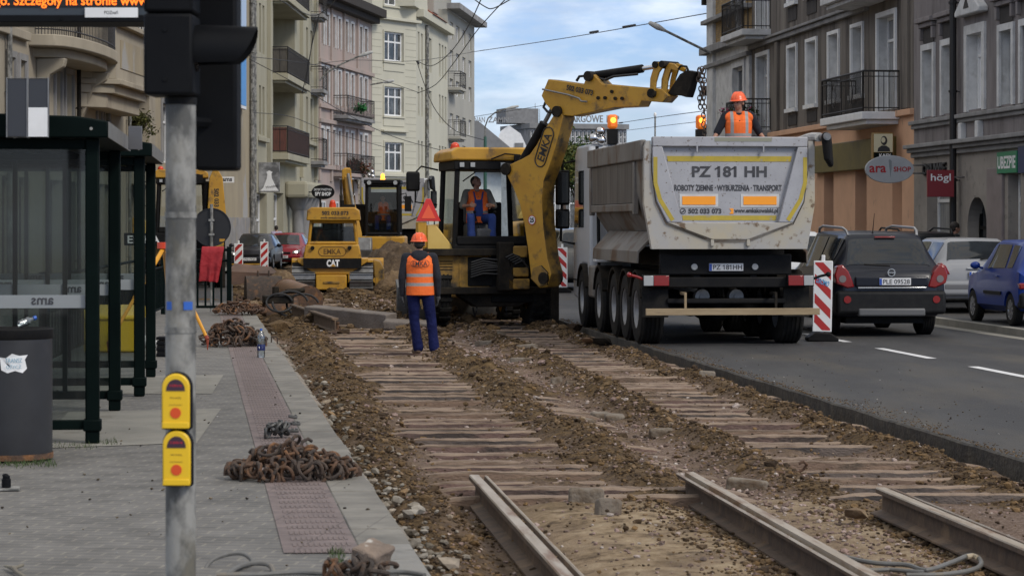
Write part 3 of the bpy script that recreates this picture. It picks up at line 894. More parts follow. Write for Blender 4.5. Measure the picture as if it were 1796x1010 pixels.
# dark grimy panels below the windows, cornice, pilaster strips
tr_ = []
for xl, xr in cols:
    a, c = sorted((b.U(xl)[0], b.U(xr)[0]))
    b.trim('apron_panel', [(a, c, .025, .01, 4.98, 5.3), (a, c, .025, .01, 8.2, 8.62)], M('sooty_plaster', (.05, .044, .04), (.03, .027, .025), 3, .95) if 'sooty_plaster' not in MATS else MATS['sooty_plaster'], bevel=0)
b.trim('cornice', [(b.U(1524)[0], b.L-.02, .14, .01, 7.72, 7.86), (b.U(1524)[0], b.L-.02, .22, .01, 7.863, 7.95)], pl_stone)
b.trim('pilaster', [(b.U(1590)[0]-.35, b.U(1590)[0]+.25, .09, .01, 4.88, 12.9), (b.U(1365)[0]-.2, b.U(1365)[0]+.2, .09, .01, 4.88, 7.71)], pl_brown)
a, c = sorted((b.U(1500)[0], b.U(1578)[0])); b.balcony(a, c, 4.84, 1.05, 1.0, slab=white, solid=None, gap=.12)
a, c = sorted((b.U(1318)[0], b.U(1352)[0])); b.balcony(a, c, 4.95, 1.0, .9)
a, c = sorted((b.U(1298)[0]-.6, b.U(1352)[0])); c = min(c, b.L+.6); b.balcony(a, c, 8.2, 1.05, .95, slab=offw)
a, c = sorted((b.U(1500)[0], b.U(1578)[0])); b.balcony(a, c, 8.15, 1.05, 1.0, slab=offw)
# peach ground floor: piers with deep shop openings
H = []
u = [b.U(p)[0] for p in (1600, 1582, 1565, 1520, 1500, 1462, 1445, 1400, 1385, 1340)]
for i in range(1, 9, 2):
    H.append((min(u[i], u[i+1]), max(u[i], u[i+1]), .25, 3.5))
b.wall(.2, 4.866, pl_peach, name='shop_wall', rev=.55, holes=H)
for k, h in enumerate(H):
    b.win(h[0]+.01, h[1]-.01, h[2]+.02, h[3]-.01, fm=white, pm=dglass if k else boards, nv=1, tr=.78, rev=.54, fw=.06, name='shop_window', hole=False)
b.trim('fascia', [(b.U(1572)[0], b.U(1433)[0], .20, .01, 3.42, 4.22)], M('olive_gold_fascia', (.15, .115, .022), (.11, .085, .02), 2, .5))
b.trim('ledge', [(0.01, b.L-.02, .12, .01, 4.70, 4.862)], pl_peach)
m_ = b
# --- mauve house
c_ = Bld('mauve_house', 'mauve-grey old house with hooded windows beside a black downpipe', 'building', RP(46), RP(63.5), 'R')
b = c_
wk = dict(fm=white, pm=curtain, nv=1, tr=.70, rev=.28, fw=.06, arch=offw, aw=.15, sill=None)
for xl, xr in ((1621, 1638), (1655, 1673), (1755, 1777), (1792, 1816), (1850, 1880)):
    a, c = sorted((b.U(xl)[0], b.U(xr)[0])); b.win(a, c, 4.6, 6.24, **wk)
a, c = sorted((b.U(1699)[0], b.U(1725)[0])); b.win(a, c, 4.6, 6.35, fm=white, pm=boards, nv=1, tr=.72, rev=.28, fw=.06, arch=offw, aw=.22)
for xl, xr in ((1621, 1638), (1655, 1673), (1699, 1725), (1755, 1777), (1792, 1816)):
    a, c = sorted((b.U(xl)[0], b.U(xr)[0])); b.win(a, c, 8.3, 10.2, **wk)
b.wall(3.82, 13, pl_mauve, rev=.28, rmat=offw)
hood = []
for xl, xr in ((1621, 1638), (1655, 1673), (1755, 1777), (1792, 1816)):
    a, c = sorted((b.U(xl)[0], b.U(xr)[0]))
    hood += [(a-.26, c+.26, .20, .01, 6.92, 7.04), (a-.18, c+.18, .12, .01, 6.80, 6.918), (a-.15, a-.03, .1, .01, 6.5, 6.798), (c+.03, c+.15, .1, .01, 6.5, 6.798)]
b.trim('window_hood', hood, pl_mauve)
for xl, xr in ((1621, 1638), (1655, 1673), (1755, 1777)):
    a, c = sorted((b.U(xl)[0], b.U(xr)[0])); b.trim('panel', [(a-.02, c+.02, .02, .01, 6.42, 6.79)], MATS['sooty_plaster'], 0)
a, c = sorted((b.U(1699)[0], b.U(1725)[0]))
m = MB(); mid = (a+c)/2
m.prism([(a-.38, 6.78), (c+.38, 6.78), (c+.38, 6.9), (mid, 7.45), (a-.38, 6.9)], 0, .24)   # right side: local -y is into the house
m.build('pediment', offw, b.root, bevel=.03)
m = MB(); m.prism([(mid-.22, 6.93), (mid+.22, 6.93), (mid, 7.2)], .242, .25); m.build('pediment_panel', MATS['sooty_plaster'], b.root, smooth=0)
b.trim('sill_course', [(.01, b.L-.01, .16, .01, 4.42, 4.52), (.01, b.L-.01, .09, .01, 4.32, 4.418)], pl_stone)
b.trim('cornice', [(.01, b.L-.01, .30, .01, 3.82, 3.92), (.01, b.L-.01, .2, .01, 3.72, 3.818), (.01, b.L-.01, .1, .01, 3.60, 3.718)], pl_stone)
pb = []
for px in (1692, 1722): pb.append((b.U(px)[0]-.12, b.U(px)[0]+.12, .14, .01, 3.93, 4.31))
b.trim('console', pb, offw)
H = []
a, c = sorted((b.U(1626)[0], b.U(1674)[0])); H.append((a, c, .35, 3.05))
a2, c2 = sorted((b.U(1697)[0], b.U(1731)[0])); H.append((a2, c2, .22, 2.55))
a3, c3 = sorted((b.U(1768)[0], b.U(1790)[0])); H.append((a3, c3, .22, 3.05))
a4, c4 = sorted((b.U(1800)[0], b.U(1870)[0])); H.append((a4, c4, .22, 3.05))
b.wall(.2, 3.818, M('grey_beige_shopfront', (.30, .27, .235), (.24, .215, .19), 1.4, .85, dirt=(.12, .11, .10), dthr=(.58, .72)), name='shop_wall', rev=.35, holes=H)
b.win(a+.01, c-.01, .37, 3.04, fm=white, pm=curtain, nv=1, tr=.80, rev=.33, fw=.08, name='shop_window', hole=False)
b.win(a2+.01, c2-.01, .24, 2.54, fm=blk, pm=dglass, nv=1, tr=.7, rev=.34, fw=.08, name='passage_door', hole=False)
b.win(a3+.01, c3-.01, .24, 3.04, fm=white, pm=dglass, nv=0, tr=.8, rev=.30, fw=.11, name='shop_door', hole=False)
b.win(a4+.01, c4-.01, .24, 3.04, fm=white, pm=dglass, nv=2, tr=.8, rev=.30, fw=.11, name='shop_window', hole=False)
# round head of the passage: a ring of voussoir wall pieces
m = MB(); cx_, rr_ = (a2+c2)/2, (c2-a2)/2
pts = [(cx_+rr_*math.cos(t*math.pi/16), 1.85+.72*math.sin(t*math.pi/16)) for t in range(17)]
for p, q in zip(pts, pts[1:]):
    m.add([(p[0], .004, p[1]), (q[0], .004, q[1]), (q[0], .004, 2.6), (p[0], .004, 2.6), (p[0], -.34, p[1]), (q[0], -.34, q[1])], [(0, 1, 2, 3), (0, 1, 5, 4)])
m.build('arch_head', MATS['grey_beige_shopfront'], b.root, smooth=0, recalc=False)
b.trim('stone_pier', [(b.U(1762)[0], b.U(1735)[0], .07, .01, .22, 3.2)], M('pinkish_stone', (.24, .20, .19), (.19, .16, .15), 2, .6))
b.pipe(b.U(1683)[0], .25, 12.5, .085, M('black_pipe', (.012, .011, .011), rough=.5), .16)
MAUVE = b
# --- corner house of yellow brick and stone
b = Bld('brick_corner_house', 'corner house of yellow brick and weathered stone beyond the brown house', 'building', RP(83.7), RP(91.2), 'R')
for z0, z1 in ((5.6, 7.3), (9.2, 11)):
    a, c = sorted((b.U(1287)[0], b.U(1305)[0])); b.win(a, c, z0, z1, fm=offw, pm=dglass, nv=0, tr=.5, rev=.2, fw=.1, arch=offw, aw=.25)
b.wall(.2, 8.1, offw, rev=.2)
b.wall(8.102, 14, brick_y, name='brick_wall', rev=.2)
b.trim('cornice', [(-.02, b.L+.35, .35, .01, 8.05, 8.3), (-.02, b.L+.3, .3, .01, 9.15, 9.3), (-.02, b.L+.25, .2, .01, 7.55, 7.7)], pl_stone)
b.trim('pier', [(b.L-1.1, b.L+.06, .12, .3, .2, 14), (b.U(1298)[0]-.25, b.U(1298)[0]+.3, .12, .01, 8.31, 14), (.02, .5, .10, .01, .2, 8.04)], offw)
b.trim('bracket', [(b.L+.05, b.L+.4, .25, .2, z, z+.35) for z in (4.2, 5.2, 6.6, 9.9)], soot)

# ================= left side
def LP(Y): return (-11+.02*(Y-122), Y)
b = Bld('balcony_house', 'beige house with a curved iron balcony and an oriel behind the bus shelter', 'building', LP(44), LP(82.9), 'L')
BA = b
wl = dict(fm=white, pm=wglass, nv=1, tr=.7, rev=.24, fw=.08, arch=pl_stone, aw=.16)
for xl, xr in ((-60, -40), (-20, -8), (13, 24), (33, 44), (96, 106), (114, 126), (170, 177), (182, 191)):
    a, c = sorted((b.U(xl)[0], b.U(xr)[0])); b.win(a, c, 4.0, 6.0, **wl); b.win(a, c, 7.6, 9.8, **wl); b.win(a-.6, c+.6, .6, 3.1, fm=blk, pm=dglass, nv=1, tr=.78, rev=.3, fw=.08, name='shop_window')
a, c = sorted((b.U(224)[0], b.U(262)[0]))
b.holes += [(a, c, 3.9, 6.1), (a, c, 6.75, 9.6), (a, c, .6, 3.2)]
b.wall(.2, 12.5, pl_beige, rev=.8)
m = MB(); m.box((a-.1, .78, .3), (c+.1, .8, 9.7)); m.build('loggia_back', pl_stone, b.root, smooth=0)
for z in (.7, 3.95, 6.9):
    b.win(a+.3, a+1.4, z+.02, z+2.1, fm=white, pm=wglass, nv=1, tr=.72, rev=.77, fw=.07, hole=False, name='loggia_door')
b.balcony(a, c, 6.72, .95, .35, th=.3)
# curved balcony on a bracket
a, c = sorted((b.U(50)[0], b.U(157)[0]))
m = MB(); N = 14
arc = [((a+c)/2 - math.cos(math.pi*k/N)*(c-a)/2, -.25-.95*math.sin(math.pi*k/N)**.6) for k in range(N+1)]
m.prism([(a, .02)] + arc + [(c, .02)], 6.42, 6.72, 'z')
m.prism([(a+.5, .02)] + [((a+c)/2+(x-(a+c)/2)*.82, y*.8) for x, y in arc] + [(c-.5, .02)], 6.18, 6.418, 'z')
for uu in (a+.9, c-1.2): m.prism([(.0, 6.17), (-.75, 6.17), (-.7, 5.95), (-.35, 5.75), (-.15, 5.2), (0, 4.9)], uu, uu+.35, 'x')
o = m.build('curved_balcony', pl_beige, b.root, bevel=.03)
m = MB()
for z, r in ((7.72, .03), (6.85, .02), (7.5, .015)): m.tube([(x, y+.08, z) for x, y in arc], r, 6)
for k in range(0, N*5+1):
    f = k/5; i = min(N-1, int(f)); t_ = f-i
    x = arc[i][0]+(arc[i+1][0]-arc[i][0])*t_; y = arc[i][1]+(arc[i+1][1]-arc[i][1])*t_+.08
    m.cyl((x, y, 6.72), (x, y, 7.72), .012, n=5)
m.build('railing', iron, o)
# oriel
a, c = sorted((b.U(140)[0], b.U(214)[0]))
m = MB()
for z0, z1, e in ((5.2, 5.6, .65), (5.602, 5.85, .85), (5.852, 6.0, 1.05), (6.002, 7.5, .9), (7.502, 7.65, 1.1)):
    k = e; m.prism([(a+.2-k*.2, .02), (a+.9-k*.3, -k), (c-.9+k*.3, -k), (c-.2+k*.2, .02)], z0, z1, 'z')
o = m.build('oriel', pl_beige, b.root, bevel=.02)
m = MB(); m.cb(((a+c)/2, -.91, 6.75), (c-a-2.6, .03, .8)); m.build('oriel_panel', pl_ochre, o, smooth=0)
m = MB(); m.tube([(a+.7, -.2, 8.2), (a+.8, -.95, 8.2), (c-.8, -.95, 8.2), (c-.7, -.2, 8.2)], .03, 6)
m.tube([(a+.7, -.2, 7.9), (a+.8, -.95, 7.9), (c-.8, -.95, 7.9), (c-.7, -.2, 7.9)], .02, 6)
for f in range(5): x = a+.8+(c-a-1.6)*f/4; m.cyl((x, -.95, 7.64), (x, -.95, 8.2), .02, n=5)
m.build('railing', iron, o)
b.pipe(b.U(8)[0], .3, 12, .07); b.pipe(b.U(131)[0], .3, 12, .06, soot); b.pipe(b.U(222)[0]-.1, .3, 12, .05)
b.trim('string_course', [(0.02, b.U(45)[0], .15, .01, 6.5, 6.72)], pl_beige)

b = Bld('ochre_house', 'ochre gable wall with peeling plaster between the beige and the olive house', 'building', LP(82.9), LP(108), 'L')
b.win(b.U(283)[0], b.U(300)[0], 4, 6, **wl); b.win(b.U(283)[0], b.U(300)[0], 7.6, 9.8, **wl)
b.wall(.2, 15, pl_ochre, rev=.25)
b.pipe(b.U(437.5)[0], .3, 15, .10)
b.trim('plinth', [(.02, b.L-.05, .05, .01, .22, 2.2)], M('flaking_grey_plinth', (.27, .26, .25), (.19, .18, .17), 1.2, .9, dirt=(.30, .25, .17), dthr=(.5, .6), dscale=.8), 0)
t_ = thing('advert_board', 'tall blue and white advert board on the ochre wall', 'advert board', b.root.location + Vector((0, 0, 0)), b.root.rotation_euler.z)
a, c = b.U(411)[0], b.U(424)[0]
m = MB(); m.box((a, -.2, 6.7), (c, -.06, 12)); m.build('board_frame', white, t_, bevel=.02)
m = MB(); m.box((a+.15, -.215, 6.85), (c-.15, -.19, 9.6)); m.build('poster', M('blue_poster', (.03, .24, .60), rough=.4), t_, smooth=0)
m = MB(); m.box((a+.15, -.215, 9.65), (c-.15, -.19, 11.85)); m.build('poster', M('pale_blue_poster', (.40, .50, .64), rough=.4), t_, smooth=0)

b = Bld('olive_house', 'tall olive-beige house with recessed loggias and slit windows', 'building', LP(108), LP(138), 'L')
sl = dict(fm=pl_olive, pm=wglass, nv=0, tr=.55, rev=.35, fw=.05)
zt = [b.zz(460, 236), b.zz(460, 111)]
for fl in (-1, 0, 1):
    dz = fl*(b.zz(500, 107)-b.zz(500, 239))
    for xl, xr in ((448.5, 452), (454.5, 458), (460.5, 464)):
        a, c = sorted((b.U(xl)[0], b.U(xr)[0])); z0, z1 = b.zz(456, 236)+dz, b.zz(456, 150)+dz
        if z0 > 3.6: b.win(a, c, z0, z1, **sl)
    for xl, xr in ((529.5, 533), (537, 540.5), (544.5, 548)):
        a, c = sorted((b.U(xl)[0], b.U(xr)[0])); z0, z1 = b.zz(538, 243)+dz, b.zz(538, 170)+dz
        if z0 > 3.6: b.win(a, c, z0, z1, **sl)
a, c = sorted((b.U(479)[0], b.U(517)[0]))
zb = [b.zz(500, 274), b.zz(500, 141), b.zz(500, 8)]
for z in zb: b.holes.append((a, c, z, z+3.3))
a_, c_2 = sorted((b.U(450)[0], b.U(468)[0])); H2 = (a_, c_2, .3, 3.3); b.holes.append(H2)
a5, c5 = sorted((b.U(480)[0], b.U(497)[0])); b.holes.append((a5, c5, .3, 3.4))
b.wall(.2, 18, pl_olive, rev=1.6)
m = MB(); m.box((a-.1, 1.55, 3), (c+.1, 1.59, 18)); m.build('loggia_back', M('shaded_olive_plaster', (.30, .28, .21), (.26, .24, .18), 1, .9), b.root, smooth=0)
bamboo = M('red_brown_bamboo_screen', (.13, .045, .032), (.07, .03, .024), 9, .8, stretch=(3, 3, .4))
grille = M('weathered_timber_screen', (.09, .08, .065), (.05, .045, .04), 9, .8, stretch=(3, 3, .4))
for z, sm in zip(zb, (bamboo, grille, grille)):
    b.win(a+1.2, a+3.2, z+.03, z+2.4, fm=offw, pm=dglass, nv=1, tr=.75, rev=1.54, fw=.08, hole=False, name='loggia_door')
    b.balcony(a-.3, c+.3, z, 1.25, .75, slab=pl_olive, th=.3, bars=False, solid=sm, gap=.25)
b.win(a_+.01, c_2-.01, .32, 3.29, fm=white, pm=wglass, nv=1, tr=.6, rev=.4, fw=.1, hole=False, name='shop_window')
b.win(a5+.01, c5-.01, .32, 3.39, fm=white, pm=wglass, nv=1, tr=.6, rev=.4, fw=.1, hole=False, name='shop_window')
for px in (505, 514, 521, 527):
    cm = MB(); u_ = b.U(px)[0]; cm.cyl((u_, -.5, .25), (u_, -.5, 2.6), .28, n=14); cm.cyl((u_, -.5, 2.6), (u_, -.45, 3.2), .30, .6, n=14)
    cm.build('column', pl_stone, b.root)
b.trim('arcade_soffit', [(b.U(500)[0], b.U(531)[0], 1.1, .01, 3.2, 4.0)], pl_olive, .15)
b.trim('sill_course', [(b.U(447)[0], b.U(466)[0], .2, .01, zt[0]-.35, zt[0]-.15), (b.U(528)[0], b.U(551)[0], .2, .01, b.zz(538, 247)-.2, b.zz(538, 247))], pl_olive)
b.trim('pilaster', [(b.U(px)[0]-.3, b.U(px)[0]+.3, .18, .01, 4.3, 18) for px in (444, 470, 527, 552)], pl_olive)
b.pipe(b.U(441.5)[0], .3, 18, .09)
for z in (b.zz(552, 160), b.zz(552, 284), b.zz(552, 30)): b.balcony(b.U(545)[0], b.U(553)[0]-.1, z, 1.2, .7, bars=False, gap=.3)

# pink house
p0 = LP(138); p1 = (p0[0]+.148*14.5, 152.5)
b = Bld('pink_house', 'faded pink house with paired white windows and a creeper on its balcony', 'building', p0, p1, 'L')
pw = dict(fm=offw, pm=wglass, nv=0, tr=.68, rev=.28, fw=.09, arch=offw, aw=.14)
prs = [(562, 567), (571.5, 576.5), (582.5, 587), (592.5, 597), (605, 609.5), (615, 619.5), (630, 634.5), (638.5, 643.5)]
fz = [(b.zz(600, 290), b.zz(600, 231)), (b.zz(600, 186), b.zz(600, 129)), (b.zz(600, 88), b.zz(600, 36))]
for z0, z1 in fz:
    for xl, xr in prs:
        a, c = sorted((b.U(xl)[0], b.U(xr)[0])); b.win(a, c, z0, z1, **pw)
b.wall(.2, b.zz(600, 12), pl_pink, rev=.28, depth=7)
zc = [b.zz(600, y) for y in (12, 103, 121, 197, 222, 300)]
b.trim('eaves', [(-.2, b.L+.2, .9, .01, zc[0], zc[0]+.5), (-.1, b.L+.1, .5, .01, zc[0]-.35, zc[0]-.002)], M('dark_timber_eaves', (.03, .024, .02), rough=.9))
b.trim('string_course', [(0, b.L, .2, .01, z, z+.22) for z in zc[2:]], pl_pink)
b.trim('pilaster', [(b.U(px)[0]-.16, b.U(px)[0]+.16, .12, .01, 4.3, zc[0]-.36) for px in (559, 580, 602, 626)], pl_pink)
m = MB()
a, c = b.U(584)[0], b.U(632)[0]
b.balcony(a, c, b.zz(600, 205), 1.1, .9, slab=pl_stone, bars=False, gap=.2)
b.balcony(a, c, b.zz(600, 305), 1.1, .9, slab=pl_pink, bars=False, gap=.2)
for px in (565, 588, 612, 636):
    H = b.U(px)[0]; b.win(H-.7, H+.7, .4, 3.2, fm=offw, pm=dglass, nv=1, tr=.7, rev=.02, fw=.1, hole=False, name='shop_window')
PINK = b

# cream house: flat bay facing the street's bend, then its long side
q0 = (p1[0]+.02, p1[1]+.1); q1 = (-6.0, 157.)
b = Bld('cream_house', 'tall cream house with wide white mullioned windows facing down the street', 'building', q0, q1, 'L')
for yt, yb in ((-10, 11), (57, 108), (153, 204)):
    b.winp(673, 707, yt, yb, fm=white, pm=wglass, nv=2, tr=.66, rev=.2, fw=.10, arch=pl_cream, aw=.10, sill=pl_cream)
b.winp(674, 707, 250, 301, fm=white, pm=wglass, nv=2, tr=.66, rev=.2, fw=.10, arch=pl_cream, aw=.10)
b.wall(.2, b.zz(690, -40), pl_cream, rev=.2, depth=6)
b.trim('cornice', [(-.1, b.L+.2, .3, .01, b.zz(690, 37), b.zz(690, 32)), (-.1, b.L+.1, .12, .01, b.zz(690, 310), b.zz(690, 305))], pl_cream)
jo = []
for k in range(46):
    z = 3.9+k*.42
    jo.append(z)
b.trim('apron', [(b.U(672)[0], b.U(708)[0], .05, .01, b.zz(690, y+18), b.zz(690, y+5)) for y in (108, 204)] + [(b.U(668)[0], b.U(712)[0], .25, .01, b.zz(690, 232), b.zz(690, 229))], pl_cream)
gr = M('plaster_joint', (.33, .315, .25), rough=.95)
for u0, u1 in ((.02, b.U(669)[0]), (b.U(711)[0], b.L-.01)): b.trim('plaster_joint', [(u0, u1, .006, .004, z, z+.035) for z in jo if z < b.zz(690, 38)-.05], gr, 0)
r1 = (-4.44, 172.6)
b2 = Bld('cream_corner_wing', 'cream side wing with narrow windows and a little red tiled roof', 'building', q1, r1, 'L')
for xl, xr in ((733, 736), (738.5, 742), (752, 757), (770, 773), (775, 778), (780, 783)):
    for yt, yb in ((68, 128), (160, 210), (252, 300)):
        a, c = sorted((b2.U(xl)[0], b2.U(xr)[0])); b2.win(a, c, b2.zz(755, yb), b2.zz(755, yt), fm=offw, pm=wglass, nv=0, tr=.6, rev=.25, fw=.08)
b2.wall(.2, b2.zz(755, 45), pl_cream, rev=.25, depth=7)
b2.pipe(b2.U(746)[0], .3, b2.zz(746, 45), .12)
zt_ = b2.zz(755, 45)
b2.trim('cornice', [(0, b2.L, .5, .01, zt_, zt_+.5)], pl_cream)
m = MB(); a, c = b2.U(745)[0], b2.U(770)[0]
m.prism([(-.6, zt_+.5), (3.5, zt_+3.4), (3.5, zt_+.5)], a, c, 'x'); m.build('roof', rooft, b2.root, smooth=0)
m = MB(); m.prism([(-.2, zt_+.51), (0, zt_+5.5), (5, zt_+5.5), (5, zt_+.51)], -2, a-.02, 'x'); m.build('gable_tower', pl_cream, b2.root, smooth=0)
m = MB(); m.cb(((a+c)/2+1, .6, zt_+2.2), (2.2, 1.5, 2.6)); m.build('dormer', pl_grey, b2.root, bevel=.05)
s1 = (r1[0]+.1*16.1, 188.7)
b3 = Bld('grey_flats', 'plain grey-beige block of flats with flat eaves at the end of the left row', 'building', r1, s1, 'L')
for xl, xr in ((789, 795), (800, 806), (811, 816.5), (822, 827)):
    for yt, yb in ((50, 78), (98, 128), (146, 172), (205, 232), (255, 285)):
        a, c = sorted((b3.U(xl)[0], b3.U(xr)[0])); b3.win(a, c, b3.zz(808, yb), b3.zz(808, yt), fm=white, pm=curtain, nv=1, tr=0, rev=.2, fw=.08)
b3.wall(.2, b3.zz(808, 32), pl_grey, rev=.2, depth=9)
zt_ = b3.zz(808, 32)
b3.trim('eaves', [(-.3, b3.L+.6, .9, .01, zt_, zt_+.4)], pl_stone)
m = MB(); m.box((-3, 1.5, zt_+.41), (b3.L-2, 8, zt_+2.5)); m.box((-3.5, .8, zt_+2.502), (b3.L-1.4, 8.5, zt_+2.9)); m.build('attic_storey', pl_grey, b3.root, smooth=0)
for y in (165, 250): b3.balcony(b3.U(786)[0], b3.U(796)[0], b3.zz(790, y-10), 1.1, .9, slab=pl_grey, gap=.3, bars=False)

# far end of the street: exhibition hotel block and station sheds
b = Bld('far_hotel_block', 'long grey office block with a window band and roof sign far off', 'building', ((930-CX)/F*318, 318), ((1099-CX)/F*322, 322), 'L')
for k in range(24):
    u0 = k*b.L/24+.1
    b.win(u0, u0+b.L/24-.14, 12.2, 13.8, fm=white, pm=wglass, nv=0, tr=.5, rev=.15, fw=.07); b.win(u0, u0+b.L/24-.14, 9.6, 11.4, fm=white, pm=wglass, nv=0, tr=.5, rev=.15, fw=.07)
b.wall(0, 14.0, pl_stone, rev=.15, depth=12)
b.trim('parapet', [(-.2, b.L+.2, .4, 12, 14.01, 14.65)], slate, 0)
m = MB(); m.cb((-.1, 5, 15.7), (4.4, 4, 1.9)); m.build('plant_room', M('dark_cladding', (.15, .15, .15), (.20, .20, .20), 2), b.root, smooth=0)
sg = M('dull_sign_letters', (.20, .20, .20), (.30, .30, .29), 2)
for tx, x, w in (('TARGOWE', 7.3, 4.9), ('ITP', 11.1, 1.7)):
    o = text('roof_lettering', tx, sg, b.root, back(x, -.2, 15.3), w=w, h=.95, bold=.02)
    md = o.modifiers.new('solid', 'SOLIDIFY'); md.thickness = .1
b = Bld('station_shed', 'station hall with a pale curved gable and grey sloping roof far behind the loader', 'building', ((834-CX)/F*262, 262), ((940-CX)/F*262, 262), 'L')
m = MB(); Lb = b.L
m.prism([(-6, 0), (Lb+6, 0), (Lb+6, 4.5), (Lb*.95, 8.5), (Lb*.75, 11.3), (Lb*.55, 12.2), (Lb*.42, 11.6), (Lb*.3, 9.5), (-6, 9)], 0, 16); m.build('hall', white, b.root, smooth=0)
m = MB(); m.prism([(-8, 9.1), (-8, 13.2), (Lb*.05, 12.6), (Lb*1.0, 7.6), (Lb*1.0, 6.6)], -1.2, -.05); m.build('roof', slate, b.root, smooth=0)
m = MB(); m.prism([(Lb*.9, 4), (Lb*1.25, 11), (Lb*1.7, 4)], 3, 15); m.build('gable', white, b.root, smooth=0)
m = MB(); m.cb((Lb*.72, -.05, 9.9), (.9, .1, .9)); m.build('vent', slate, b.root, smooth=0)
for tx, x, w in (('ZNAN', 0.25, 1.5), ('ZAMNE', 2.6, 2.6)):
    text('roof_lettering', tx, sg, b.root, back(x, -.4, 12.75), w=w, h=.6, bold=.02)
b = Bld('low_shop_row', 'low pale building across the end of the street behind the truck', 'building', ((960-CX)/F*230, 230), ((1250-CX)/F*240, 240), 'L')
for k in range(9):
    b.win(k*1.6+.3, k*1.6+1.5, 1, 5, fm=white, pm=wglass, nv=1, tr=.7, rev=.15, fw=.08)
b.wall(.1, 7.2, offw, rev=.15, depth=8)
# ---------------------------------------------------------------- tipper truck
tpaint = M('speckled_grey_truck_paint', (.37, .37, .385), (.32, .32, .335), 3, .5, dirt=(.13, .10, .075), dthr=(.60, .66), dscale=26)
tbody = M('worn_steel_body', (.125, .112, .096), (.19, .175, .155), 2, .6, dirt=(.10, .062, .036), dthr=(.50, .62), dscale=3.5, stretch=(1, .6, .35))
tdust = M('dusty_grey_paint', (.36, .35, .33), (.42, .37, .27), 1.6, .7, dirt=(.15, .10, .06), dthr=(.56, .65), dscale=7)
tside = M('dark_streaked_panel', (.06, .056, .052), (.15, .14, .125), 2.2, .5, stretch=(1, 4, .25))
ystr = M('faded_yellow_tape', (.46, .34, .03), (.38, .29, .04), 6, .5, dirt=(.30, .27, .2), dthr=(.6, .68), dscale=9)
plank = M('raw_plank', (.33, .25, .15), (.26, .19, .11), 3, .85, stretch=(.6, 6, 6), bump=.3, bscale=20, dirt=(.10, .075, .05), dthr=(.6, .7))
cabw = M('white_cab_paint', (.50, .51, .52), (.44, .45, .46), 2, .35)
oran = M('orange_reflector', (.80, .29, .015), rough=.4, emis=.1)  # faint emission paints a glow on a part that is no lamp
platem = M('number_plate', (.62, .62, .62), rough=.4)
plblue = M('plate_blue', (.02, .07, .35), rough=.4)
silv = M('dull_alloy', (.30, .30, .30), (.20, .20, .20), 6, .5, metal=.4)
redl = M('red_tail_lamp', (.20, .005, .006), rough=.15, coat=.5, emis=.02)
clearl = M('clear_lamp', (.34, .35, .35), rough=.12, coat=.6)
ambl = M('amber_lamp', (.42, .10, .01), rough=.2, coat=.5)

def wheel(parent, c, r, w, rimr, tyre=rub, rim=silv, out=-1, spokes=0, lug=False, cache={}):
    """wheel: rim with a tyre; out = side of the visible face on x"""
    key = (round(r, 2), round(w, 2), rim.name, out, spokes, lug)
    if key in cache:
        a = cache[key].copy(); COL.objects.link(a); a.parent = parent; a.location = c
        t = cache[key].children[0].copy(); COL.objects.link(t); t.parent = a
        return a
    m = MB(); h = w/2
    m.lathe([(rimr, -h*.9), (rimr*1.02, -h), (r*.84, -h), (r*.95, -h*.93), (r, -h*.72), (r, h*.72), (r*.95, h*.93), (r*.84, h), (rimr*1.02, h), (rimr, h*.9)], n=36, ax='x')
    for k in range(5):      # tread grooves as raised ribs
        x = (-.62+.31*k)*w*.5*1.5*.72
        m.lathe([(r, x-.022*w*2), (r+.012, x-.018*w*2), (r+.012, x+.018*w*2), (r, x+.022*w*2)], n=36, ax='x')
    if lug:
        for k in range(22):
            a = k*2*math.pi/22
            for s_ in (-1, 1):
                Mx = Matrix.Rotation(a+s_*.07, 4, 'X')
                m.box((s_*h*.05 if s_ > 0 else -h*.98, -.035, r-.02), (h*.98 if s_ > 0 else -h*.05, .035, r+.035), Mx)
    d = MB(); o = out
    d.lathe([(rimr, h*.92*o), (rimr*.93, h*.86*o), (rimr*.86, h*.45*o), (rimr*.45, h*.30*o), (rimr*.40, h*.62*o), (rimr*.12, h*.66*o), (.001, h*.66*o)], n=28, ax='x')
    d.lathe([(rimr, -h*.9*o), (rimr*.9, -h*.3*o), (.001, -h*.3*o)], n=28, ax='x')
    for k in range(spokes):
        a = 2*math.pi*k/spokes
        Mx = Matrix.Rotation(a, 4, 'X'); xo = sorted((h*.72*o, h*.93*o)); d.box((xo[0], -rimr*.13, rimr*.2), (xo[1], rimr*.13, rimr*.97), Mx)
    if not spokes:
        for k in range(10):
            a = 2*math.pi*k/10; y, z = rimr*.6*math.cos(a), rimr*.6*math.sin(a); xo = sorted((h*.32*o, h*.42*o)); d.cyl((xo[0], y, z), (xo[1], y, z), .018, n=6)
    ri = d.build('wheel', rim, parent, smooth=30); ri.location = c
    m.build('tyre', tyre, ri, smooth=30)
    cache[key] = ri
    return ri

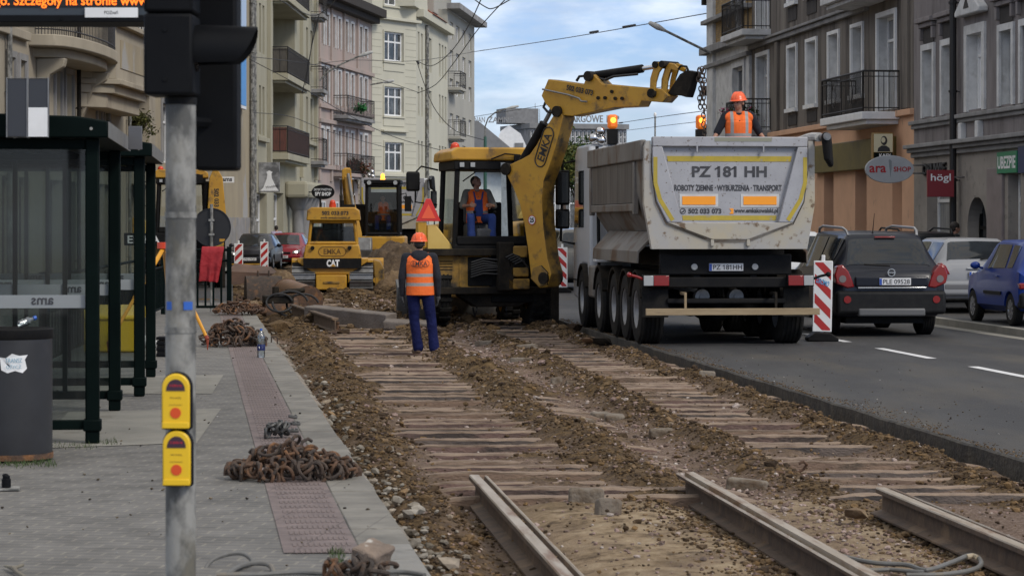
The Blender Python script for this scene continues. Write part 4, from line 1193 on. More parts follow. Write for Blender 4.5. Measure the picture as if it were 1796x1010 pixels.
def plate(parent, txt, x, y, z, w=.52, h=.114):
    m = MB(); m.cb((x, y, z), (w, .02, h)); o = m.build('number_plate', platem, parent, bevel=.006)
    m = MB(); m.cb((x-w/2+.022, y-.0115, z), (.04, .003, h-.012)); m.build('country_band', plblue, o, smooth=0)
    text('plate_lettering', txt, inkb, o, back(x+.02, y-.011, z), w=w*.84, h=h*.66, bold=.012, ext=.001)
    return o
def strip2(m, pts, w, y0, y1):
    """flat tape along a polyline in the xz plane"""
    for a, b in zip(pts, pts[1:]):
        d = Vector((b[0]-a[0], b[1]-a[1])).normalized(); n = Vector((-d.y, d.x))*w/2
        m.prism([(a[0]+n.x, a[1]+n.y), (b[0]+n.x, b[1]+n.y), (b[0]-n.x, b[1]-n.y), (a[0]-n.x, a[1]-n.y)], y0, y1)

def truck(label, loc, rz):
    T = thing('tipper_truck', label, 'truck', loc, rz)
    # --- body: half-pipe trough
    sec = [(-1.27, 3.02), (-1.26, 2.3), (-1.17, 1.95), (-.98, 1.66), (-.62, 1.48), (0, 1.44), (.62, 1.48), (.98, 1.66), (1.17, 1.95), (1.26, 2.3), (1.27, 3.02)]
    m = MB(); N = len(sec)
    for y, k in ((.13, 1), (5.9, .985)): m.v += [(x*k, y, z) for x, z in sec]
    for y, k in ((.13, .955), (5.8, .94)): m.v += [(x*k, y, z+.03*(z < 2.9)) for x, z in sec]
    for i in range(N-1):
        m.f.append([i, i+1, N+i+1, N+i]); m.f.append([2*N+i, 3*N+i, 3*N+i+1, 2*N+i+1])
        m.m += [0, 0]
    for a, b in ((0, 2*N), (N-1, 3*N-1)): m.f.append([a, N+a, b+N, b]); m.m.append(0)
    m.f.append([N+i for i in range(N)]); m.m.append(0)
    body = m.build('tipper_body', tbody, T, smooth=25, recalc=False)
    for s in (-1, 1):
        m = MB(); m.box((s*1.275-.045, .14, 2.76), (s*1.275+.045, 5.92, 3.06)); m.build('top_rail', tbody, body, bevel=.02)
        m = MB(); x0 = 1.262
        for y in (.9, 5.65): m.box(sorted((s*1.22, s*1.30))[0:1]+[y, 1.95], sorted((s*1.22, s*1.30))[1:]+[y+.16, 2.755])
        m.box((min(s*1.22, s*1.29), 1.07, 2.0), (max(s*1.22, s*1.29), 5.64, 2.12))
        m.build('side_rib', tbody, body, bevel=.015)
        m = MB(); m.prism([(s*1.264, 2.13), (s*1.272, 2.13), (s*1.277, 2.75), (s*1.269, 2.75)], 1.07, 5.64); m.build('side_panel', tside, body, smooth=0)
        m = MB(); m.prism([(s*1.02, 1.70), (s*1.30, 1.40), (s*1.31, 1.22), (s*1.28, 1.22), (s*1.27, 1.38), (s*.98, 1.66)], .55, 5.3); m.build('side_skirt', tbody, body, bevel=.008)
    m = MB(); m.ball((0, 2.9, 2.0), (1.12, 2.8, .62), 20, 8); m.build('load', rocks_m if False else MATS['raw_plank'], body) if False else None
    # --- rear collar round the tailgate
    out = [(-1.25, 3.04), (-1.28, 2.95), (-1.285, 2.1), (-1.17, 1.44), (-.6, 1.44), (0, 1.44), (.6, 1.44), (1.17, 1.44), (1.285, 2.1), (1.28, 2.95), (1.25, 3.04)]
    inn = [(-1.185, 3.04), (-1.185, 2.6), (-1.125, 2.13), (-.96, 1.80), (-.28, 1.535), (0, 1.53), (.28, 1.535), (.96, 1.80), (1.125, 2.13), (1.185, 2.6), (1.185, 3.04)]
    m = MB()
    for i in range(10):
        a, b, c, d = out[i], out[i+1], inn[i+1], inn[i]
        for y in (.0, .15): m.add([(p[0], y + (.05 if p in (c, d) else 0)*0, p[1]) for p in (a, b, c, d)], [(0, 1, 2, 3)])
        for p, q in ((a, b), (c, d)): m.add([(p[0], 0, p[1]), (q[0], 0, q[1]), (q[0], .15, q[1]), (p[0], .15, p[1])], [(0, 1, 2, 3)])
    m.build('rear_collar', tdust, body, smooth=20)
    # --- tailgate
    U = [(-1.165, 3.09), (-1.165, 2.6), (-1.105, 2.15), (-.945, 1.83), (-.27, 1.575), (.27, 1.575), (.945, 1.83), (1.105, 2.15), (1.165, 2.6), (1.165, 3.09)]
    m = MB(); m.prism(U, .035, .09); tg = m.build('tailgate', tpaint, T, smooth=0)
    m = MB()
    m.prism([(-1.165, 2.955), (1.165, 2.955), (1.165, 3.1), (-1.165, 3.1)], -.05, .034)
    m.build('tailgate_beam', tpaint, tg, bevel=.012)
    for s in (-1, 1):
        p = [(-1.165, 2.952), (-1.165, 2.6), (-1.105, 2.15), (-.945, 1.832), (-.72, 1.832), (-1.02, 2.952)]
        m = MB(); m.prism([(x*-s, z) for x, z in p], -.05, .034); m.build('tailgate_wing', tpaint, tg, bevel=.012)
        m = MB(); strip2(m, [(-1.125*-s, 2.80), (-1.125*-s, 2.42), (-1.055*-s, 2.17), (-.865*-s, 1.865)], .06, -.054, -.049)
        m.build('yellow_tape', ystr, tg, smooth=0)
        m = MB(); m.cb((s*.50, -.03, 2.93), (.02, .04, .12)); m.build('lug', tpaint, tg, bevel=.004)
        m = MB(); m.cb((s*.27, -.0, 1.53), (.05, .09, .10)); m.build('hinge', tdust, tg, bevel=.01)
    m = MB(); m.prism([(-.943, 1.829), (-.27, 1.577), (.27, 1.577), (.943, 1.829)], -.05, .034); m.build('tailgate_foot', tdust, tg, bevel=.012)
    m = MB(); m.prism([(-.94, 2.815), (.94, 2.815), (.925, 2.735), (-.925, 2.735)], .029, .036); m.build('yellow_tape', ystr, tg, smooth=0)
    m = MB(); m.prism([(-.71, 1.935), (.71, 1.935), (.70, 1.865), (-.70, 1.865)], .029, .036); m.build('yellow_tape', ystr, tg, smooth=0)
    m = MB(); m.prism([(-.24, 3.03), (.62, 3.03), (.62, 3.09), (-.24, 3.09)], -.054, -.049); m.build('taped_patch', M('dull_green_tape', (.25, .25, .19)) if 'dull_green_tape' not in MATS else MATS['dull_green_tape'], tg, smooth=0)
    for x in (-.46, .46):
        m = MB(); m.box((x-.29, .027, 2.06), (x+.29, .034, 2.255)); p = m.build('marker_plate', offw, tg, smooth=0)
        m = MB(); m.box((x-.25, .020, 2.095), (x+.25, .0265, 2.22)); m.build('orange_reflector', oran, p, smooth=0)
    # --- chassis
    for s in (-1, 1):
        m = MB(); m.box((s*.43-.05, .35, .85), (s*.43+.05, 8.2, 1.12)); m.build('chassis_rail', blk, T)
    m = MB(); m.box((-1.0, .30, 1.05), (1.0, .42, 1.36)); m.box((-.9, .26, .62), (.9, .45, .70)); m.box((-1.2, .2, .86), (1.2, .34, 1.02)); m.build('rear_crossmember', blk, T, bevel=.02)
    m = MB(); m.box((-.95, .6, 1.18), (.95, 8, 1.42)); m.build('subframe', blk, T)
    plate(T, 'PZ 181HH', 0, .285, 1.165)
    for x in (-.48, .44): m = MB(); m.cyl((x, .28, 1.17), (x, .30, 1.17), .05); m.box((x-.055, .301, 1.11), (x+.055, .32, 1.23)); m.build('work_lamp', clearl, T, bevel=.01)
    for s in (-1, 1):
        m = MB(); m.box((min(s*.89, s*1.29), .08, .88), (max(s*.89, s*1.29), .20, 1.06)); L_ = m.build('tail_lamp', blk, T, bevel=.01)
        m = MB(); m.box((min(s*.90, s*1.13), .065, .895), (max(s*.90, s*1.13), .079, 1.045)); m.build('red_lens', redl, L_, bevel=.006)
        m = MB(); m.box((min(s*1.135, s*1.28), .065, .895), (max(s*1.135, s*1.28), .079, 1.045)); m.build('clear_lens', clearl, L_, bevel=.006)
        m = MB(); m.tube([(s*1.25, .12, .98), (s*1.38, .1, 1.03), (s*1.5, .06, 1.06)], .022); m.ball((s*1.5, .05, 1.06), .04); m.build('marker_arm', blk if s > 0 else redl, T)
        m = MB(); m.box((min(s*.87, s*1.27), .30, .42), (max(s*.87, s*1.27), .33, .875)); m.build('mud_flap', rub, T, bevel=.006)
        m = MB(); m.box((s*.68-.018, -.085, .56), (s*.68+.018, -.06, .80)); m.box((s*.68-.022, -.06, .76), (s*.68+.022, .30, .80)); m.build('plank_bracket', plank if s < 0 else soot, T, bevel=.004)
        m = MB(); m.cyl((s*.26-.05, .55, .72), (s*.26-.05, .75, .72), .11, n=18); m.cyl((s*.26-.05, .53, .72), (s*.26-.05, .551, .72), .04); m.build('brake_chamber', steel, T)
    m = MB(); m.box((-1.28, -.14, .465), (1.33, -.09, .565)); m.build('plank_bumper', plank, T, bevel=.006)
    m = MB()
    m.build('axle', blk, T) if False else None
    ax = [1.0, 2.15, 3.3, 5.0, 7.1]
    for i, y in enumerate(ax):
        m = MB(); m.cyl((-1.0, y, .52), (1.0, y, .52), .08); m.ball((0, y, .52), (.22, .22, .2)); m.build('axle', blk, T)
        for s in (-1, 1):
            wheel(T, (s*1.07, y, .52), .52, .37, .29, out=s)
            if i in (3,): wheel(T, (s*.66, y, .52), .52, .30, .29, out=s)
            m = MB()
            arc = [(y+.60*math.cos(a), .52+.60*math.sin(a)) for a in np.linspace(.35, math.pi-.35, 9)]
            pts = arc + [(yy_*1.0 + (y-yy_)*.05, zz_-.03) for yy_, zz_ in arc[::-1]]
            m.prism(pts, min(s*.86, s*1.27), max(s*.86, s*1.27), 'x'); m.build('mudguard', soot, T)
    m = MB(); m.box((-1.24, 5.75, .55), (-.75, 6.35, 1.1)); m.box((.75, 5.7, .5), (1.22, 6.4, 1.1)); m.build('tank', tbody, T, bevel=.04)
    m = MB(); m.box((-1.02, 4.25, .70), (-.75, 4.28, .86)); m.build('side_lamp', ambl, T, bevel=.01)
    plate(T, 'PZ 181HH', -.80, 4.24, .60, .52, .11)
    # --- cab
    m = MB()
    prof = [(6.45, .75), (6.45, 3.0), (6.6, 3.2), (8.15, 3.2), (8.4, 3.05), (8.62, 1.6), (8.62, .5), (7.8, .45), (7.7, .9), (7.45, 1.1), (6.75, 1.1), (6.6, .75)]
    m.prism(prof, -1.2, 1.2, 'x'); cab = m.build('cab', cabw, T, bevel=.05)
    for s in (-1, 1):
        m = MB(); m.prism([(7.2, 1.75), (7.2, 2.75), (8.2, 2.75), (8.42, 1.75)], min(s*1.199, s*1.21), max(s*1.199, s*1.21), 'x'); m.build('side_window', dglass, cab, smooth=0)
        m = MB(); m.prism([(7.1, .8), (7.1, .82), (8.5, .82), (8.5, .8)], min(s*1.2, s*1.22), max(s*1.2, s*1.22), 'x')
        m.tube([(s*1.2, 8.35, 2.95), (s*1.42, 8.45, 2.9), (s*1.45, 8.45, 1.5), (s*1.2, 8.4, 1.45)], .025, 6); mi = m.build('mirror_arm', blk, cab)
        for z0, z1 in ((2.15, 2.78), (1.72, 2.08)):
            m = MB(); m.box((s*1.42-.13, 8.38, z0), (s*1.42+.13, 8.5, z1)); k = m.build('mirror', blk, cab, bevel=.04)
            m = MB(); m.box((s*1.42-.10, 8.372, z0+.04), (s*1.42+.10, 8.379, z1-.04)); m.build('mirror_glass', dglass, k, bevel=.01)
        m = MB(); m.box((s*.78-.085, 6.52, 3.2), (s*.78+.085, 6.68, 3.46)); bs = m.build('beacon', blk, cab)
        m = MB(); m.box((s*.78-.082, 6.51, 3.465), (s*.78+.082, 6.69, 3.71)); m.build('beacon_lens', amber, bs, bevel=.04)
        m = MB(); m.ball((s*.78, 6.506, 3.61), (.05, .02, .05)); m.build('beacon_light', lamp_o, bs)
    for x, z in ((-1.12, 3.3), (-1.0, 3.42), (-.98, 3.26)):
        m = MB(); m.ball((x, 6.55, z), .085); m.cyl((x, 6.55, z), (x, 6.9, z), .05, .02); m.build('air_horn', chrome, cab)
    m = MB(); m.tube([(-1.05, 6.35, 1.0), (-1.08, 6.35, 2.9), (-1.08, 6.4, 3.15)], .03, 8); m.build('intake_pipe', blk, cab)
    m = MB(); m.box((-1.15, 6.1, 1.15), (-.85, 6.4, 1.35)); m.build('step_box', white, T, bevel=.03)
    # rolled tarpaulin along the right top rail
    m = MB(); m.tube([(1.36, y, 3.10+.02*math.sin(y*3)) for y in np.linspace(.05, 5.9, 16)], .07, 10); ro = m.build('rolled_tarpaulin', M('grey_white_tarpaulin', (.48, .47, .45), (.36, .35, .33), 6, .8, bump=.8, bscale=8), T)
    m = MB(); m.cyl((1.40, -.32, 3.10), (1.40, .06, 3.10), .055); m.cyl((1.40, -.33, 3.10), (1.40, -.319, 3.10), .035); m.build('roll_tube', steel, ro)
    m = MB()
    for k in range(5): m.cone((1.40+.02*k, -.22+.07*k, 3.1), (1.42+.03*k, -.2+.07*k, 2.78-.02*k), .075, .05)
    soft(m.build('tarpaulin_end', blk, ro), .02)
    return T
TR = (3.23, 37.2, .132)
T = truck('grey eight-wheeled tipper truck seen from behind at the road edge, black lettering on its tailgate', TR, A)
tg = [c for c in T.children if c.name.startswith('tailgate')][0]
text('tailgate_lettering', 'PZ 181 HH', inkd, tg, back(0, .033, 2.585), w=1.13, h=.165, bold=.035)
text('tailgate_lettering', 'ROBOTY ZIEMNE · WYBURZENIA · TRANSPORT', inkd, tg, back(-.02, .033, 2.345), w=1.62, h=.092, bold=.035)
text('tailgate_lettering', '502 033 073', inkd, tg, back(-.37, .033, 2.0), w=.50, h=.078, bold=.045)
text('tailgate_lettering', 'www.emkakowalski.pl', inkd, tg, back(.40, .033, 2.0), w=.66, h=.088, bold=.035)
m = MB(); m.lathe([(.035, -.002), (.045, -.002), (.045, .002), (.035, .002), (.035, -.002)], (-.70, .031, 2.0), 18, 'y'); m.tube([(-.72, .03, 1.985), (-.695, .03, 1.99), (-.68, .03, 2.015)], .008, 5); m.build('phone_mark', inkd, tg)
m = MB(); m.prism([(.0, 1.96), (.06, 1.96), (.06, 2.04), (.0, 2.04), (.03, 2.0)], .028, .034); m.build('web_mark', oran, tg, smooth=0)
# second tipper of the same kind far behind the earth heap
T2 = dup(T, skip=('tailgate_lettering', 'number_plate', 'phone_mark', 'web_mark', 'beacon'))
T2.location = (-4.42, 93, .13); T2.scale = (1, 1, 1.13)
T2.rotation_euler = (0, 0, .02)
T2['label'] = 'pale tipper truck parked far behind the earth heap and the small excavator'
tg2 = [c for c in T2.children if c.name.startswith('tailgate')][0]
text('tailgate_lettering', 'PO 3RSA', inkd, tg2, back(.12, .033, 2.4), w=1.3, h=.24, bold=.03)
text('tailgate_lettering', 'WYBURZENIA-TRANSPORT', inkd, tg2, back(.0, .033, 2.1), w=1.7, h=.13, bold=.02)
text('tailgate_lettering', 'www.emkakowalski.pl', inkd, tg2, back(.35, .033, 1.78), w=.75, h=.12, bold=.02)
# ---------------------------------------------------------------- cars
def carpaint(name, c):
    return M(name, c, rough=.3, spec=.22, coat=.18)
cblack = M('black_plastic', (.009, .009, .010), (.014, .014, .014), 9, .6, spec=.2)
alloy = M('car_alloy_wheel', (.34, .34, .35), rough=.35, metal=.7)
def catmull(S, k=5):
    S = np.array(S, float); out = []
    for i in range(len(S)-1):
        p0, p1, p2, p3 = S[max(0, i-1)], S[i], S[i+1], S[min(len(S)-1, i+2)]
        for j in range(k):
            t = j/k
            v = .5*((2*p1) + (p2-p0)*t + (2*p0-5*p1+4*p2-p3)*t*t + (3*p1-p0-3*p2+p3)*t**3)
            lo, hi = np.minimum(p1, p2), np.maximum(p1, p2)
            out.append(np.clip(v, lo-.02, hi+.02))
    out.append(S[-1]); return np.array(out)
class Car:
    K = 5
    def __init__(s, label, S, paint, loc, rz, axles, r=.33, tw=.21, rim=alloy, spokes=7, arch=1.13, group='parked and waiting cars', name='car'):
        s.T = thing(name, label, 'car', loc, rz); s.S = catmull(S, s.K)
        n = len(s.S); s.G = np.array([s.sec(v) for v in s.S]); h = s.G.shape[1]
        mir = s.G[:, 1:-1][:, ::-1]*np.array([-1, 1, 1])
        full = np.concatenate([s.G, mir], 1); k = full.shape[1]
        m = MB(); m.v = [tuple(p) for p in full.reshape(-1, 3)]
        for i in range(n-1):
            for j in range(k): m.f.append([i*k+j, i*k+(j+1) % k, (i+1)*k+(j+1) % k, (i+1)*k+j]); m.m.append(0)
        m.f += [list(range(k)), list(range((n-1)*k, n*k))[::-1]]; m.m += [0, 0]
        s.body = m.build('body', paint, s.T, smooth=0)
        c = MB(); W_ = max(v[1] for v in S)
        for y in axles:
            for sg in (-1, 1):
                c.cyl((sg*(W_+.2), y, r), (sg*(W_-.32), y, r), r*arch, n=28)
        cut = c.build('cutter', blk, None, smooth=0)
        md = s.body.modifiers.new('cut', 'BOOLEAN'); md.object = cut; md.operation = 'DIFFERENCE'; md.solver = 'EXACT'
        s.T.location = (0, 0, 0); s.T.rotation_euler = (0, 0, 0)
        dg = bpy.context.evaluated_depsgraph_get()
        me = bpy.data.meshes.new_from_object(s.body.evaluated_get(dg))
        me.materials.clear(); me.materials.append(paint); me.polygons.foreach_set('material_index', [0]*len(me.polygons))
        s.body.modifiers.clear(); s.body.data = me; me.name = 'body'
        me.polygons.foreach_set('use_smooth', [True]*len(me.polygons)); me.set_sharp_from_angle(angle=rad(38))
        bpy.data.objects.remove(cut)
        s.T.location = loc; s.T.rotation_euler = (0, 0, rz)
        for y in axles:
            for sg in (-1, 1):
                wheel(s.T, (sg*(W_-tw/2-.02), y, r), r, tw, r*.62, rim=rim, out=sg, spokes=spokes)
        m = MB(); m.box((-W_+.28, .4, .2), (W_-.28, S[-1][0]-.4, .34)); m.build('floor_pan', blk, s.T)
        s.W = W_
    def sec(s, v):
        y, hw, zb, zl, zt, wt = v
        return [(0, y, zb), (hw*.85, y, zb), (hw*.985, y, zb+.10), (hw, y, (zb+zl)*.5+.04), (hw*.975, y, zl), (wt, y, zt-.055), (wt*.86, y, zt-.012), (0, y, zt)]
    def at(s, u, j):
        u *= s.K; i = min(int(u), len(s.G)-2); f = u-i
        a = abs(j); k = min(int(a), s.G.shape[1]-2); g = a-k
        p = (s.G[i, k]*(1-g)+s.G[i, k+1]*g)*(1-f) + (s.G[i+1, k]*(1-g)+s.G[i+1, k+1]*g)*f
        return Vector(p)
    def patch(s, name, u0, u1, j0, j1, mat, off=.008, side=1, nu=8, nj=5, across=False, taper=None, parent=None):
        """panel hugging the body; across = spans both sides over the top"""
        m = MB(); P_ = []
        for i in range(nu+1):
            row = []
            for k in range(nj+1):
                if across:
                    t = -1+2*k/nj; a = 7-(7-j0)*abs(t)
                    uu = u0+(u1-u0)*i/nu; p = s.at(uu, a); p.x *= (1 if t >= 0 else -1)
                else:
                    uu = u0+(u1-u0)*i/nu
                    if taper: uu = uu + taper(i/nu, k/nj)
                    p = s.at(uu, j0+(j1-j0)*k/nj); p.x *= side
                row.append(p)
            P_.append(row)
        vs = []
        for i in range(nu+1):
            for k in range(nj+1):
                du = P_[min(nu, i+1)][k]-P_[max(0, i-1)][k]; dk = P_[i][min(nj, k+1)]-P_[i][max(0, k-1)]
                n = du.cross(dk)
                n = n.normalized() if n.length > 1e-9 else Vector((0, 0, 1))
                c = P_[i][k]-Vector((0, P_[i][k].y, .8))
                if n.dot(c + Vector((0, 0 if abs(c.x)+abs(c.z) > .01 else 1, .3))) < 0: n = -n
                vs.append(P_[i][k]+n*off)
        w = nj+1
        m.add(vs, [(i*w+k, i*w+k+1, (i+1)*w+k+1, (i+1)*w+k) for i in range(nu) for k in range(nj)])
        return m.build(name, mat, parent or s.T, smooth=60)
    def part(s, name, mat, boxes, bevel=.02, parent=None):
        m = MB()
        for a, b in boxes: m.box(a, b)
        return m.build(name, mat, parent or s.T, bevel=bevel, seg=3)
SUV = [(0.0, .78, .46, .92, .95, .70), (.06, .88, .36, 1.0, 1.05, .75), (.16, .915, .32, 1.04, 1.12, .74), (.46, .925, .29, 1.06, 1.60, .62), (.80, .925, .28, 1.05, 1.67, .63), (2.2, .925, .27, 1.02, 1.70, .65), (2.7, .92, .27, 1.0, 1.62, .63), (3.4, .91, .27, .98, 1.06, .72), (4.15, .86, .27, .90, .95, .68), (4.45, .78, .30, .74, .80, .6), (4.57, .68, .38, .62, .65, .55)]
HATCH = [(0.0, .70, .42, .82, .86, .62), (.05, .80, .32, .88, .93, .68), (.14, .825, .27, .92, 1.0, .68), (.50, .835, .24, .93, 1.38, .56), (.85, .84, .23, .93, 1.42, .56), (1.9, .84, .22, .90, 1.43, .58), (2.35, .835, .22, .89, 1.36, .56), (3.05, .83, .22, .86, .92, .66), (3.6, .79, .22, .77, .82, .62), (3.8, .70, .28, .62, .66, .52), (3.88, .60, .34, .52, .55, .5)]
MINI = [(0.0, .66, .40, .82, .86, .58), (.05, .74, .30, .88, .95, .62), (.12, .75, .26, .90, 1.02, .63), (.40, .755, .24, .91, 1.37, .54), (.7, .755, .23, .90, 1.42, .55), (1.5, .755, .22, .88, 1.43, .56), (1.95, .75, .22, .87, 1.37, .54), (2.6, .74, .22, .84, .90, .62), (3.05, .71, .22, .76, .81, .58), (3.2, .64, .28, .6, .65, .5), (3.27, .55, .34, .5, .54, .45)]
def windows(c, u_rear, u_sides, j=(4.12, 4.93), front=None, rearj=5.35):
    if u_rear: c.patch('rear_window', u_rear[0], u_rear[1], rearj, 7, dglass, across=True, nj=10)
    if front: c.patch('windscreen', front[0], front[1], rearj, 7, dglass, across=True, nj=10)
    for sg in (-1, 1):
        for a, b, t0, t1 in u_sides:
            c.patch('side_window', a, b, j[0], j[1], dglass, side=sg, taper=lambda i, k, t0=t0, t1=t1: k*(t0*(1-i)+t1*i))

# dark estate-like off-roader waiting right behind the barrier
dpaint = carpaint('dark_blue_black_paint', (.010, .012, .019))
c = Car('dark blue-black off-roader with roof rails and red rear lights, waiting on the asphalt', SUV, dpaint, (*[(1563-CX)*40.3/F, 40.3], .132), A, (.92, 3.62), .36, .235, spokes=6)
windows(c, (2.12, 2.93), [(3.3, 3.95, -.1, .05), (4.0, 4.45, .05, .0), (4.5, 5.9, .0, -.45)])
c.part('bumper', cblack, [((-.90, -.05, .36), (.90, .24, .74))], .06)
c.part('skid_plate', M('grey_plastic', (.10, .10, .10), rough=.5), [((-.55, -.07, .33), (.55, .1, .46))], .03)
c.part('chrome_strip', chrome, [((-.56, -.062, .775), (.56, -.03, .80))], .006)
c.part('tailgate_step', dpaint, [((-.60, -.045, .80), (.60, .02, .97))], .03)
for s in (-1, 1):
    m = MB(); m.prism([(s*.60, .80), (s*.72, .78), (s*.90, .86), (s*.93, 1.0), (s*.885, 1.13), (s*.80, 1.16), (s*.70, 1.05), (s*.65, .93)], -.02, .22); L_ = m.build('tail_lamp', redl, c.T, bevel=.02)
    m = MB(); m.cyl((s*.80, -.03, .93), (s*.80, -.015, .93), .058, n=18); m.build('clear_lens', M('smoked_lens', (.16, .14, .14), rough=.15, coat=.5) if 'smoked_lens' not in MATS else MATS['smoked_lens'], L_)
    m = MB(); m.cyl((s*.73, -.062, .60), (s*.73, -.045, .60), .06, n=18); m.build('fog_lamp', redl, c.T)
    m = MB(); m.tube([(s*.57, .55, 1.62), (s*.585, .62, 1.70), (s*.60, .8, 1.745), (s*.60, 2.2, 1.775), (s*.585, 2.5, 1.74), (s*.57, 2.6, 1.66)], .022, 8); m.build('roof_rail', alloy, c.T)
plate(c.T, 'PLE 09528', .05, -.055, .885)
m = MB(); m.lathe([(.052, -.006), (.064, -.006), (.064, .006), (.052, .006), (.052, -.006)], (0, -.02, 1.03), 22, 'y'); m.box((-.06, -.025, 1.024), (.06, -.014, 1.036)); m.build('round_badge', chrome, c.T)
m = MB(); m.tube([(-.08, .10, 1.15), (.0, .09, 1.135), (-.42, .09, 1.16)], .016, 6); m.build('wiper', blk, c.T)
m = MB(); m.cyl((-.15, .62, 1.64), (-.16, .45, 1.98), .008, .004, n=6); m.ball((-.15, .62, 1.645), .03); m.build('aerial', blk, c.T)
m = MB(); m.box((-.17, .40, 1.585), (.17, .43, 1.61)); m.build('brake_lamp', redl, c.T, bevel=.005)

spaint = carpaint('silver_paint', (.26, .265, .275))
c = Car('silver hatchback parked behind the dark off-roader, rear towards us', HATCH, spaint, (xs(13.95, 47.3), 47.3, .25), A, (.72, 3.1), .30, .19)
windows(c, (2.1, 2.93), [(3.3, 4.4, -.1, 0), (4.5, 5.9, 0, -.45)])
c.part('bumper', spaint, [((-.80, -.05, .34), (.80, .2, .62))], .06)
c.part('bumper_insert', M('grey_plastic_strip', (.12, .12, .125), rough=.5), [((-.74, -.056, .46), (.74, 0, .56))], .02)
for s in (-1, 1):
    m = MB(); m.prism([(s*.62, .74), (s*.78, .76), (s*.83, .90), (s*.80, .97), (s*.70, .90)], -.02, .2); m.build('tail_lamp', redl, c.T, bevel=.02)
plate(c.T, 'PO 4K772', 0, -.03, .74); c.part('boot_handle', chrome, [((-.3, -.03, .84), (.3, 0, .865))], .006)
m = MB(); m.tube([(.0, .12, 1.02), (.35, .1, 1.06)], .014, 6); m.build('wiper', blk, c.T)

bpaint = carpaint('blue_paint', (.010, .035, .20))
c = Car('small blue three-door car parked half on the pavement at the right edge', MINI, bpaint, (xs(13.52, 41.3), 41.3, .25), A, (.55, 2.72), .27, .16, spokes=9)
windows(c, (2.1, 2.93), [(3.35, 4.1, -.1, .05), (4.25, 5.85, .05, -.45)])
c.part('bumper', cblack, [((-.74, -.05, .30), (.74, .18, .56))], .05)
for s in (-1, 1):
    c.part('tail_lamp', redl, [((min(s*.48, s*.745), -.012, .62), (max(s*.48, s*.745), .15, .72))], .02)
    c.part('rubbing_strip', cblack, [((min(s*.745, s*.775), .98, .50), (max(s*.745, s*.775), 1.95, .56))], .008)
    c.part('door_handle', bpaint, [((min(s*.75, s*.775), 1.15, .80), (max(s*.75, s*.775), 1.3, .825))], .006)
    m = MB(); m.ball((s*.86, 2.12, .98), (.09, .05, .065)); m.cyl((s*.72, 2.14, .93), (s*.84, 2.12, .96), .02); m.build('door_mirror', bpaint, c.T)

wpaint = carpaint('white_car_paint', (.52, .53, .54))
c = Car('pale silver estate car standing in front of the dark off-roader', SUV, wpaint, (xs(10.9, 49.5), 49.5, .132), A, (.92, 3.62), .34, .22)
windows(c, (2.12, 2.93), [(3.3, 3.95, -.1, .05), (4.0, 4.45, .05, .0), (4.5, 5.9, .0, -.45)])
for s in (-1, 1): c.part('tail_lamp', redl, [((min(s*.7, s*.93), -.01, .8), (max(s*.7, s*.93), .2, 1.05))], .03)
c.part('bumper', wpaint, [((-.88, -.05, .38), (.88, .2, .74))], .06)
c = Car('black car with roof bars between the dark off-roader and the shop fronts', SUV, carpaint('black_car_paint', (.008, .008, .009)), (xs(14.9, 54), 54, .25), A, (.92, 3.62), .34, .22); c.T.scale = (1, 1, .9)
windows(c, (2.12, 2.93), [(3.3, 3.95, -.1, .05), (4.0, 4.45, .05, .0), (4.5, 5.9, .0, -.45)])
for s in (-1, 1): m = MB(); m.tube([(s*.57, .6, 1.64), (s*.60, .8, 1.75), (s*.60, 2.2, 1.78), (s*.57, 2.6, 1.66)], .022, 8); m.build('roof_rail', blk, c.T)
c = Car('grey estate car stopped in the lane far beyond the truck', SUV, carpaint('warm_grey_paint', (.16, .155, .14)), (xs(9.35, 68), 68, .132), A, (.92, 3.62), .34, .22)
windows(c, (2.12, 2.93), [(3.3, 3.95, -.1, .05), (4.0, 4.45, .05, .0), (4.5, 5.9, .0, -.45)])
for s in (-1, 1): c.part('tail_lamp', redl, [((min(s*.7, s*.93), -.01, .8), (max(s*.7, s*.93), .2, 1.05))], .03)
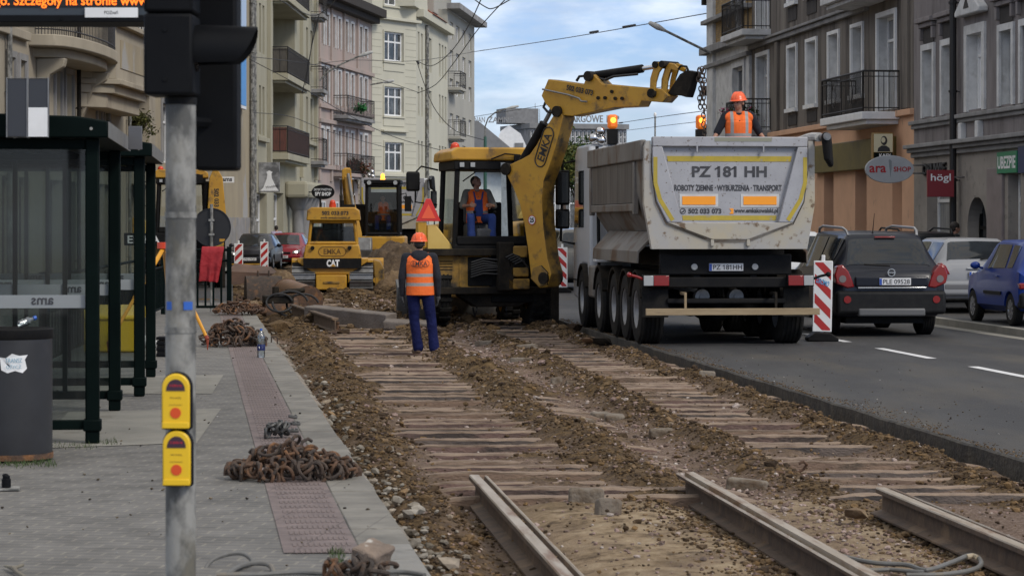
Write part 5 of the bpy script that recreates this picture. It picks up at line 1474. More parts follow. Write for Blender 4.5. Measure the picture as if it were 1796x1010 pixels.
# oncoming cars on the left carriageway (their fronts face us)
for lab, pt, px, Y, tx in (('dark car with headlights on and a yellow front lip, coming towards us on the left', carpaint('black_blue_paint', (.012, .012, .017)), 444, 97, 'PO 7Y21'), ('dark red hatchback with headlights on behind the red and white boards', carpaint('wine_red_paint', (.20, .008, .016)), 500, 104, 'PZ 40087')):
    X = (px-CX)*Y/F; Lc = 3.88
    c = Car(lab, HATCH, pt, (X, Y+Lc, .132), math.pi-.03, (.72, 3.1), .30, .19)
    windows(c, None, [(3.3, 4.4, -.1, 0), (4.5, 5.9, 0, -.45)], front=(6.05, 6.95))
    c.part('bumper', pt, [((-.78, 3.6, .26), (.78, 3.95, .52))], .06)
    c.part('grille', cblack, [((-.34, 3.80, .56), (.34, 3.90, .64)), ((-.5, 3.90, .30), (.5, 3.957, .40))], .01)
    for s in (-1, 1):
        m = MB(); m.prism([(s*.40, .56), (s*.70, .60), (s*.76, .74), (s*.44, .68)], 3.62, 3.88); L_ = m.build('headlamp', clearl, c.T, bevel=.02)
        m = MB(); m.ball((s*.58, 3.885, .64), (.06, .02, .045)); m.build('lit_bulb', M('lit_headlamp', (1, .95, .82), emis=5) if 'lit_headlamp' not in MATS else MATS['lit_headlamp'], L_)
        m = MB(); m.ball((s*.94, 2.4, .96), (.10, .06, .075)); m.cyl((s*.8, 2.42, .9), (s*.9, 2.4, .94), .02); m.build('door_mirror', pt, c.T)
    if 'yellow' in lab: c.part('front_lip', yel, [((-.7, 3.93, .22), (.7, 3.99, .27))], .01)
    m = MB(); m.cb((0, 3.965, .44), (.5, .02, .11)); o = m.build('number_plate', platem, c.T)
    text('plate_lettering', tx, inkb, o, Matrix.Translation((0, 3.976, .44)) @ Matrix.Rotation(math.pi, 4, 'Z') @ RX90, w=.4, h=.07, bold=.01, ext=.001)
# ---------------------------------------------------------------- backhoe loader
orl = M('orange_red_plastic', (.62, .06, .02), rough=.3)
greyp = M('grey_seat_fabric', (.09, .09, .095), (.07, .07, .07), 9, .8)
hose = M('black_hose', (.013, .013, .014), rough=.6)
def oval(m, cx, cz, w, h, y, t=.014, n=28):
    """stadium-shaped outline"""
    r = h/2; pts = []
    for k in range(n):
        a = -math.pi/2+math.pi*k/(n-1); pts.append((cx+w/2-r+r*math.cos(a), y, cz+r*math.sin(a)))
    for k in range(n):
        a = math.pi/2+math.pi*k/(n-1); pts.append((cx-w/2+r+r*math.cos(a), y, cz+r*math.sin(a)))
    m.tube(pts, t, 6, closed=True)
BH = thing('backhoe_loader', 'yellow backhoe loader seen from behind, its arm raised over the tipper truck', 'backhoe loader', ((863-CX)*46/F, 46, 0), .20)
def cabin(T, x0, x1, y0, y1, z0, z1, roof, front_in=0., lean=.1, mat=blk, post=.05, open_back=False):
    """glazed cab: four posts, sills, panes"""
    c = [(x0, y0), (x1, y0), (x1, y1), (x0, y1)]
    m = MB()
    for x, y in c:
        q = lean*(1 if x < (x0+x1)/2 else -1)
        m.cyl((x, y, z0), (x+q*.6, y, z1), post, n=8)
    for a, b in zip(c, c[1:]+c[:1]):
        m.cyl((*a, z0+post), (*b, z0+post), post, n=8)
        qa, qb = [lean*.6*(1 if p[0] < (x0+x1)/2 else -1) for p in (a, b)]
        m.cyl((a[0]+qa, a[1], z1-post), (b[0]+qb, b[1], z1-post), post*1.2, n=8)
    fr = m.build('cab_frame', mat, T, smooth=40)
    for ii, (a, b) in enumerate(zip(c, c[1:]+c[:1])):
        if ii == 0 and open_back: continue
        qa, qb = [lean*.6*(1 if p[0] < (x0+x1)/2 else -1) for p in (a, b)]
        m = MB(); m.add([(a[0], a[1], z0+post), (b[0], b[1], z0+post), (b[0]+qb, b[1], z1-post), (a[0]+qa, a[1], z1-post)], [(0, 1, 2, 3)]); m.build('pane', cabglass, fr, smooth=0, recalc=False)
    return fr
cabin(BH, -.70, .66, .0, 1.5, 1.50, 3.12, None, open_back=True)
m = MB(); m.prism([(-.80, 3.10), (-.78, 3.26), (-.66, 3.34), (.62, 3.34), (.74, 3.26), (.76, 3.10)], -.12, 1.75); m.build('roof', yel, BH, bevel=.03)
m = MB(); m.box((-.72, -.09, 2.93), (.68, 1.6, 3.098)); m.build('roof_lining', blk, BH, bevel=.02)
for x in (-.58, -.38, .18):
    m = MB(); m.box((x-.05, -.115, 2.97), (x+.05, -.08, 3.07)); w_ = m.build('work_lamp', blk, BH, bevel=.01)
    m = MB(); m.box((x-.042, -.122, 2.978), (x+.042, -.116, 3.062)); m.build('lens', clearl, w_, bevel=.004)
m = MB(); m.cyl((-.6, .5, 3.33), (-.6, .5, 3.37), .09); m.ball((-.6, .5, 3.38), (.08, .08, .07)); m.build('beacon', orl, BH)
m = MB(); m.box((.38, -.2, 2.95), (.60, -.13, 3.2)); m.tube([(.5, -.15, 3.2), (.2, -.2, 3.22), (-.05, -.15, 3.12)], .015); m.build('rear_mirror', blk, BH, bevel=.02)
m = MB(); m.box((-.72, -.05, 1.40), (.68, 1.55, 1.56)); m.box((-.66, -.07, 1.56), (.62, -.02, 1.72)); m.build('cab_floor', blk, BH, bevel=.02)
m = MB(); m.box((-.45, 1.1, 1.56), (.4, 1.45, 2.35)); m.build('dashboard', blk, BH, bevel=.03)
m = MB(); m.box((-.36, .55, 1.56), (.04, 1.0, 1.95)); m.box((-.36, .86, 1.95), (.04, 1.0, 2.5)); m.build('operator_seat', greyp, BH, bevel=.05)
m = MB(); m.box((-.26, .12, 1.56), (.08, .28, 1.86)); m.build('lever_console', greyp, BH, bevel=.04)
for s in (-1, 1): m = MB(); m.tube([(-.09+s*.12, .2, 1.85), (-.09+s*.16, .22, 2.02), (-.09+s*.19, .24, 2.14)], .012); m.ball((-.09+s*.19, .24, 2.16), .03); m.build('lever', blk, BH)
m = MB(); m.tube([(-.55, -.03, 2.72), (-.3, -.05, 2.90), (.1, -.05, 2.90)], .014); m.box((-.35, -.06, 2.885), (.3, -.04, 2.915)); m.build('wiper', blk, BH)
for s in (-1, 1):
    m = MB(); p = [(s*1.2, 1.47), (s*1.2, 1.92), (s*1.04, 1.93), (s*.68, 1.47)]
    m.prism(p, .03, 1.25); m.build('fender', cream, BH, bevel=.02)
m = MB(); m.box((-1.38, -.02, 1.50), (-1.215, .25, 1.98)); m.build('lamp_box', yel, BH, bevel=.02)
m = MB(); m.prism([(-1.42, 1.99), (-.96, 1.99), (-1.15, 2.40), (-1.23, 2.40)], -.05, -.03); tr3 = m.build('warning_triangle', redr, BH, bevel=.008)
m = MB(); m.prism([(-1.32, 2.04), (-1.06, 2.04), (-1.19, 2.30)], -.058, -.051); m.build('triangle_centre', M('orange_red_film', (.70, .10, .04), rough=.4, emis=.1), tr3, smooth=0)  # film glows faintly, brightness put into the material
m = MB(); m.tube([(-.78, 1.3, 2.95), (-1.1, 1.3, 3.02), (-1.22, 1.25, 2.9), (-1.22, 1.25, 2.35), (-.8, 1.3, 2.3)], .018); a_ = m.build('mirror_arm', blk, BH)
m = MB(); m.box((-1.40, 1.18, 2.55), (-1.14, 1.26, 2.92)); m.build('mirror', blk, a_, bevel=.05)
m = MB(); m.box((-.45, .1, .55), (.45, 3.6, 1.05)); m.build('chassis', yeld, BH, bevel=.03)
m = MB(); m.box((-.48, 1.75, 1.05), (.48, 3.7, 1.95)); m.build('engine_hood', yel, BH, bevel=.08)
# rear slide frame
for z in (.66, 1.36):
    m = MB(); m.box((-1.27, -.18, z), (.98, -.04, z+.13)); m.build('slide_rail', soot, BH, bevel=.015)
m = MB(); m.box((-1.18, -.02, .78), (-.05, .06, 1.37)); m.box((-1.18, -.03, .8), (-1.10, .0, 1.36)); m.box((-.62, -.035, .80), (-.58, -.021, 1.35)); m.build('rear_plate', yeld, BH, bevel=.01)
for k in range(4):
    m = MB(); m.box((-.98, -.026, 1.10+.05*k), (-.74, -.019, 1.115+.05*k)); m.build('louvre', soot, BH, smooth=0)
m = MB(); m.box((-.02, -.03, .5), (1.05, .08, 1.40)); m.build('valve_block', blk, BH, bevel=.02)
m = MB(); m.box((-.46, -.035, .80), (.02, .05, 1.34)); m.build('recess_shade_box', blk, BH, bevel=.02)  # black box painting the shade of an opening
hs = MB()
for k in range(7):
    z = 1.02+.045*k
    hs.tube([(-.42, -.14-.01*k, z-.05), (-.2, -.22, z+.02), (.15, -.26, z+.05*math.sin(k)), (.42, -.3, z-.02)], .017, 6)
hs.build('hose_bundle', hose, BH)
m = MB(); m.prism([(-.6, .62), (-.3, .42), (.5, .42), (.85, .60), (.85, .66), (-.6, .66)], .0, .5); m.build('rear_axle', soot, BH, bevel=.03)
for s in (-1, 1):
    wheel(BH, (s*.98, .62, .72), .70, .46, .36, rim=yeld, out=s, lug=True)
    wheel(BH, (s*.88, 2.85, .48), .47, .34, .26, rim=yeld, out=s, lug=True)
    m = MB(); m.box((s*1.15-.075, -.16, .0), (s*1.15+.075, -.02, 1.35)); st = m.build('stabiliser', soot, BH, bevel=.012)
    m = MB(); m.box((s*1.15-.055, -.14, -.10), (s*1.15+.055, -.04, .0)); m.build('stabiliser_leg', steel, st)
m = MB(); m.prism([(4.6, .02), (3.9, .02), (3.75, .25), (3.75, .7), (3.95, .85), (3.95, .75), (3.85, .6), (3.87, .3), (4.0, .1), (4.6, .06)], -1.18, 1.18, 'x'); m.build('loader_bucket', steel, BH, bevel=.01)
for s in (-1, 1):
    m = MB(); m.tube([(s*.55, 2.2, 1.5), (s*.6, 3.2, 1.15), (s*.6, 3.8, .5)], .11, 8); m.build('loader_arm', yel, BH)
    m = MB(); m.tube([(s*.25, .1, .55), (s*.28, .05, .35), (s*.30, .12, .25), (s*.3, .3, .4)], .014); m.build('loose_hose', hose, BH)
# digging arm: lies in an upright plane swung towards the truck
KX, KY, UX, UY = .53, 45.0, .757, -.653
MI = (Matrix.Translation(BH.location) @ Matrix.Rotation(.20, 4, 'Z')).inverted()
def AP(px, py, off=0.):
    r = (px-CX)/F; nx, ny = -UY, UX
    bx, by = KX+off*nx, KY+off*ny
    u = (r*by-bx)/(UX-r*UY)
    Y = by+u*UY
    return MI @ Vector((bx+u*UX, Y, HC+(HY-py)*Y/F))
NV = (MI.to_3x3() @ Vector((-UY, UX, 0)))
def aplate(name, pts, o0, w, mats, parent=None, bevel=.015):
    """plate outlined in the plane of the arm, w thick"""
    a = [AP(*p, 0)+NV*o0 for p in pts]; n = len(a); b = [p+NV*w for p in a]
    m = MB(); m.v = [tuple(p) for p in a+b]
    m.f = [list(range(n)), list(range(n, 2*n))[::-1]] + [[k, (k+1) % n, n+(k+1) % n, n+k] for k in range(n)]
    m.m = [0, 0] + [1]*n  # rim faces take the darker tone: grime plus shade painted in
    return m.build(name, mats, parent or BH, bevel=bevel, smooth=0)
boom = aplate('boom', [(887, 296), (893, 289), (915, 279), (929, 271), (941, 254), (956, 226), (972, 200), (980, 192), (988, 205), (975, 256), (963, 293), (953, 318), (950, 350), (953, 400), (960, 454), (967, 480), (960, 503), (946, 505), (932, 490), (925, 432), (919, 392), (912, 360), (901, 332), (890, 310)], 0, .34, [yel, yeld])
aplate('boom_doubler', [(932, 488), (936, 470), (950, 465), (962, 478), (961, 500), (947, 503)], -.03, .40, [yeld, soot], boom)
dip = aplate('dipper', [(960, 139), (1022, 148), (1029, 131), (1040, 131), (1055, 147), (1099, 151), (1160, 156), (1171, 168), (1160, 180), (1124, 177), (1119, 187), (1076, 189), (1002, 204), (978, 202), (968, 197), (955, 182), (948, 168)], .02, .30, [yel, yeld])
def acyl(name, a, b, r0, mat, parent, off=.17, r1=None, n=14):
    m = MB(); m.cyl(AP(*a)+NV*off, AP(*b)+NV*off, r0, r1, n); return m.build(name, mat, parent)
acyl('boom_cylinder', (906, 284), (944, 216), .085, blk, BH); acyl('boom_rod', (944, 216), (960, 186), .04, steel, BH)
acyl('dipper_cylinder', (1034, 132), (1116, 120), .075, blk, BH); acyl('dipper_rod', (1116, 120), (1150, 115), .04, chrome, BH)
m = MB()
for (px, py), r in (((889, 297), .11), ((978, 196), .10), ((1033, 134), .09), ((1144, 164), .08), ((955, 488), .11)):
    m = MB(); p = AP(px, py); m.cyl(p-NV*.05, p+NV*.39, r, n=18); m.build('pin', soot, BH)
for o0 in (-.02, .30):
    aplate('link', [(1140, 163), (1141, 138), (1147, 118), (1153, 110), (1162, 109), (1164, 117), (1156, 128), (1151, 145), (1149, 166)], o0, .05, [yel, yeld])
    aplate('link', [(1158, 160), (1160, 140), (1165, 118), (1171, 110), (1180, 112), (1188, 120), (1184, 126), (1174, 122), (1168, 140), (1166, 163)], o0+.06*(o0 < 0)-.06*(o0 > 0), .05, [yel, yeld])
m = MB(); p = AP(1151, 114); m.cyl(p-NV*.05, p+NV*.4, .06, n=14); p = AP(1163, 113); m.cyl(p-NV*.05, p+NV*.4, .06, n=14); m.build('pin', soot, BH)
cp = aplate('coupler', [(1164, 166), (1174, 150), (1187, 130), (1199, 123), (1214, 126), (1207, 143), (1204, 156), (1199, 171), (1189, 168), (1177, 167)], .08, .20, [soot, blk])
m = MB(); m.tube([AP(1190, 122), AP(1194, 116), AP(1204, 117), AP(1207, 124)], .02); m.build('coupler_lever', soot, cp)
m = MB(); m.tube([AP(954, 157)-NV*.04, AP(1000, 167)-NV*.04, AP(1018, 173)-NV*.04, AP(1022, 178)-NV*.04, AP(1032, 179)-NV*.04], .018); m.build('hydraulic_pipe', steel, dip)
for px, py in ((1049, 172), (1061, 172), (1079, 173), (1091, 173), (1073, 161)):
    m = MB(); p = AP(px, py); m.cyl(p-NV*.02, p+NV*.03, .03, n=8); m.build('bolt', soot, dip)
for a in (((1005, 142), (1010, 134), (1022, 133), (1030, 136)), ((1036, 142), (1046, 138), (1056, 140), (1070, 134), (1112, 130)), ((951, 178), (947, 188), (954, 196), (966, 197))):
    m = MB(); m.tube([AP(*q)+NV*.1 for q in a], .025); m.build('arm_hose', hose, BH)
# lettering on the arm
def aM(px, py, ang):
    """lettering plane on the visible side of the arm"""
    p = AP(px, py)-NV*.004
    z = -NV; x = (MI.to_3x3() @ Vector((UX, UY, 0))); y = Vector((0, 0, 1))
    c, s = math.cos(ang), math.sin(ang)
    X, Yv = x*c+y*s, -x*s+y*c
    m4 = Matrix.Identity(4)
    for i in range(3): m4[i][0], m4[i][1], m4[i][2], m4[i][3] = X[i], Yv[i], z[i], p[i]
    return m4
d1 = (AP(1043, 163)-AP(992, 152))
text('dipper_lettering', '502 033 073', inkb, dip, aM(1017, 158.5, math.atan2(d1.z, math.hypot(d1.x, d1.y))), w=.62, h=.10, bold=.04)
d2 = (AP(961, 228)-AP(943, 287)); an = math.atan2(d2.z, math.hypot(d2.x, d2.y)*1)
text('boom_lettering', 'EMKA', inkb, boom, aM(955, 258, an), w=.52, h=.17, bold=.015)
MM = aM(955, 258, an); m = MB(); oval(m, 0, 0, .74, .25, 0, .011)
m.v = [tuple(MM @ Vector((v[0], v[2], 0.004+v[1]))) for v in m.v]; m.build('name_oval', inkb, boom)
MM = aM(933.5, 386, 0); m = MB(); m.lathe([(.001, .0), (.085, .0), (.085, .006), (.001, .006)], n=22); m.v = [tuple(MM @ Vector(v)) for v in m.v]; o = m.build('speed_disc', white, boom)
m = MB(); m.lathe([(.075, .0065), (.088, .0065), (.088, .008), (.075, .008), (.075, .0065)], n=22); m.v = [tuple(MM @ Vector(v)) for v in m.v]; m.build('disc_rim', redp, o)
text('speed_lettering', '25', inkb, o, MM @ Matrix.Translation((0, 0, .007)), w=.10, h=.085, bold=.04)
# king post / slide blocks
m = MB()
for (a, b, c, d, mt) in ((880, 905, 425, 510, 0), (905, 935, 432, 452, 1), (905, 938, 470, 486, 1), (900, 930, 452, 470, 2), (900, 940, 490, 508, 1)):
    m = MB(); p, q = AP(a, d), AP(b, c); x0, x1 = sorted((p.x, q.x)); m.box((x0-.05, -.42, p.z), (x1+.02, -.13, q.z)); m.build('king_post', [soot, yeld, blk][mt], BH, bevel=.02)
for k in range(5):
    m = MB(); a = AP(903+5*k, 446+3*k); m.tube([(a.x-.12, -.44, a.z-.06), (a.x, -.48, a.z), (a.x+.14, -.42, a.z-.05-.02*k)], .018); m.build('arm_hose', hose, BH)
# chain hanging from the coupler into the truck body (a thing of its own)
def link_mesh(R_, r, st):
    m = MB(); m.tube([(R_*math.cos(t), 0, R_*st*math.sin(t)) for t in np.linspace(0, 2*math.pi, 13)[:-1]], r, 6, closed=True); return m
MWB = Matrix.Translation(BH.location) @ Matrix.Rotation(.20, 4, 'Z')
ch = thing('lifting_chain', 'rusty lifting chain hanging from the arm of the backhoe loader', 'chain', MWB @ (AP(1216, 125)+NV*.2))
lm = None
def chain(path, lmk, parent):
    for i, p in enumerate(path):
        o = lmk.copy(); COL.objects.link(o); o.parent = parent; o.location = p; o.rotation_euler = (R.uniform(-.2, .2), R.uniform(-.25, .25), (i % 2)*1.57+R.uniform(-.3, .3))
k0 = link_mesh(.032, .011, 1.6).build('chain_link', rustd, ch)
chain([(.06+.012*math.sin(i), 0, -.075*i) for i in range(16)], k0, ch)
chain([(.0-.012*math.cos(i), .03, -.075*i) for i in range(9)], k0, ch)
chain([(-.03+.01*math.cos(i*2), -.05, .02-.075*i) for i in range(3)] + [(.03, -.06, -.075*i) for i in range(8)], k0, ch)
k0.location = (.03, .02, .04)
# another loader of the same make, arm folded, behind the shelter
B2 = dup(BH, skip=('boom', 'boom_cylinder', 'boom_rod', 'dipper', 'dipper_cylinder', 'dipper_rod', 'pin', 'link', 'coupler', 'arm_hose', 'king_post', 'warning_triangle'))
B2.location = (-9.35, 71, .132); B2.rotation_euler = (0, 0, .12)
B2['label'] = 'second yellow backhoe loader with folded arm, standing behind the bus shelter and the signal post'
m = MB(); m.prism([(.75, .9), (1.15, .9), (1.25, 2.0), (1.15, 3.1), (.95, 3.45), (.78, 3.1), (.72, 2.0)], -.7, -.4); bo = m.build('boom', [yel], B2, bevel=.02)
m = MB(); m.cyl((.62, -.5, 1.6), (.72, -.5, 3.0), .08); m.build('boom_cylinder', blk, B2)
text('boom_lettering', '502 033 073', inkb, bo, Matrix.Translation((.98, -.704, 2.4)) @ RX90 @ Matrix.Rotation(-1.57, 4, 'Z'), w=.8, h=.13, bold=.03)
m = MB(); m.box((-1.6, -.4, 1.2), (-.3, -.3, 1.55)); nb = m.build('name_board', blk, B2, bevel=.02)
text('name_lettering', 'EMKA', white, nb, back(-1.05, -.405, 1.37), w=.9, h=.22, bold=.02)

# ---------------------------------------------------------------- crawler dozer
DZ = thing('bulldozer', 'small yellow crawler dozer seen from behind, dark band across its tank', 'bulldozer', ((583-CX)*70/F, 70, .0), .05)
def crawler(T, x0, x1, L_, h, name='crawler_track'):
    r = h/2; path = []
    n = 34; per = 2*(L_-h)+2*math.pi*r
    def at(s):
        s %= per
        if s < L_-h: return (r+s, 0, 0)
        s -= L_-h
        if s < math.pi*r: a = s/r; return (L_-r+r*math.sin(a), r-r*math.cos(a), a)
        s -= math.pi*r
        if s < L_-h: return (L_-r-s, h, math.pi)
        s -= L_-h; a = math.pi+s/r; return (r+r*math.sin(a), r-r*math.cos(a), a)
    m = MB(); m.prism([at(per*k/48)[:2] for k in range(48)], x0+.05, x1-.05, 'x'); tk = m.build(name, soot, T, smooth=30)
    m = MB(); sh = MB()
    for k in range(n):
        y, z, a = at(per*k/n); Mx = Matrix.Translation((0, y, z)) @ Matrix.Rotation(a, 4, 'X')
        sh.box((x0, -per/n*.46, -.045), (x1, per/n*.46, -.005), Mx); sh.box((x0, -per/n*.46, -.09), (x1, -per/n*.30, -.046), Mx)
    o = sh.build('track_shoes', steel, tk, smooth=0); return tk
for s in (-1, 1): crawler(DZ, min(s*.48, s*1.13), max(s*.48, s*1.13), 2.5, .80)
m = MB(); m.box((-.46, -.12, .10), (.40, 2.4, .52)); m.build('rear_case', yel, DZ, bevel=.03)
m = MB(); m.box((-.25, -.15, .28), (.2, -.121, .34)); m.build('draw_handle', yeld, DZ, bevel=.01)
m = MB(); m.prism([(-.98, .88), (-.46, .53), (.46, .53), (.98, .88), (.98, .98), (-.98, .98)], .0, 1.9); m.build('fender', yel, DZ, bevel=.02)
for s in (-1, 1): m = MB(); m.box((min(s*.80, s*1.13), .1, .86), (max(s*.80, s*1.13), 2.2, .93)); m.build('track_guard', yel, DZ, bevel=.01)
m = MB(); m.prism([(-.80, .72), (.80, .72), (.80, 1.05), (.74, 1.36), (-.74, 1.36), (-.80, 1.05)], -.08, .5); tk = m.build('fuel_tank', yel, DZ, bevel=.03)
m = MB(); m.box((-.81, -.092, .70), (.81, .1, .98)); bnd = m.build('dark_band', blk, tk, smooth=0)
text('band_lettering', 'CAT', white, bnd, back(.02, -.095, .845), w=.36, h=.20, bold=.05)
m = MB(); m.prism([(-.05, .75), (.10, .75), (.025, .83)], -.102, -.098); m.build('band_triangle', yel, bnd, smooth=0)
text('tank_lettering', 'EMKA', M('brown_lettering', (.12, .06, .012)), tk, back(0, -.084, 1.17), w=.48, h=.15, bold=.015)
m = MB(); oval(m, 0, 1.17, .76, .25, -.083, .010); m.build('name_oval', MATS['brown_lettering'], tk)
for s in (-.55, .48): m = MB(); m.cyl((s, -.16, 1.27), (s, -.08, 1.27), .055); m.build('rear_lamp', blk, DZ)
cabin(DZ, -.66, .68, .05, 1.3, 1.36, 2.05, None, mat=yel, post=.045, lean=.12)
m = MB(); m.box((-.5, .3, 1.36), (.5, 1.1, 1.75)); m.box((-.3, .55, 1.75), (.25, .68, 2.0)); m.build('operator_seat', blk, DZ, bevel=.05)  # seat block enlarged in black to paint the dark cab inside
m = MB(); m.box((-.60, .9, 1.40), (.62, 1.25, 1.86)); m.build('dashboard', blk, DZ, bevel=.03)
m = MB(); m.box((-.62, .1, 1.37), (.64, 1.2, 1.42)); m.build('cab_floor', blk, DZ, smooth=0)
m = MB(); m.prism([(-.72, 2.03), (.78, 2.03), (.75, 2.32), (.62, 2.40), (-.58, 2.40), (-.70, 2.32)], -.10, 1.45); rf = m.build('roof', yel, DZ, bevel=.03)
text('roof_lettering', '✆502 033 073' if False else '502 033 073', inkb, rf, back(.08, -.104, 2.24), w=.74, h=.11, bold=.03)
text('roof_lettering', 'www.emkakowalski.pl', inkb, rf, back(.08, -.104, 2.10), w=.82, h=.085, bold=.015)
m = MB(); m.cyl((0, .3, 2.4), (0, .3, 2.5), .10); m.ball((0, .3, 2.53), .085); m.build('beacon', orl, DZ)
m = MB(); m.cyl((-.35, .6, 2.4), (-.35, .6, 2.72), .03); m.cyl((.25, .9, 2.4), (.25, .9, 2.6), .06); m.box((.3, .2, 2.401), (.62, .6, 2.48)); m.build('roof_fittings', blk, DZ)
m = MB(); m.box((-.6, 1.3, .9), (.6, 2.9, 1.5)); m.build('engine_hood', yel, DZ, bevel=.05)
m = MB(); m.prism([(3.2, .0), (3.05, .1), (2.98, .45), (3.08, .85), (3.2, .95), (3.24, .9), (3.12, .8), (3.05, .45), (3.12, .12), (3.24, .03)], -1.25, 1.42, 'x'); m.build('blade', yel, DZ, bevel=.01)
for s in (-1, 1): m = MB(); m.tube([(s*1.2, .9, .35), (s*1.25, 2.2, .35), (s*1.2, 3.05, .35)], .08, 8); m.build('push_arm', yel, DZ)
m = MB(); m.prism([(1.14, .92), (1.32, .88), (1.44, .66), (1.44, .03), (1.30, .0), (1.18, .1)], .9, 2.95); m.build('blade_wing', yeld, DZ, bevel=.02)

# ---------------------------------------------------------------- small excavator facing us
EX = thing('small_excavator', 'small yellow excavator facing us behind the earth heap, orange beacon on its glazed cab', 'excavator', ((672-CX)*84/F, 84, 0), .0)
cabin(EX, -.52, .55, -.75, .75, 1.55, 3.28, None, post=.055, lean=.03)
m = MB(); m.box((-.6, -.85, 3.26), (.62, .85, 3.40)); m.build('roof', blk, EX, bevel=.03)
for x in (-.42, .45): m = MB(); m.cyl((x, -.92, 3.3), (x, -.85, 3.3), .07); m.build('work_lamp', clearl, EX)
m = MB(); m.cyl((.0, -.3, 3.4), (.0, -.3, 3.46), .08); m.ball((0, -.3, 3.52), (.07, .07, .10)); m.build('beacon', lamp_o, EX)
m = MB(); m.box((-.48, -.7, 1.55), (.5, .7, 1.6)); m.box((-.25, .1, 1.6), (.28, .55, 2.0)); m.box((-.25, .45, 2.0), (.28, .58, 2.7)); m.build('operator_seat', blk, EX, bevel=.04)
m = MB(); m.box((-.5, .66, 1.6), (.52, .70, 3.0)); m.build('cab_shade_panel', blk, EX, smooth=0)  # black panel added to paint the shade inside the cab
m = MB(); m.box((-1.2, -.8, 1.05), (.75, 1.6, 1.52)); m.build('upper_frame', yel, EX, bevel=.05)
m = MB(); m.box((-1.2, .3, 1.53), (-.62, 1.6, 2.6)); m.build('engine_cover', soot, EX, bevel=.06)
for s in (-1, 1): crawler(EX, min(s*.5, s*1.05), max(s*.5, s*1.05), 2.6, .7)
for ch_ in EX.children:
    if ch_.name.startswith('crawler_track'): ch_.location.y = -1.3
m = MB(); m.cyl((0, 0, .5), (0, 0, 1.05), .45); m.build('slew_ring', blk, EX)
def beam(name, pts, wx, wz, mat):
    m = MB(); vs = []
    for (x, y, z), k in pts:
        vs += [(x-wx, y, z-wz*k), (x+wx, y, z-wz*k), (x+wx, y, z+wz*k), (x-wx, y, z+wz*k)]
    n = len(pts); fs = [(0, 1, 2, 3), tuple(4*(n-1)+i for i in (3, 2, 1, 0))]
    for i in range(n-1):
        for j in range(4): fs.append((4*i+j, 4*i+(j+1) % 4, 4*i+4+(j+1) % 4, 4*i+4+j))
    m.add(vs, fs); return m.build(name, mat, EX, bevel=.02)
beam('boom', [((-1.05, -.5, 1.5), 1), ((-1.08, -1.2, 2.7), 1.3), ((-1.08, -2.2, 3.55), .9)], .15, .2, yel)
for s in (-1, 1):
    m = MB(); m.cyl((-1.08+s*.2, -1.0, 1.7), (-1.08+s*.2, -1.9, 2.9), .06); m.cyl((-1.08+s*.2, -1.9, 2.9), (-1.08+s*.2, -2.1, 3.4), .035); m.build('boom_cylinder', chrome if s > 0 else steel, EX)
beam('stick', [((-1.08, -2.0, 3.65), .8), ((-.95, -2.6, 2.8), 1), ((-.62, -3.2, 1.5), .7)], .11, .16, yel)
m = MB(); m.cyl((-1.02, -2.3, 3.55), (-.8, -3.0, 2.5), .055); m.build('stick_cylinder', steel, EX)
m = MB(); m.prism([(-2.9, 1.5), (-3.3, 1.5), (-3.45, 1.1), (-3.3, .7), (-2.9, .6), (-2.75, .9)], -.92, -.20, 'x'); m.build('bucket', steel, EX, bevel=.03)
m = MB(); m.tube([(.6, -.8, 2.9), (.8, -.9, 2.95), (.86, -.9, 2.6)], .02); m.box((.76, -.95, 2.35), (.98, -.88, 2.85)); m.build('mirror', blk, EX, bevel=.03)

# ---------------------------------------------------------------- heaps
def heap(name, label, px, Y, rx, ry, h, mat, cat='soil heap', z0=0.):
    m = MB(); N, K = 64, 22; x0 = (px-CX)*Y/F
    for i in range(K+1):
        q = i/K
        for k in range(N):
            a = 2*math.pi*k/N
            x, y = rx*q*math.cos(a), ry*q*math.sin(a)
            z = h*(1-q**2.4) + .55*h*float(fbm(x*2+px, y*2, 4))*(1-q**3) + .22*float(fbm(x*6, y*6+px, 4))*min(1, h)
            m.v.append((x, y, z if i < K else -.15))
    m.f = [[i*N+k, i*N+(k+1) % N, (i+1)*N+(k+1) % N, (i+1)*N+k] for i in range(K) for k in range(N)]; m.m = [0]*len(m.f)
    o = m.build(name, mat, None, smooth=60, recalc=True); o.location = (x0, Y, z0)
    return tag(o, label, cat)
soilm = M('dug_brown_soil', (.055, .036, .022), (.10, .066, .038), 3.5, .95, bump=1.5, bscale=14, dirt=(.15, .105, .06), dthr=(.56, .68), dscale=9)
soill = M('sandy_soil', (.16, .105, .055), (.11, .07, .038), 5, .95, bump=1.5, bscale=14, dirt=(.22, .16, .09), dthr=(.56, .68), dscale=9)
heap('soil_heap', 'large heap of dark brown soil beside the yellow dozer', 696, 77, 1.35, 2.2, 1.35, soilm)
heap('soil_heap', 'low ochre soil mound to the right of the dozer blade', 688, 71.5, .75, .9, .62, soill)
heap('soil_heap', 'small sandy soil mound left of the dozer', 494, 69, .55, .8, .62, soill)
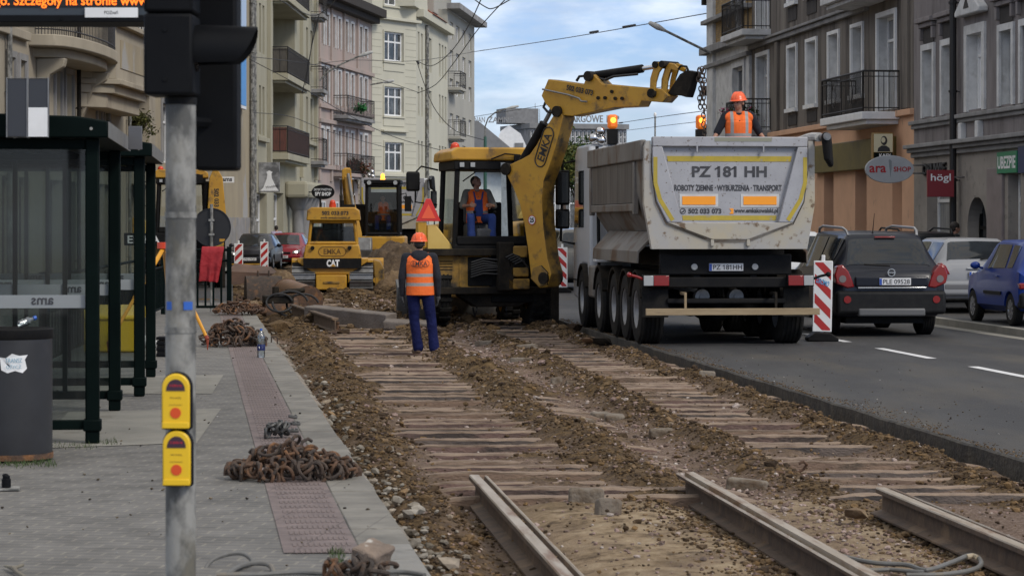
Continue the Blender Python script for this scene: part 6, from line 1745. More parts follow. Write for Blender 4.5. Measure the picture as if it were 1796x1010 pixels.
# ---------------------------------------------------------------- people
def hivis(name, zs, front=None):
    """orange cloth with grey reflective bands at heights zs; front = two upright bands (|x| range)"""
    m = MATS['orange_hi_vis'].copy(); m.name = name; t = m.node_tree; n = t.nodes; l = t.links.new
    b = n['Principled BSDF']; src = b.inputs['Base Color'].links[0].from_socket
    co = n.new('ShaderNodeTexCoord'); sp = n.new('ShaderNodeSeparateXYZ'); l(co.outputs['Object'], sp.inputs['Vector'])
    fac = None
    def band(sock, c, w):
        a = n.new('ShaderNodeMath'); a.operation = 'COMPARE'; l(sock, a.inputs[0]); a.inputs[1].default_value = c; a.inputs[2].default_value = w; return a.outputs[0]
    outs = [band(sp.outputs['Z'], z, .024) for z in zs]
    if front:
        ab = n.new('ShaderNodeMath'); ab.operation = 'ABSOLUTE'; l(sp.outputs['X'], ab.inputs[0]); 
        g = n.new('ShaderNodeMath'); g.operation = 'GREATER_THAN'; l(sp.outputs['Z'], g.inputs[0]); g.inputs[1].default_value = front[1]
        mu = n.new('ShaderNodeMath'); mu.operation = 'MULTIPLY'; l(band(ab.outputs[0], front[0], .024), mu.inputs[0]); l(g.outputs[0], mu.inputs[1]); outs.append(mu.outputs[0])
    for o in outs:
        if fac is None: fac = o
        else:
            a = n.new('ShaderNodeMath'); a.operation = 'MAXIMUM'; l(fac, a.inputs[0]); l(o, a.inputs[1]); fac = a.outputs[0]
    x = n.new('ShaderNodeMix'); x.data_type = 'RGBA'; l(fac, x.inputs['Factor']); l(src, x.inputs['A']); x.inputs['B'].default_value = (.30, .29, .28, 1)
    l(x.outputs['Result'], b.inputs['Base Color']); return m

def V(*a): return Vector(a)
def hand(m, w, d, side, curl=.5, k=1., bend=V(0, 0, 0)):
    """palm and five unequal fingers starting at wrist w, pointing along d"""
    d = d.normalized(); sx = V(1, 0, 0)*side
    ac = d.cross(sx).normalized(); sx = ac.cross(d).normalized()    # ac: across the palm
    m.cone(w, w+d*.045*k, .027*k, .036*k)
    for i in range(4):
        m.cone(w+d*.03*k+ac*(-.020+.013*i)*k, w+d*.085*k+ac*(-.030+.02*i)*k, .016*k, .014*k)
    for i, ln in enumerate((.068, .078, .074, .056)):
        b = w+d*.09*k+ac*(-.032+.0215*i)*k
        c1 = (d*math.cos(curl*.5) - sx*math.sin(curl*.5)); c2 = (d*math.cos(curl*1.3) - sx*math.sin(curl*1.3))
        p = b+c1*ln*.55*k; m.cone(b, p, .0105*k, .0095*k); m.cone(p, p+c2*ln*.5*k, .0095*k, .008*k)
    b = w+d*.03*k-ac*.030*k
    t = (d*.7-ac*.75-sx*.2).normalized(); p = b+t*.042*k; m.cone(b, p, .013*k, .0115*k); q = (d*.95-ac*.25-sx*.3).normalized(); m.cone(p, p+q*.034*k, .0115*k, .0095*k)
def head(m, c, fwd, up=V(0, 0, 1), k=1.):
    fwd = fwd.normalized(); rt = fwd.cross(up).normalized(); up = rt.cross(fwd).normalized()
    Mx = Matrix((( rt.x, fwd.x, up.x, c.x), (rt.y, fwd.y, up.y, c.y), (rt.z, fwd.z, up.z, c.z), (0, 0, 0, 1)))
    m.ball((0, -.012, .03), (.076*k, .097*k, .092*k), 20, 14, Mx)
    m.ball((0, .026, -.035), (.058*k, .066*k, .082*k), 16, 12, Mx)
    m.ball((0, .062, -.092), (.026*k, .022*k, .020*k), 10, 8, Mx)
    m.ball((0, .098, -.018), (.013*k, .018*k, .026*k), 10, 8, Mx)
    m.ball((0, .106, -.034), (.017*k, .014*k, .012*k), 10, 8, Mx)
    m.ball((0, .082, -.068), (.026*k, .013*k, .011*k), 10, 8, Mx)
    m.ball((0, .080, .022), (.05*k, .018*k, .010*k), 10, 8, Mx)
    for s in (-1, 1): m.ball((s*.078, -.005, -.01), (.012*k, .026*k, .036*k), 10, 8, Mx)
    return Mx
def face(parent, Mx):
    for s in (-1, 1):
        m = MB(); m.ball((s*.031, .083, .004), (.012, .008, .007), 10, 6, Mx); m.build('eye', M('dark_eye', (.012, .01, .01), rough=.2) if 'dark_eye' not in MATS else MATS['dark_eye'], parent)
        m = MB(); m.ball((s*.032, .089, .026), (.018, .007, .004), 8, 6, Mx); m.build('eyebrow', hairm, parent)
    m = MB(); m.ball((0, .094, -.068), (.022, .005, .004), 10, 6, Mx); m.build('mouth', M('lip', (.22, .085, .07)) if 'lip' not in MATS else MATS['lip'], parent)
def helmet(parent, Mx, mat=helm, peak=1):
    m = MB(); m.lathe([(.001, .165), (.05, .158), (.092, .128), (.116, .08), (.122, .045), (.134, .038), (.136, .030), (.120, .030), (.115, .05), (.09, .11), (.001, .14)], n=28)
    m.v = [(v[0]*.96, v[1]*1.12+.0, v[2]) for v in m.v]
    m.v = [tuple(Mx @ Vector(v)) for v in m.v]
    o = m.build('helmet', mat, parent, smooth=50)
    m = MB(); m.prism([(-.10, .10), (-.06, .165), (0, .185), (.06, .165), (.10, .10)], .030, .040, 'z', Mx); m.build('helmet_peak', mat, o, bevel=.004)
    m = MB()
    for x in (-.04, 0, .04):
        m.tube([Mx @ V(x, -.125*math.cos(a)*1.02, .05+.113*math.sin(a)) for a in np.linspace(.15, 2.9, 10)], .008, 6)
    m.build('helmet_rib', mat, o)
    return o
def person(label, loc, rz, J, top=navy, legs=blue, vest=None, gloves=None, hat=True, hair=None, sleeve=1., fwd=V(0, 1, 0), up=V(0, 0, 1), vox=.009, hood=False, bib=None, group=None, boots=None, curl=.5, lower=True):
    T = thing('person', label, 'person', loc, rz, group)
    m = MB(); j = {k: Vector(v) for k, v in J.items()}
    m.cone(j['pelvis'], j['chest'], .12, .13); m.cone(j['chest'], j['neck']+V(0, -.01, -.06), .13, .07); m.cone(j['neck']+V(0, 0, -.05), j['head']+V(0, -.01, -.06), .056, .052)
    Mx = head(m, j['head'], fwd, up)
    for s, S in ((-1, 'L'), (1, 'R')):
        sh, el, wr = j['sh'+S], j['el'+S], j['wr'+S]
        m.cone(j['neck']+V(0, 0, -.09), sh, .06, .055); m.cone(sh, el, .05, .039); m.cone(el, wr, .038, .026)
        if not gloves: hand(m, wr, j.get('hd'+S, wr-el), s, curl)
        if lower:
            hp, kn, an = j['hp'+S], j['kn'+S], j['an'+S]
            m.cone(j['pelvis'], hp, .10, .09); m.cone(hp, kn, .082, .054); m.cone(kn, an, .05, .034)
    body = soft(m.build('body', skinm, T), vox, 2, .4)
    face(T, Mx)
    c = MB()
    c.v = []; 
    q = (j['chest']-j['pelvis'])
    c.cone(j['pelvis']+V(0, 0, .02), j['pelvis']+q*.5, .15, .152); c.cone(j['pelvis']+q*.5, j['chest'], .152, .158); c.cone(j['chest'], j['neck']+V(0, -.01, -.09), .150, .085)
    ax = (j['shR']-j['shL']).normalized()
    for s, S in ((-1, 'L'), (1, 'R')):
        sh, el, wr = j['sh'+S], j['el'+S], j['wr'+S]
        c.cone(j['chest']+ax*s*.04, j['chest']+ax*s*.04+V(0, 0, -.14), .148, .13)
        c.cone(j['neck']+V(0, -.005, -.085), sh, .075, .076); c.cone(sh, el, .076, .06)
        if sleeve > .6: c.cone(el, el+(wr-el)*sleeve*.97, .058, .043)
    if hood: c.ball(tuple(j['neck']+V(0, -.05, -.035)), (.13, .10, .07)); c.ball(tuple(j['neck']+V(0, -.09, -.08)), (.11, .07, .09))
    else: c.cyl(j['neck']+V(0, -.005, -.09), j['neck']+V(0, -.0, -.025), .082, .07)
    soft(c.build('jacket', top, T), vox*1.3, 5, .6)
    if lower:
        t = MB()
        for s, S in ((-1, 'L'), (1, 'R')):
            hp, kn, an = j['hp'+S], j['kn'+S], j['an'+S]
            t.cone(j['pelvis']+V(0, 0, .08), hp, .135, .108); t.cone(hp, kn, .100, .076); t.cone(kn, an+(kn-an)*.0, .076, .070)
            for q_ in range(5): a_ = R.uniform(0, 6.28); p_ = kn.lerp(an, R.uniform(-.25, 1.0)); t.cone(p_+V(.055*math.cos(a_), .055*math.sin(a_), .03), p_+V(.055*math.cos(a_+1), .055*math.sin(a_+1), -.03), .022, .018)
            e = (an-kn).normalized(); t.cone(an-e*.09, an-e*.0, .080, .080)
            b = MB(); ft = j.get('ft'+S, an+V(s*.03, .14, -.05)); b.cone(an, an+V(0, 0, -.03), .05, .055); b.cone(an+V(0, -.02, -.045), ft+V(0, 0, -.0), .048, .042)
            b.v = [(v[0], v[1], max(v[2], an.z-.088)) for v in b.v]; soft(b.build('boot', boots or MATS['grimy_black_steel'], T), .01, 3)
        soft(t.build('trousers', legs, T), vox*1.2, 5, .6)
    if vest:
        w = MB()
        z0 = j['pelvis']+V(0, 0, -.10); rings = [(0, .207, .163), (.25, .205, .165), (.5, .203, .166), (.8, .212, .172), (1., .218, .168)]
        vs = []; n_ = 28; top_ = j['chest']+V(0, 0, .05)
        for f, rx, ry in rings:
            c_ = z0.lerp(top_, f)
            for k in range(n_):
                a = 2*math.pi*k/n_; vs.append(c_+ax*rx*math.cos(a)+V(0, ry*math.sin(a), 0))
        w.add(vs, [(i*n_+k, i*n_+(k+1) % n_, (i+1)*n_+(k+1) % n_, (i+1)*n_+k) for i in range(len(rings)-1) for k in range(n_)] + [tuple(range(n_))[::-1], tuple(range((len(rings)-1)*n_, len(rings)*n_))])
        for s in (-1, 1):
            w.cone(j['chest']+ax*s*.055+V(0, 0, .03), j['neck']+ax*s*.085+V(0, -.005, -.085), .158, .085)
            w.cone(j['neck']+ax*s*.085+V(0, -.005, -.09), j['neck']+ax*s*.165+V(0, -.005, -.10), .092, .088)
        ve = w.build('vest', vest, T); zb = j['pelvis'].z-.07
        soft(ve, vox*.9, 2, .5)
    if gloves:
        for s, S in ((-1, 'L'), (1, 'R')):
            g = MB(); wr, el = j['wr'+S], j['el'+S]; g.cone(wr+(el-wr).normalized()*.05, wr, .040, .034); hand(g, wr, j.get('hd'+S, wr-el), s, curl, 1.12)
            soft(g.build('glove', gloves, T), .006, 2, .4)
    if hat: helmet(T, Mx)
    if hair:
        h = MB(); h.ball((0, -.022, .045), (.084*hair, .098*hair, .088*hair), 18, 12, Mx); h.ball((0, -.055, -.01), (.074*hair, .06, .07), 14, 10, Mx); soft(h.build('hair', hairm, T), .009, 2)
    T['mx'] = 0; del T['mx']
    return T, body, Mx
# foreman standing on the sleepers with his back to us
J = dict(pelvis=(0, 0, .97), chest=(-.01, .0, 1.28), neck=(-.01, .015, 1.50), head=(-.015, .045, 1.625), shL=(-.205, 0, 1.42), shR=(.185, 0, 1.42), elL=(-.265, -.035, 1.13), elR=(.255, -.03, 1.13), wrL=(-.262, .02, .875), wrR=(.258, .03, .875),
         hpL=(-.10, 0, .90), hpR=(.10, 0, .90), knL=(-.085, .035, .49), knR=(.165, .01, .49), anL=(-.03, .04, .105), anR=(.205, -.05, .105), ftL=(-.09, .16, .05), ftR=(.29, .05, .05))
vz = hivis('foreman_vest', (1.165, 1.03))
FM, fb, fM = person('worker in orange helmet and vest standing on the sleepers with his back to us', (*Q(737, 622, .03)[:2], .03), .02, J, top=navy, legs=blue, vest=vz, gloves=glovem, hair=1.0, hood=True, boots=M('brown_work_boot', (.14, .09, .055), (.09, .06, .04), 8, .8))
ve = [c for c in FM.children if c.name.startswith('vest')][0]
# lettering on the back of the vest
bx = text('vest_lettering', 'EMKA', inkb, ve, back(0, -.21, 1.335), w=.215, h=.07, bold=.012)
om = MB(); oval(om, 0, 1.335, .265, .098, -.21, .004); bo_ = om.build('vest_oval', inkb, ve)
for o in (bx, bo_):      # lettering follows the curve of the back
    for v in o.data.vertices: v.co.y = -.199*math.sqrt(max(.05, 1-((v.co.x+.005)/.27)**2)) + (v.co.y+.21)*.3
# worker standing in the tipper body, hands on its edge, looking to the left
J = dict(pelvis=(0, 0, .97), chest=(0, .0, 1.28), neck=(0, .01, 1.50), head=(.0, .03, 1.63), shL=(-.195, 0, 1.42), shR=(.195, 0, 1.42), elL=(-.33, -.03, 1.17), elR=(.33, .0, 1.17), wrL=(-.45, .10, .98), wrR=(.44, .12, .96),
         hpL=(-.1, 0, .9), hpR=(.1, 0, .9), knL=(-.11, .02, .49), knR=(.11, .02, .49), anL=(-.12, 0, .1), anR=(.12, 0, .1), hdL=(-.3, .6, -.3), hdR=(.3, .6, -.3))
v2 = hivis('truck_worker_vest', (1.125,), front=(.115, 1.125))
Yw = 38.9
person('worker in orange helmet and vest standing in the tipper body, looking to his right', ((1295-CX)*Yw/F, Yw, HC+(HY-160)*Yw/F-1.81), math.pi+.05, J, top=navy, legs=navy, vest=v2, sleeve=.0, fwd=V(.62, .75, -.12), hair=.96, curl=.4)
# loader operator sitting in the cab, looking up at the arm
J = dict(pelvis=(0, 0, .10), chest=(0, -.03, .42), neck=(.01, -.02, .63), head=(.02, .01, .755), shL=(-.20, -.02, .555), shR=(.20, -.02, .555), elL=(-.30, .10, .31), elR=(.30, .10, .31), wrL=(-.20, .30, .32), wrR=(.20, .30, .32),
         hpL=(-.10, .02, .07), hpR=(.10, .02, .07), knL=(-.20, .42, .10), knR=(.20, .42, .10), anL=(-.19, .44, -.28), anR=(.19, .44, -.28))
grey_t = M('grey_t_shirt', (.15, .145, .125), (.12, .115, .10), 8, .9)
v3 = hivis('operator_vest', (.20,))
OP, ob_, oM = person('loader operator in grey shirt, orange vest and blue overalls sitting in the cab, looking up', MWB @ V(-.16, .62, 1.96), math.pi+.20, J, top=grey_t, legs=M('blue_overalls', (.012, .035, .16), (.018, .045, .19), 7, .85, bump=.6, bscale=10), vest=v3, hat=False, hair=.97, sleeve=.0, fwd=V(-.45, .72, .5), curl=1.3)
m = MB(); m.prism([(-.085, .12), (.085, .12), (.075, .43), (-.075, .43)], .125, .16); m.prism([(-.075, .43), (-.045, .43), (-.075, .58), (-.10, .58)], .10, .15); m.prism([(.075, .43), (.045, .43), (.075, .58), (.10, .58)], .10, .15); soft(m.build('overall_bib', MATS['blue_overalls'], OP), .01, 2)
# excavator operator
v4 = hivis('excavator_vest', (.20,))
person('excavator operator in orange vest and blue trousers sitting in the small cab', V((672-CX)*84/F, 84.2, 2.05), math.pi, J, top=grey_t, legs=MATS['blue_overalls'], vest=v4, hat=False, hair=1.02, sleeve=.0, fwd=V(0, .97, -.1), vox=.018, curl=1.2)
# passer-by in black by the shop window
J = dict(pelvis=(0, 0, .97), chest=(0, .0, 1.27), neck=(0, .02, 1.48), head=(.0, .05, 1.60), shL=(-.19, 0, 1.41), shR=(.19, 0, 1.41), elL=(-.25, -.02, 1.12), elR=(.25, -.02, 1.12), wrL=(-.24, .06, .87), wrR=(.24, .06, .87),
         hpL=(-.1, 0, .9), hpR=(.1, 0, .9), knL=(-.11, .06, .49), knR=(.11, -.02, .49), anL=(-.12, .12, .1), anR=(.12, -.12, .1))
blackc = M('black_coat', (.011, .011, .012), (.02, .02, .02), 8, .9)
Yp = 55.
person('passer-by in a black coat with short dark hair walking past the shop window', ((1672-CX)*Yp/F, Yp, .25), -1.35, J, top=blackc, legs=blackc, hat=False, hair=1.12, vox=.014)
person('passer-by in a pale lilac shirt behind the dark red hatchback', ((485-CX)*112/F, 112, .132), .4, J, top=M('lilac_shirt', (.34, .30, .40)), legs=blackc, hat=False, hair=1.0, vox=.025)
person('pedestrian in a teal top in the gap between the raised arm and the truck', ((979-CX)*75/F, 75, .132), .3, J, top=M('teal_top', (.03, .14, .17)), legs=navy, hat=False, hair=1.0, vox=.025)
# ---------------------------------------------------------------- rails
railtop = M('worn_rail_steel', (.36, .31, .245), (.26, .21, .15), 6, .5, metal=.12, dirt=(.17, .095, .045), dthr=(.50, .62), dscale=5, stretch=(2, .3, 1))
railside = M('rusty_rail_web', (.105, .070, .046), (.062, .044, .032), 8, .85, bump=.4, bscale=30, dirt=(.17, .115, .07), dthr=(.55, .66), dscale=3)
def rail(label, t, y0, y1, guard, zt=.175, tilt=0., tiltx=0.):
    g = guard   # +1: guard lip on the right
    prof = [(-.09, -.18), (.09, -.18), (.09, -.168), (.014, -.148), (.010, -.045), (.075, -.032), (.078, -.012), (.062, -.004), (.055, -.010), (.050, -.036), (.016, -.036), (.012, .0), (-.050, .0), (-.056, -.008), (-.056, -.035), (-.010, -.048), (-.014, -.148), (-.09, -.168)]
    prof = [(x*g, z) for x, z in prof]
    T = thing('tram_rail', label, 'rail', (xs(t, y1), y1, zt), A, 'grooved rails still lying at the front')
    m = MB(); L_ = (y1-y0)/math.cos(A); n = len(prof); N = 24
    for k in range(N+1):
        y = -L_*k/N
        m.v += [(x+.004*float(fbm(y*2+t, x*9, 2)), y+(.0 if k else R.uniform(-.01, .01)), z+tilt*y) for x, z in prof]
    for k in range(N):
        for i in range(n):
            m.f.append([k*n+i, k*n+(i+1) % n, (k+1)*n+(i+1) % n, (k+1)*n+i]); zz = (prof[i][1]+prof[(i+1) % n][1])/2
            m.m.append(0 if zz > -.02 else 1)
    m.f += [list(range(n)), list(range(N*n, N*n+n))[::-1]]; m.m += [1, 1]
    o = m.build('rail_bar', [railtop, railside], T, smooth=25)
    d = MB()     # sandy dirt packed in the groove
    for k in range(260):
        y = -R.random()*L_
        if float(fbm(y*1.5+t, 2.2, 2)) < -.04: continue
        d.ball((g*(.033+R.uniform(-.012, .012)), y, -.030+tilt*y), (R.uniform(.006, .014), R.uniform(.008, .03), R.uniform(.004, .012)), 6, 4)
    d.build('groove_dirt', MATS['sandy_soil'], T)
    return T
rail('grooved rail end in the middle foreground with a dirt-filled groove', 1.66, 9.2, 17.75, 1)
rail('grooved rail with rusty lip, second from the left in the foreground', 3.18, 9.2, 17.95, -1)
rail('shorter grooved rail end lying nearest the road in the foreground', 4.32, 9.2, 16.9, 1, .175)

# loose rail with its clips, concrete beam, rusty attachments beyond the worker
T = thing('loose_rail', 'lifted rail length with bolts along its foot beside the concrete beam', 'rail', (-3.02, 42.9, .10), math.atan2(1.5, 8))
m = MB(); pr = [(-.07, 0), (.07, 0), (.07, .014), (.012, .03), (.012, .19), (.055, .20), (.055, .235), (-.055, .235), (-.055, .20), (-.012, .19), (-.012, .03), (-.07, .014)]
m.prism(pr, 0, 7.5); m.build('rail_bar', [railside], T, bevel=.004)
for k in range(7):
    m = MB(); y = .25+k*.62; m.cyl((.06, y, .04), (.06, y, .13), .028, n=8); m.cb((.07, y, .03), (.10, .12, .03)); m.cyl((.06, y, .13), (.06, y, .16), .045, n=6); m.build('bolt', rust, T)
m = MB(); N = 20
for k in range(N+1):
    x = -1.1+2.2*k/N
    for a, b in ((-.15, 0), (.15, 0), (.15, .31), (-.15, .31)):
        m.v.append((x + (.12*float(fbm(a*9, b*9+3, 2)) if k in (0, N) else 0), a+.02*float(fbm(x*3, b*8, 2)), b+.03*float(fbm(x*2.3, a*7+b*5, 3))))
m.f = [[k*4+i, k*4+(i+1) % 4, k*4+4+(i+1) % 4, k*4+4+i] for k in range(N) for i in range(4)] + [[0, 1, 2, 3], [N*4+3, N*4+2, N*4+1, N*4]]; m.m = [0]*len(m.f)
o = m.build('concrete_beam', M('old_beam_concrete', (.17, .145, .125), (.115, .095, .08), 4, .85, bump=.8, bscale=25, dirt=(.30, .28, .25), dthr=(.62, .7), dscale=2.5), bevel=.02, smooth=40)
o.location = (-2.98, 46.2, .06); o.rotation_euler = (.08, .045, -.75); tag(o, 'long broken concrete beam lying across the sleepers left of the worker', 'beam')
m = MB(); m.box((-.45, -.2, 0), (.45, .2, .16)); o = m.build('concrete_beam', MATS['old_beam_concrete'], None, bevel=.03); o.location = (-1.85, 45.0, .05); o.rotation_euler = (.1, .04, -.1); tag(o, 'short flat concrete piece between the long beam and the loader', 'beam')
def bucket(label, px, py, w, h, rz, mat, ax='x', z=.05):
    x, y = Q(px, py, z); T = thing('digging_bucket', label, 'bucket', (x, y, z), rz)
    m = MB(); n = 14; arc = [(.05+h*.5*1.2*(1-math.cos(math.pi*k/n)) - .05, h*.5+h*.5*math.sin(-math.pi/2+math.pi*k/n)) for k in range(n+1)]
    arc = [(h*.62*math.cos(math.pi*k/n), h*.98*math.sin(math.pi*k/n)) for k in range(n+1)]
    pts = arc + [(a*.95, b*.94) for a, b in arc[::-1]]
    m.prism(pts, -w/2, w/2, 'x'); b_ = m.build('bucket_shell', mat, T, bevel=.006, smooth=30)
    for s in (-1, 1):
        m = MB(); m.prism(arc, s*w/2, s*(w/2-.02), 'x'); m.build('side_plate', mat, T, bevel=.006)
        m = MB(); m.prism([(-.08, h*.9), (.12, h*.9), (.06, h*1.2), (-.04, h*1.2)], s*w*.15-.015, s*w*.15+.015, 'x'); m.build('bucket_ear', mat, T, bevel=.006)
    return T
mdr = M('rubbed_rusty_bucket', (.20, .105, .05), (.12, .07, .04), 4, .6, metal=.3, dirt=(.30, .22, .16), dthr=(.58, .68), dscale=3)
T = thing('steel_drum', 'rusty steel drum lying on its side left of the concrete beam', 'drum', tuple(P(541, 527, 54)))
e_ = P(503, 513, 57)-P(541, 527, 54)
m = MB(); m.cyl((0, 0, 0), e_, .31, n=30); m.build('drum_shell', mdr, T); m = MB(); m.cyl(-e_*.01, e_*.012, .322, n=30); m.build('rim', rust, T); m = MB(); m.cyl(e_*.985, e_*1.01, .322, n=30); m.build('rim', rust, T)
bucket('dark narrow bucket under the black hoses by the platform edge', 492, 553, .7, .36, .3, rust)
bucket('black bucket standing behind the fence end and the bent plate', 462, 527, .9, .62, .2, rustd)
m = MB(); x, y = Q(445, 505, .1)
m.v = [(-.75, -.2, .30), (.75, -.1, .22), (.45, .5, .42), (-.6, .5, .52), (-.75, -.2, .33), (.75, -.1, .25), (.45, .5, .45), (-.6, .5, .55), (-.72, -.25, -.05), (-.40, -.22, -.05)]
m.f = [[0, 1, 2, 3], [7, 6, 5, 4], [0, 4, 5, 1], [1, 5, 6, 2], [2, 6, 7, 3], [3, 7, 4, 0], [0, 9, 8], [0, 1, 9]]; m.m = [0]*8
o = m.build('steel_plate', M('rusty_sheet', (.15, .085, .055), (.10, .06, .042), 3, .6, metal=.3), None, smooth=0, recalc=False); o.location = (x, y, .25); tag(o, 'bent rusty steel plate leaning beyond the fence end', 'steel plate')
T = thing('hydraulic_breaker', 'black hydraulic breaker head with looped hoses beside the platform edge', 'machine attachment', (*Q(492, 556, .05), .05), .2)
m = MB(); m.box((-.35, -.2, .28), (.25, .25, .44)); m.cyl((-.1, 0, .44), (-.1, 0, .62), .07); m.cyl((.1, .0, .52), (.5, .05, .54), .05); m.build('breaker_head', soot, T, bevel=.02)
for c, r, z in (((.18, -.25), .33, .28), ((.45, -.1), .30, .24), ((-.05, -.3), .24, .30)):
    m = MB(); m.tube([(c[0]+r*math.cos(a)*1.1, c[1]+r*.45*math.sin(a)+.05*math.cos(a*2), z+r*.75*math.sin(a)) for a in np.linspace(.2, 6.1, 22)], .024, 8); m.build('hose_loop', hose, T)

# ---------------------------------------------------------------- rusty spring clips in heaps
def clip_mesh(kind):
    m = MB()
    if kind == 0:
        pts = [(.038*math.cos(a), .032*math.sin(a), .008*a) for a in np.linspace(.3, 5.9, 15)]
    elif kind == 1:
        pts = [(.036*math.cos(a), .036*math.sin(a), .0065*a) for a in np.linspace(0, 9.5, 24)]
    else:
        pts = [(-.045, -.03, 0), (-.05, .01, .005), (-.03, .038, .01), (0, .045, .015), (.03, .038, .02), (.05, .01, .02), (.045, -.03, .02), (.02, -.045, .02)]
    m.tube(pts, .0095, 7); m.v = [(v[0]*1.15, v[1]*1.15, v[2]*1.15) for v in m.v]; return m
CK = []
def clips(px, py, n, rx, ry, h, group, label, z0=.352, mats=(rust, rustd), k=1., shape=1.1):
    x0, y0 = Q(px, py, z0)
    for i in range(n):
        a = R.uniform(0, 6.283); q = math.sqrt(R.random())
        x, y = rx*q*math.cos(a), ry*q*math.sin(a)
        z = .012 + h*max(0, 1-q**shape)*(R.random()**.45)
        kind = R.choice((0, 0, 1, 2, 2)); mt = R.randrange(len(mats)); key = (kind, mats[mt].name)
        f = [o for kk, o in CK if kk == key]
        if f: o = f[0].copy(); COL.objects.link(o)
        else: o = clip_mesh(kind).build('rail_clip', mats[mt]); CK.append((key, o))
        o.location = (x0+x, y0+y, z0+z+.02); o.scale = (k, k, k)
        o.rotation_euler = (R.gauss(0, .9), R.gauss(0, .9), R.uniform(0, 6.28))
        tag(o, label, 'rail clip', group)
clips(512, 836, 125, .39, .33, .20, 'rusty spring clips in the large near heap', 'rusty spring clip in the large heap on the near platform edge')
for i in range(9):
    o = CK[0][1].copy(); COL.objects.link(o); x, y = Q(400+i*5.5, 838, .35); o.location = (x, y, .395); o.rotation_euler = (1.5, .2, 1.3+R.uniform(-.2, .2)); tag(o, 'rusty spring clip in the large heap on the near platform edge', 'rail clip', 'rusty spring clips in the large near heap')
clips(408, 606, 108, .42, .42, .32, 'rusty spring clips in the farther heap', 'rusty spring clip in the farther heap beside the plastic bottle', k=1.35)
bare = M('bare_dark_steel_clip', (.10, .098, .092), (.06, .058, .055), 9, .5, metal=.4)
clips(485, 768, 12, .09, .07, .11, 'grey steel clips beside the near heap', 'grey steel clip in the small bundle behind the near heap', mats=(bare,))
clips(618, 1018, 13, .16, .06, .03, 'rusty spring clips at the bottom edge', 'rusty spring clip lying at the bottom edge of the platform')
hm = MB(); x0, y0 = Q(420, 552, .352)
for i in range(90):
    a = R.uniform(0, 6.28); q = math.sqrt(R.random()); c_ = clip_mesh(R.choice((0, 1, 2)))
    Mx = Matrix.Translation((.45*q*math.cos(a), .5*q*math.sin(a), .05+.26*(1-q)*R.random())) @ Matrix.Rotation(R.uniform(0, 6), 4, 'Z') @ Matrix.Rotation(R.gauss(0, .9), 4, 'X') @ Matrix.Scale(1.2, 4)
    hm.add(c_.v, c_.f, Mx)
o = hm.build('rail_clip_heap', rust, None, recalc=False); o.location = (x0, y0, .352); tag(o, kind='stuff')
for i in range(5):
    x, y = Q(508+i*2.5, 762-(i % 3)*7, .35); m = MB(); m.cb((0, 0, .02), (.07, .045, .022)); m.cb((.02, 0, .035), (.02, .04, .012)); o = m.build('clip_plate', bare, None, bevel=.004); o.location = (x, y, .36+.024*(i % 3)); o.rotation_euler = (R.uniform(-.3, .3), R.uniform(-.2, .2), R.uniform(-.4, .4))
    tag(o, 'small grey clamp plate in the bundle behind the near clip heap', 'clamp plate', 'clamp plates in the bundle')
m = MB(); m.tube([(-.10, 0, .03), (-.04, 0, .02), (.06, .02, .02), (.11, .02, .05), (.13, 0, .085), (.10, -.02, .11), (.065, -.02, .095)], .012, 8); o = m.build('rail_hook', rust); x, y = Q(1385, 834, .05); o.location = (x, y, .05); tag(o, 'curled rusty iron hook lying in the soil of the right track', 'iron hook')
m = MB(); m.tube([(-.03, 0, .02), (-.03, 0, .09), (.02, .0, .10), (.05, 0, .08), (.05, 0, .0)], .010, 8, flat=1.); o = m.build('rail_hook', rustd); x, y = Q(480, 603, .352); o.location = (x, y, .352); tag(o, 'upright iron staple beside the plastic bottle', 'iron hook')

# ---------------------------------------------------------------- platform furniture
# signal post
SGX, SGY = (317-CX)*9.2/F, 9.2
T = thing('traffic_signal', 'galvanised signal post with black signal heads and two yellow request boxes', 'traffic signal', (SGX, SGY, .35))
m = MB(); m.cyl((0, 0, 0), (0, 0, 2.06), .0555, n=28); po = m.build('pole', zinc, T)
m = MB(); m.cyl((0, 0, 2.035), (0, 0, 2.06), .060, n=28); m.cyl((0, 0, 2.06), (-.01, 0, 2.11), .05, .042, n=20); m.build('pole_cap', blk, T)
sblk = M('matt_black_housing', (.0038, .0042, .0055), (.006, .0065, .0075), 4, .6, spec=.13)
m = MB(); m.box((-.118, -.13, 2.065), (.060, .10, 2.36)); m.box((-.118, -.13, 2.364), (.060, .10, 2.66)); m.box((-.118, -.13, 2.664), (.060, .10, 2.96)); h1 = m.build('signal_head', sblk, T, bevel=.012)
for z in (2.22, 2.51, 2.81):
    m = MB()
    N = 22; r0, r1 = .098, .090
    vs = []
    for k in range(N+1):
        a = -2.05+4.1*k/N       # open at the bottom
        ln = .225-.07*(abs(a)/2.05)**3
        for x, r in ((.058, r0), (.058+ln, r1), (.058+ln, r1-.006), (.058, r0-.006)):
            vs.append((x, r*math.sin(a)-.02-.04*(x-.058), z+r*math.cos(a)))
    fs = [(k*4+i, k*4+4+i, k*4+4+(i+1) % 4, k*4+(i+1) % 4) for k in range(N) for i in range(4)] + [(0, 1, 2, 3), tuple(N*4+i for i in (3, 2, 1, 0))]
    if z < 2.25 or z > 2.4:
        pass
    m.add(vs, fs); v_ = m.build('visor', sblk, h1, smooth=40)
    v_.location.z = .008
    m = MB(); m.cyl((.055, -.02, z+.02), (.066, -.02, z+.02), .085, n=22); m.build('lens', M('unlit_lens', (.02, .015, .012), rough=.2) if 'unlit_lens' not in MATS else MATS['unlit_lens'], h1)
for z in (1.20, 1.62):
    m = MB(); m.cyl((0, 0, z), (0, 0, z+.022), .0585, n=28); m.build('pole_band', zinc, T)
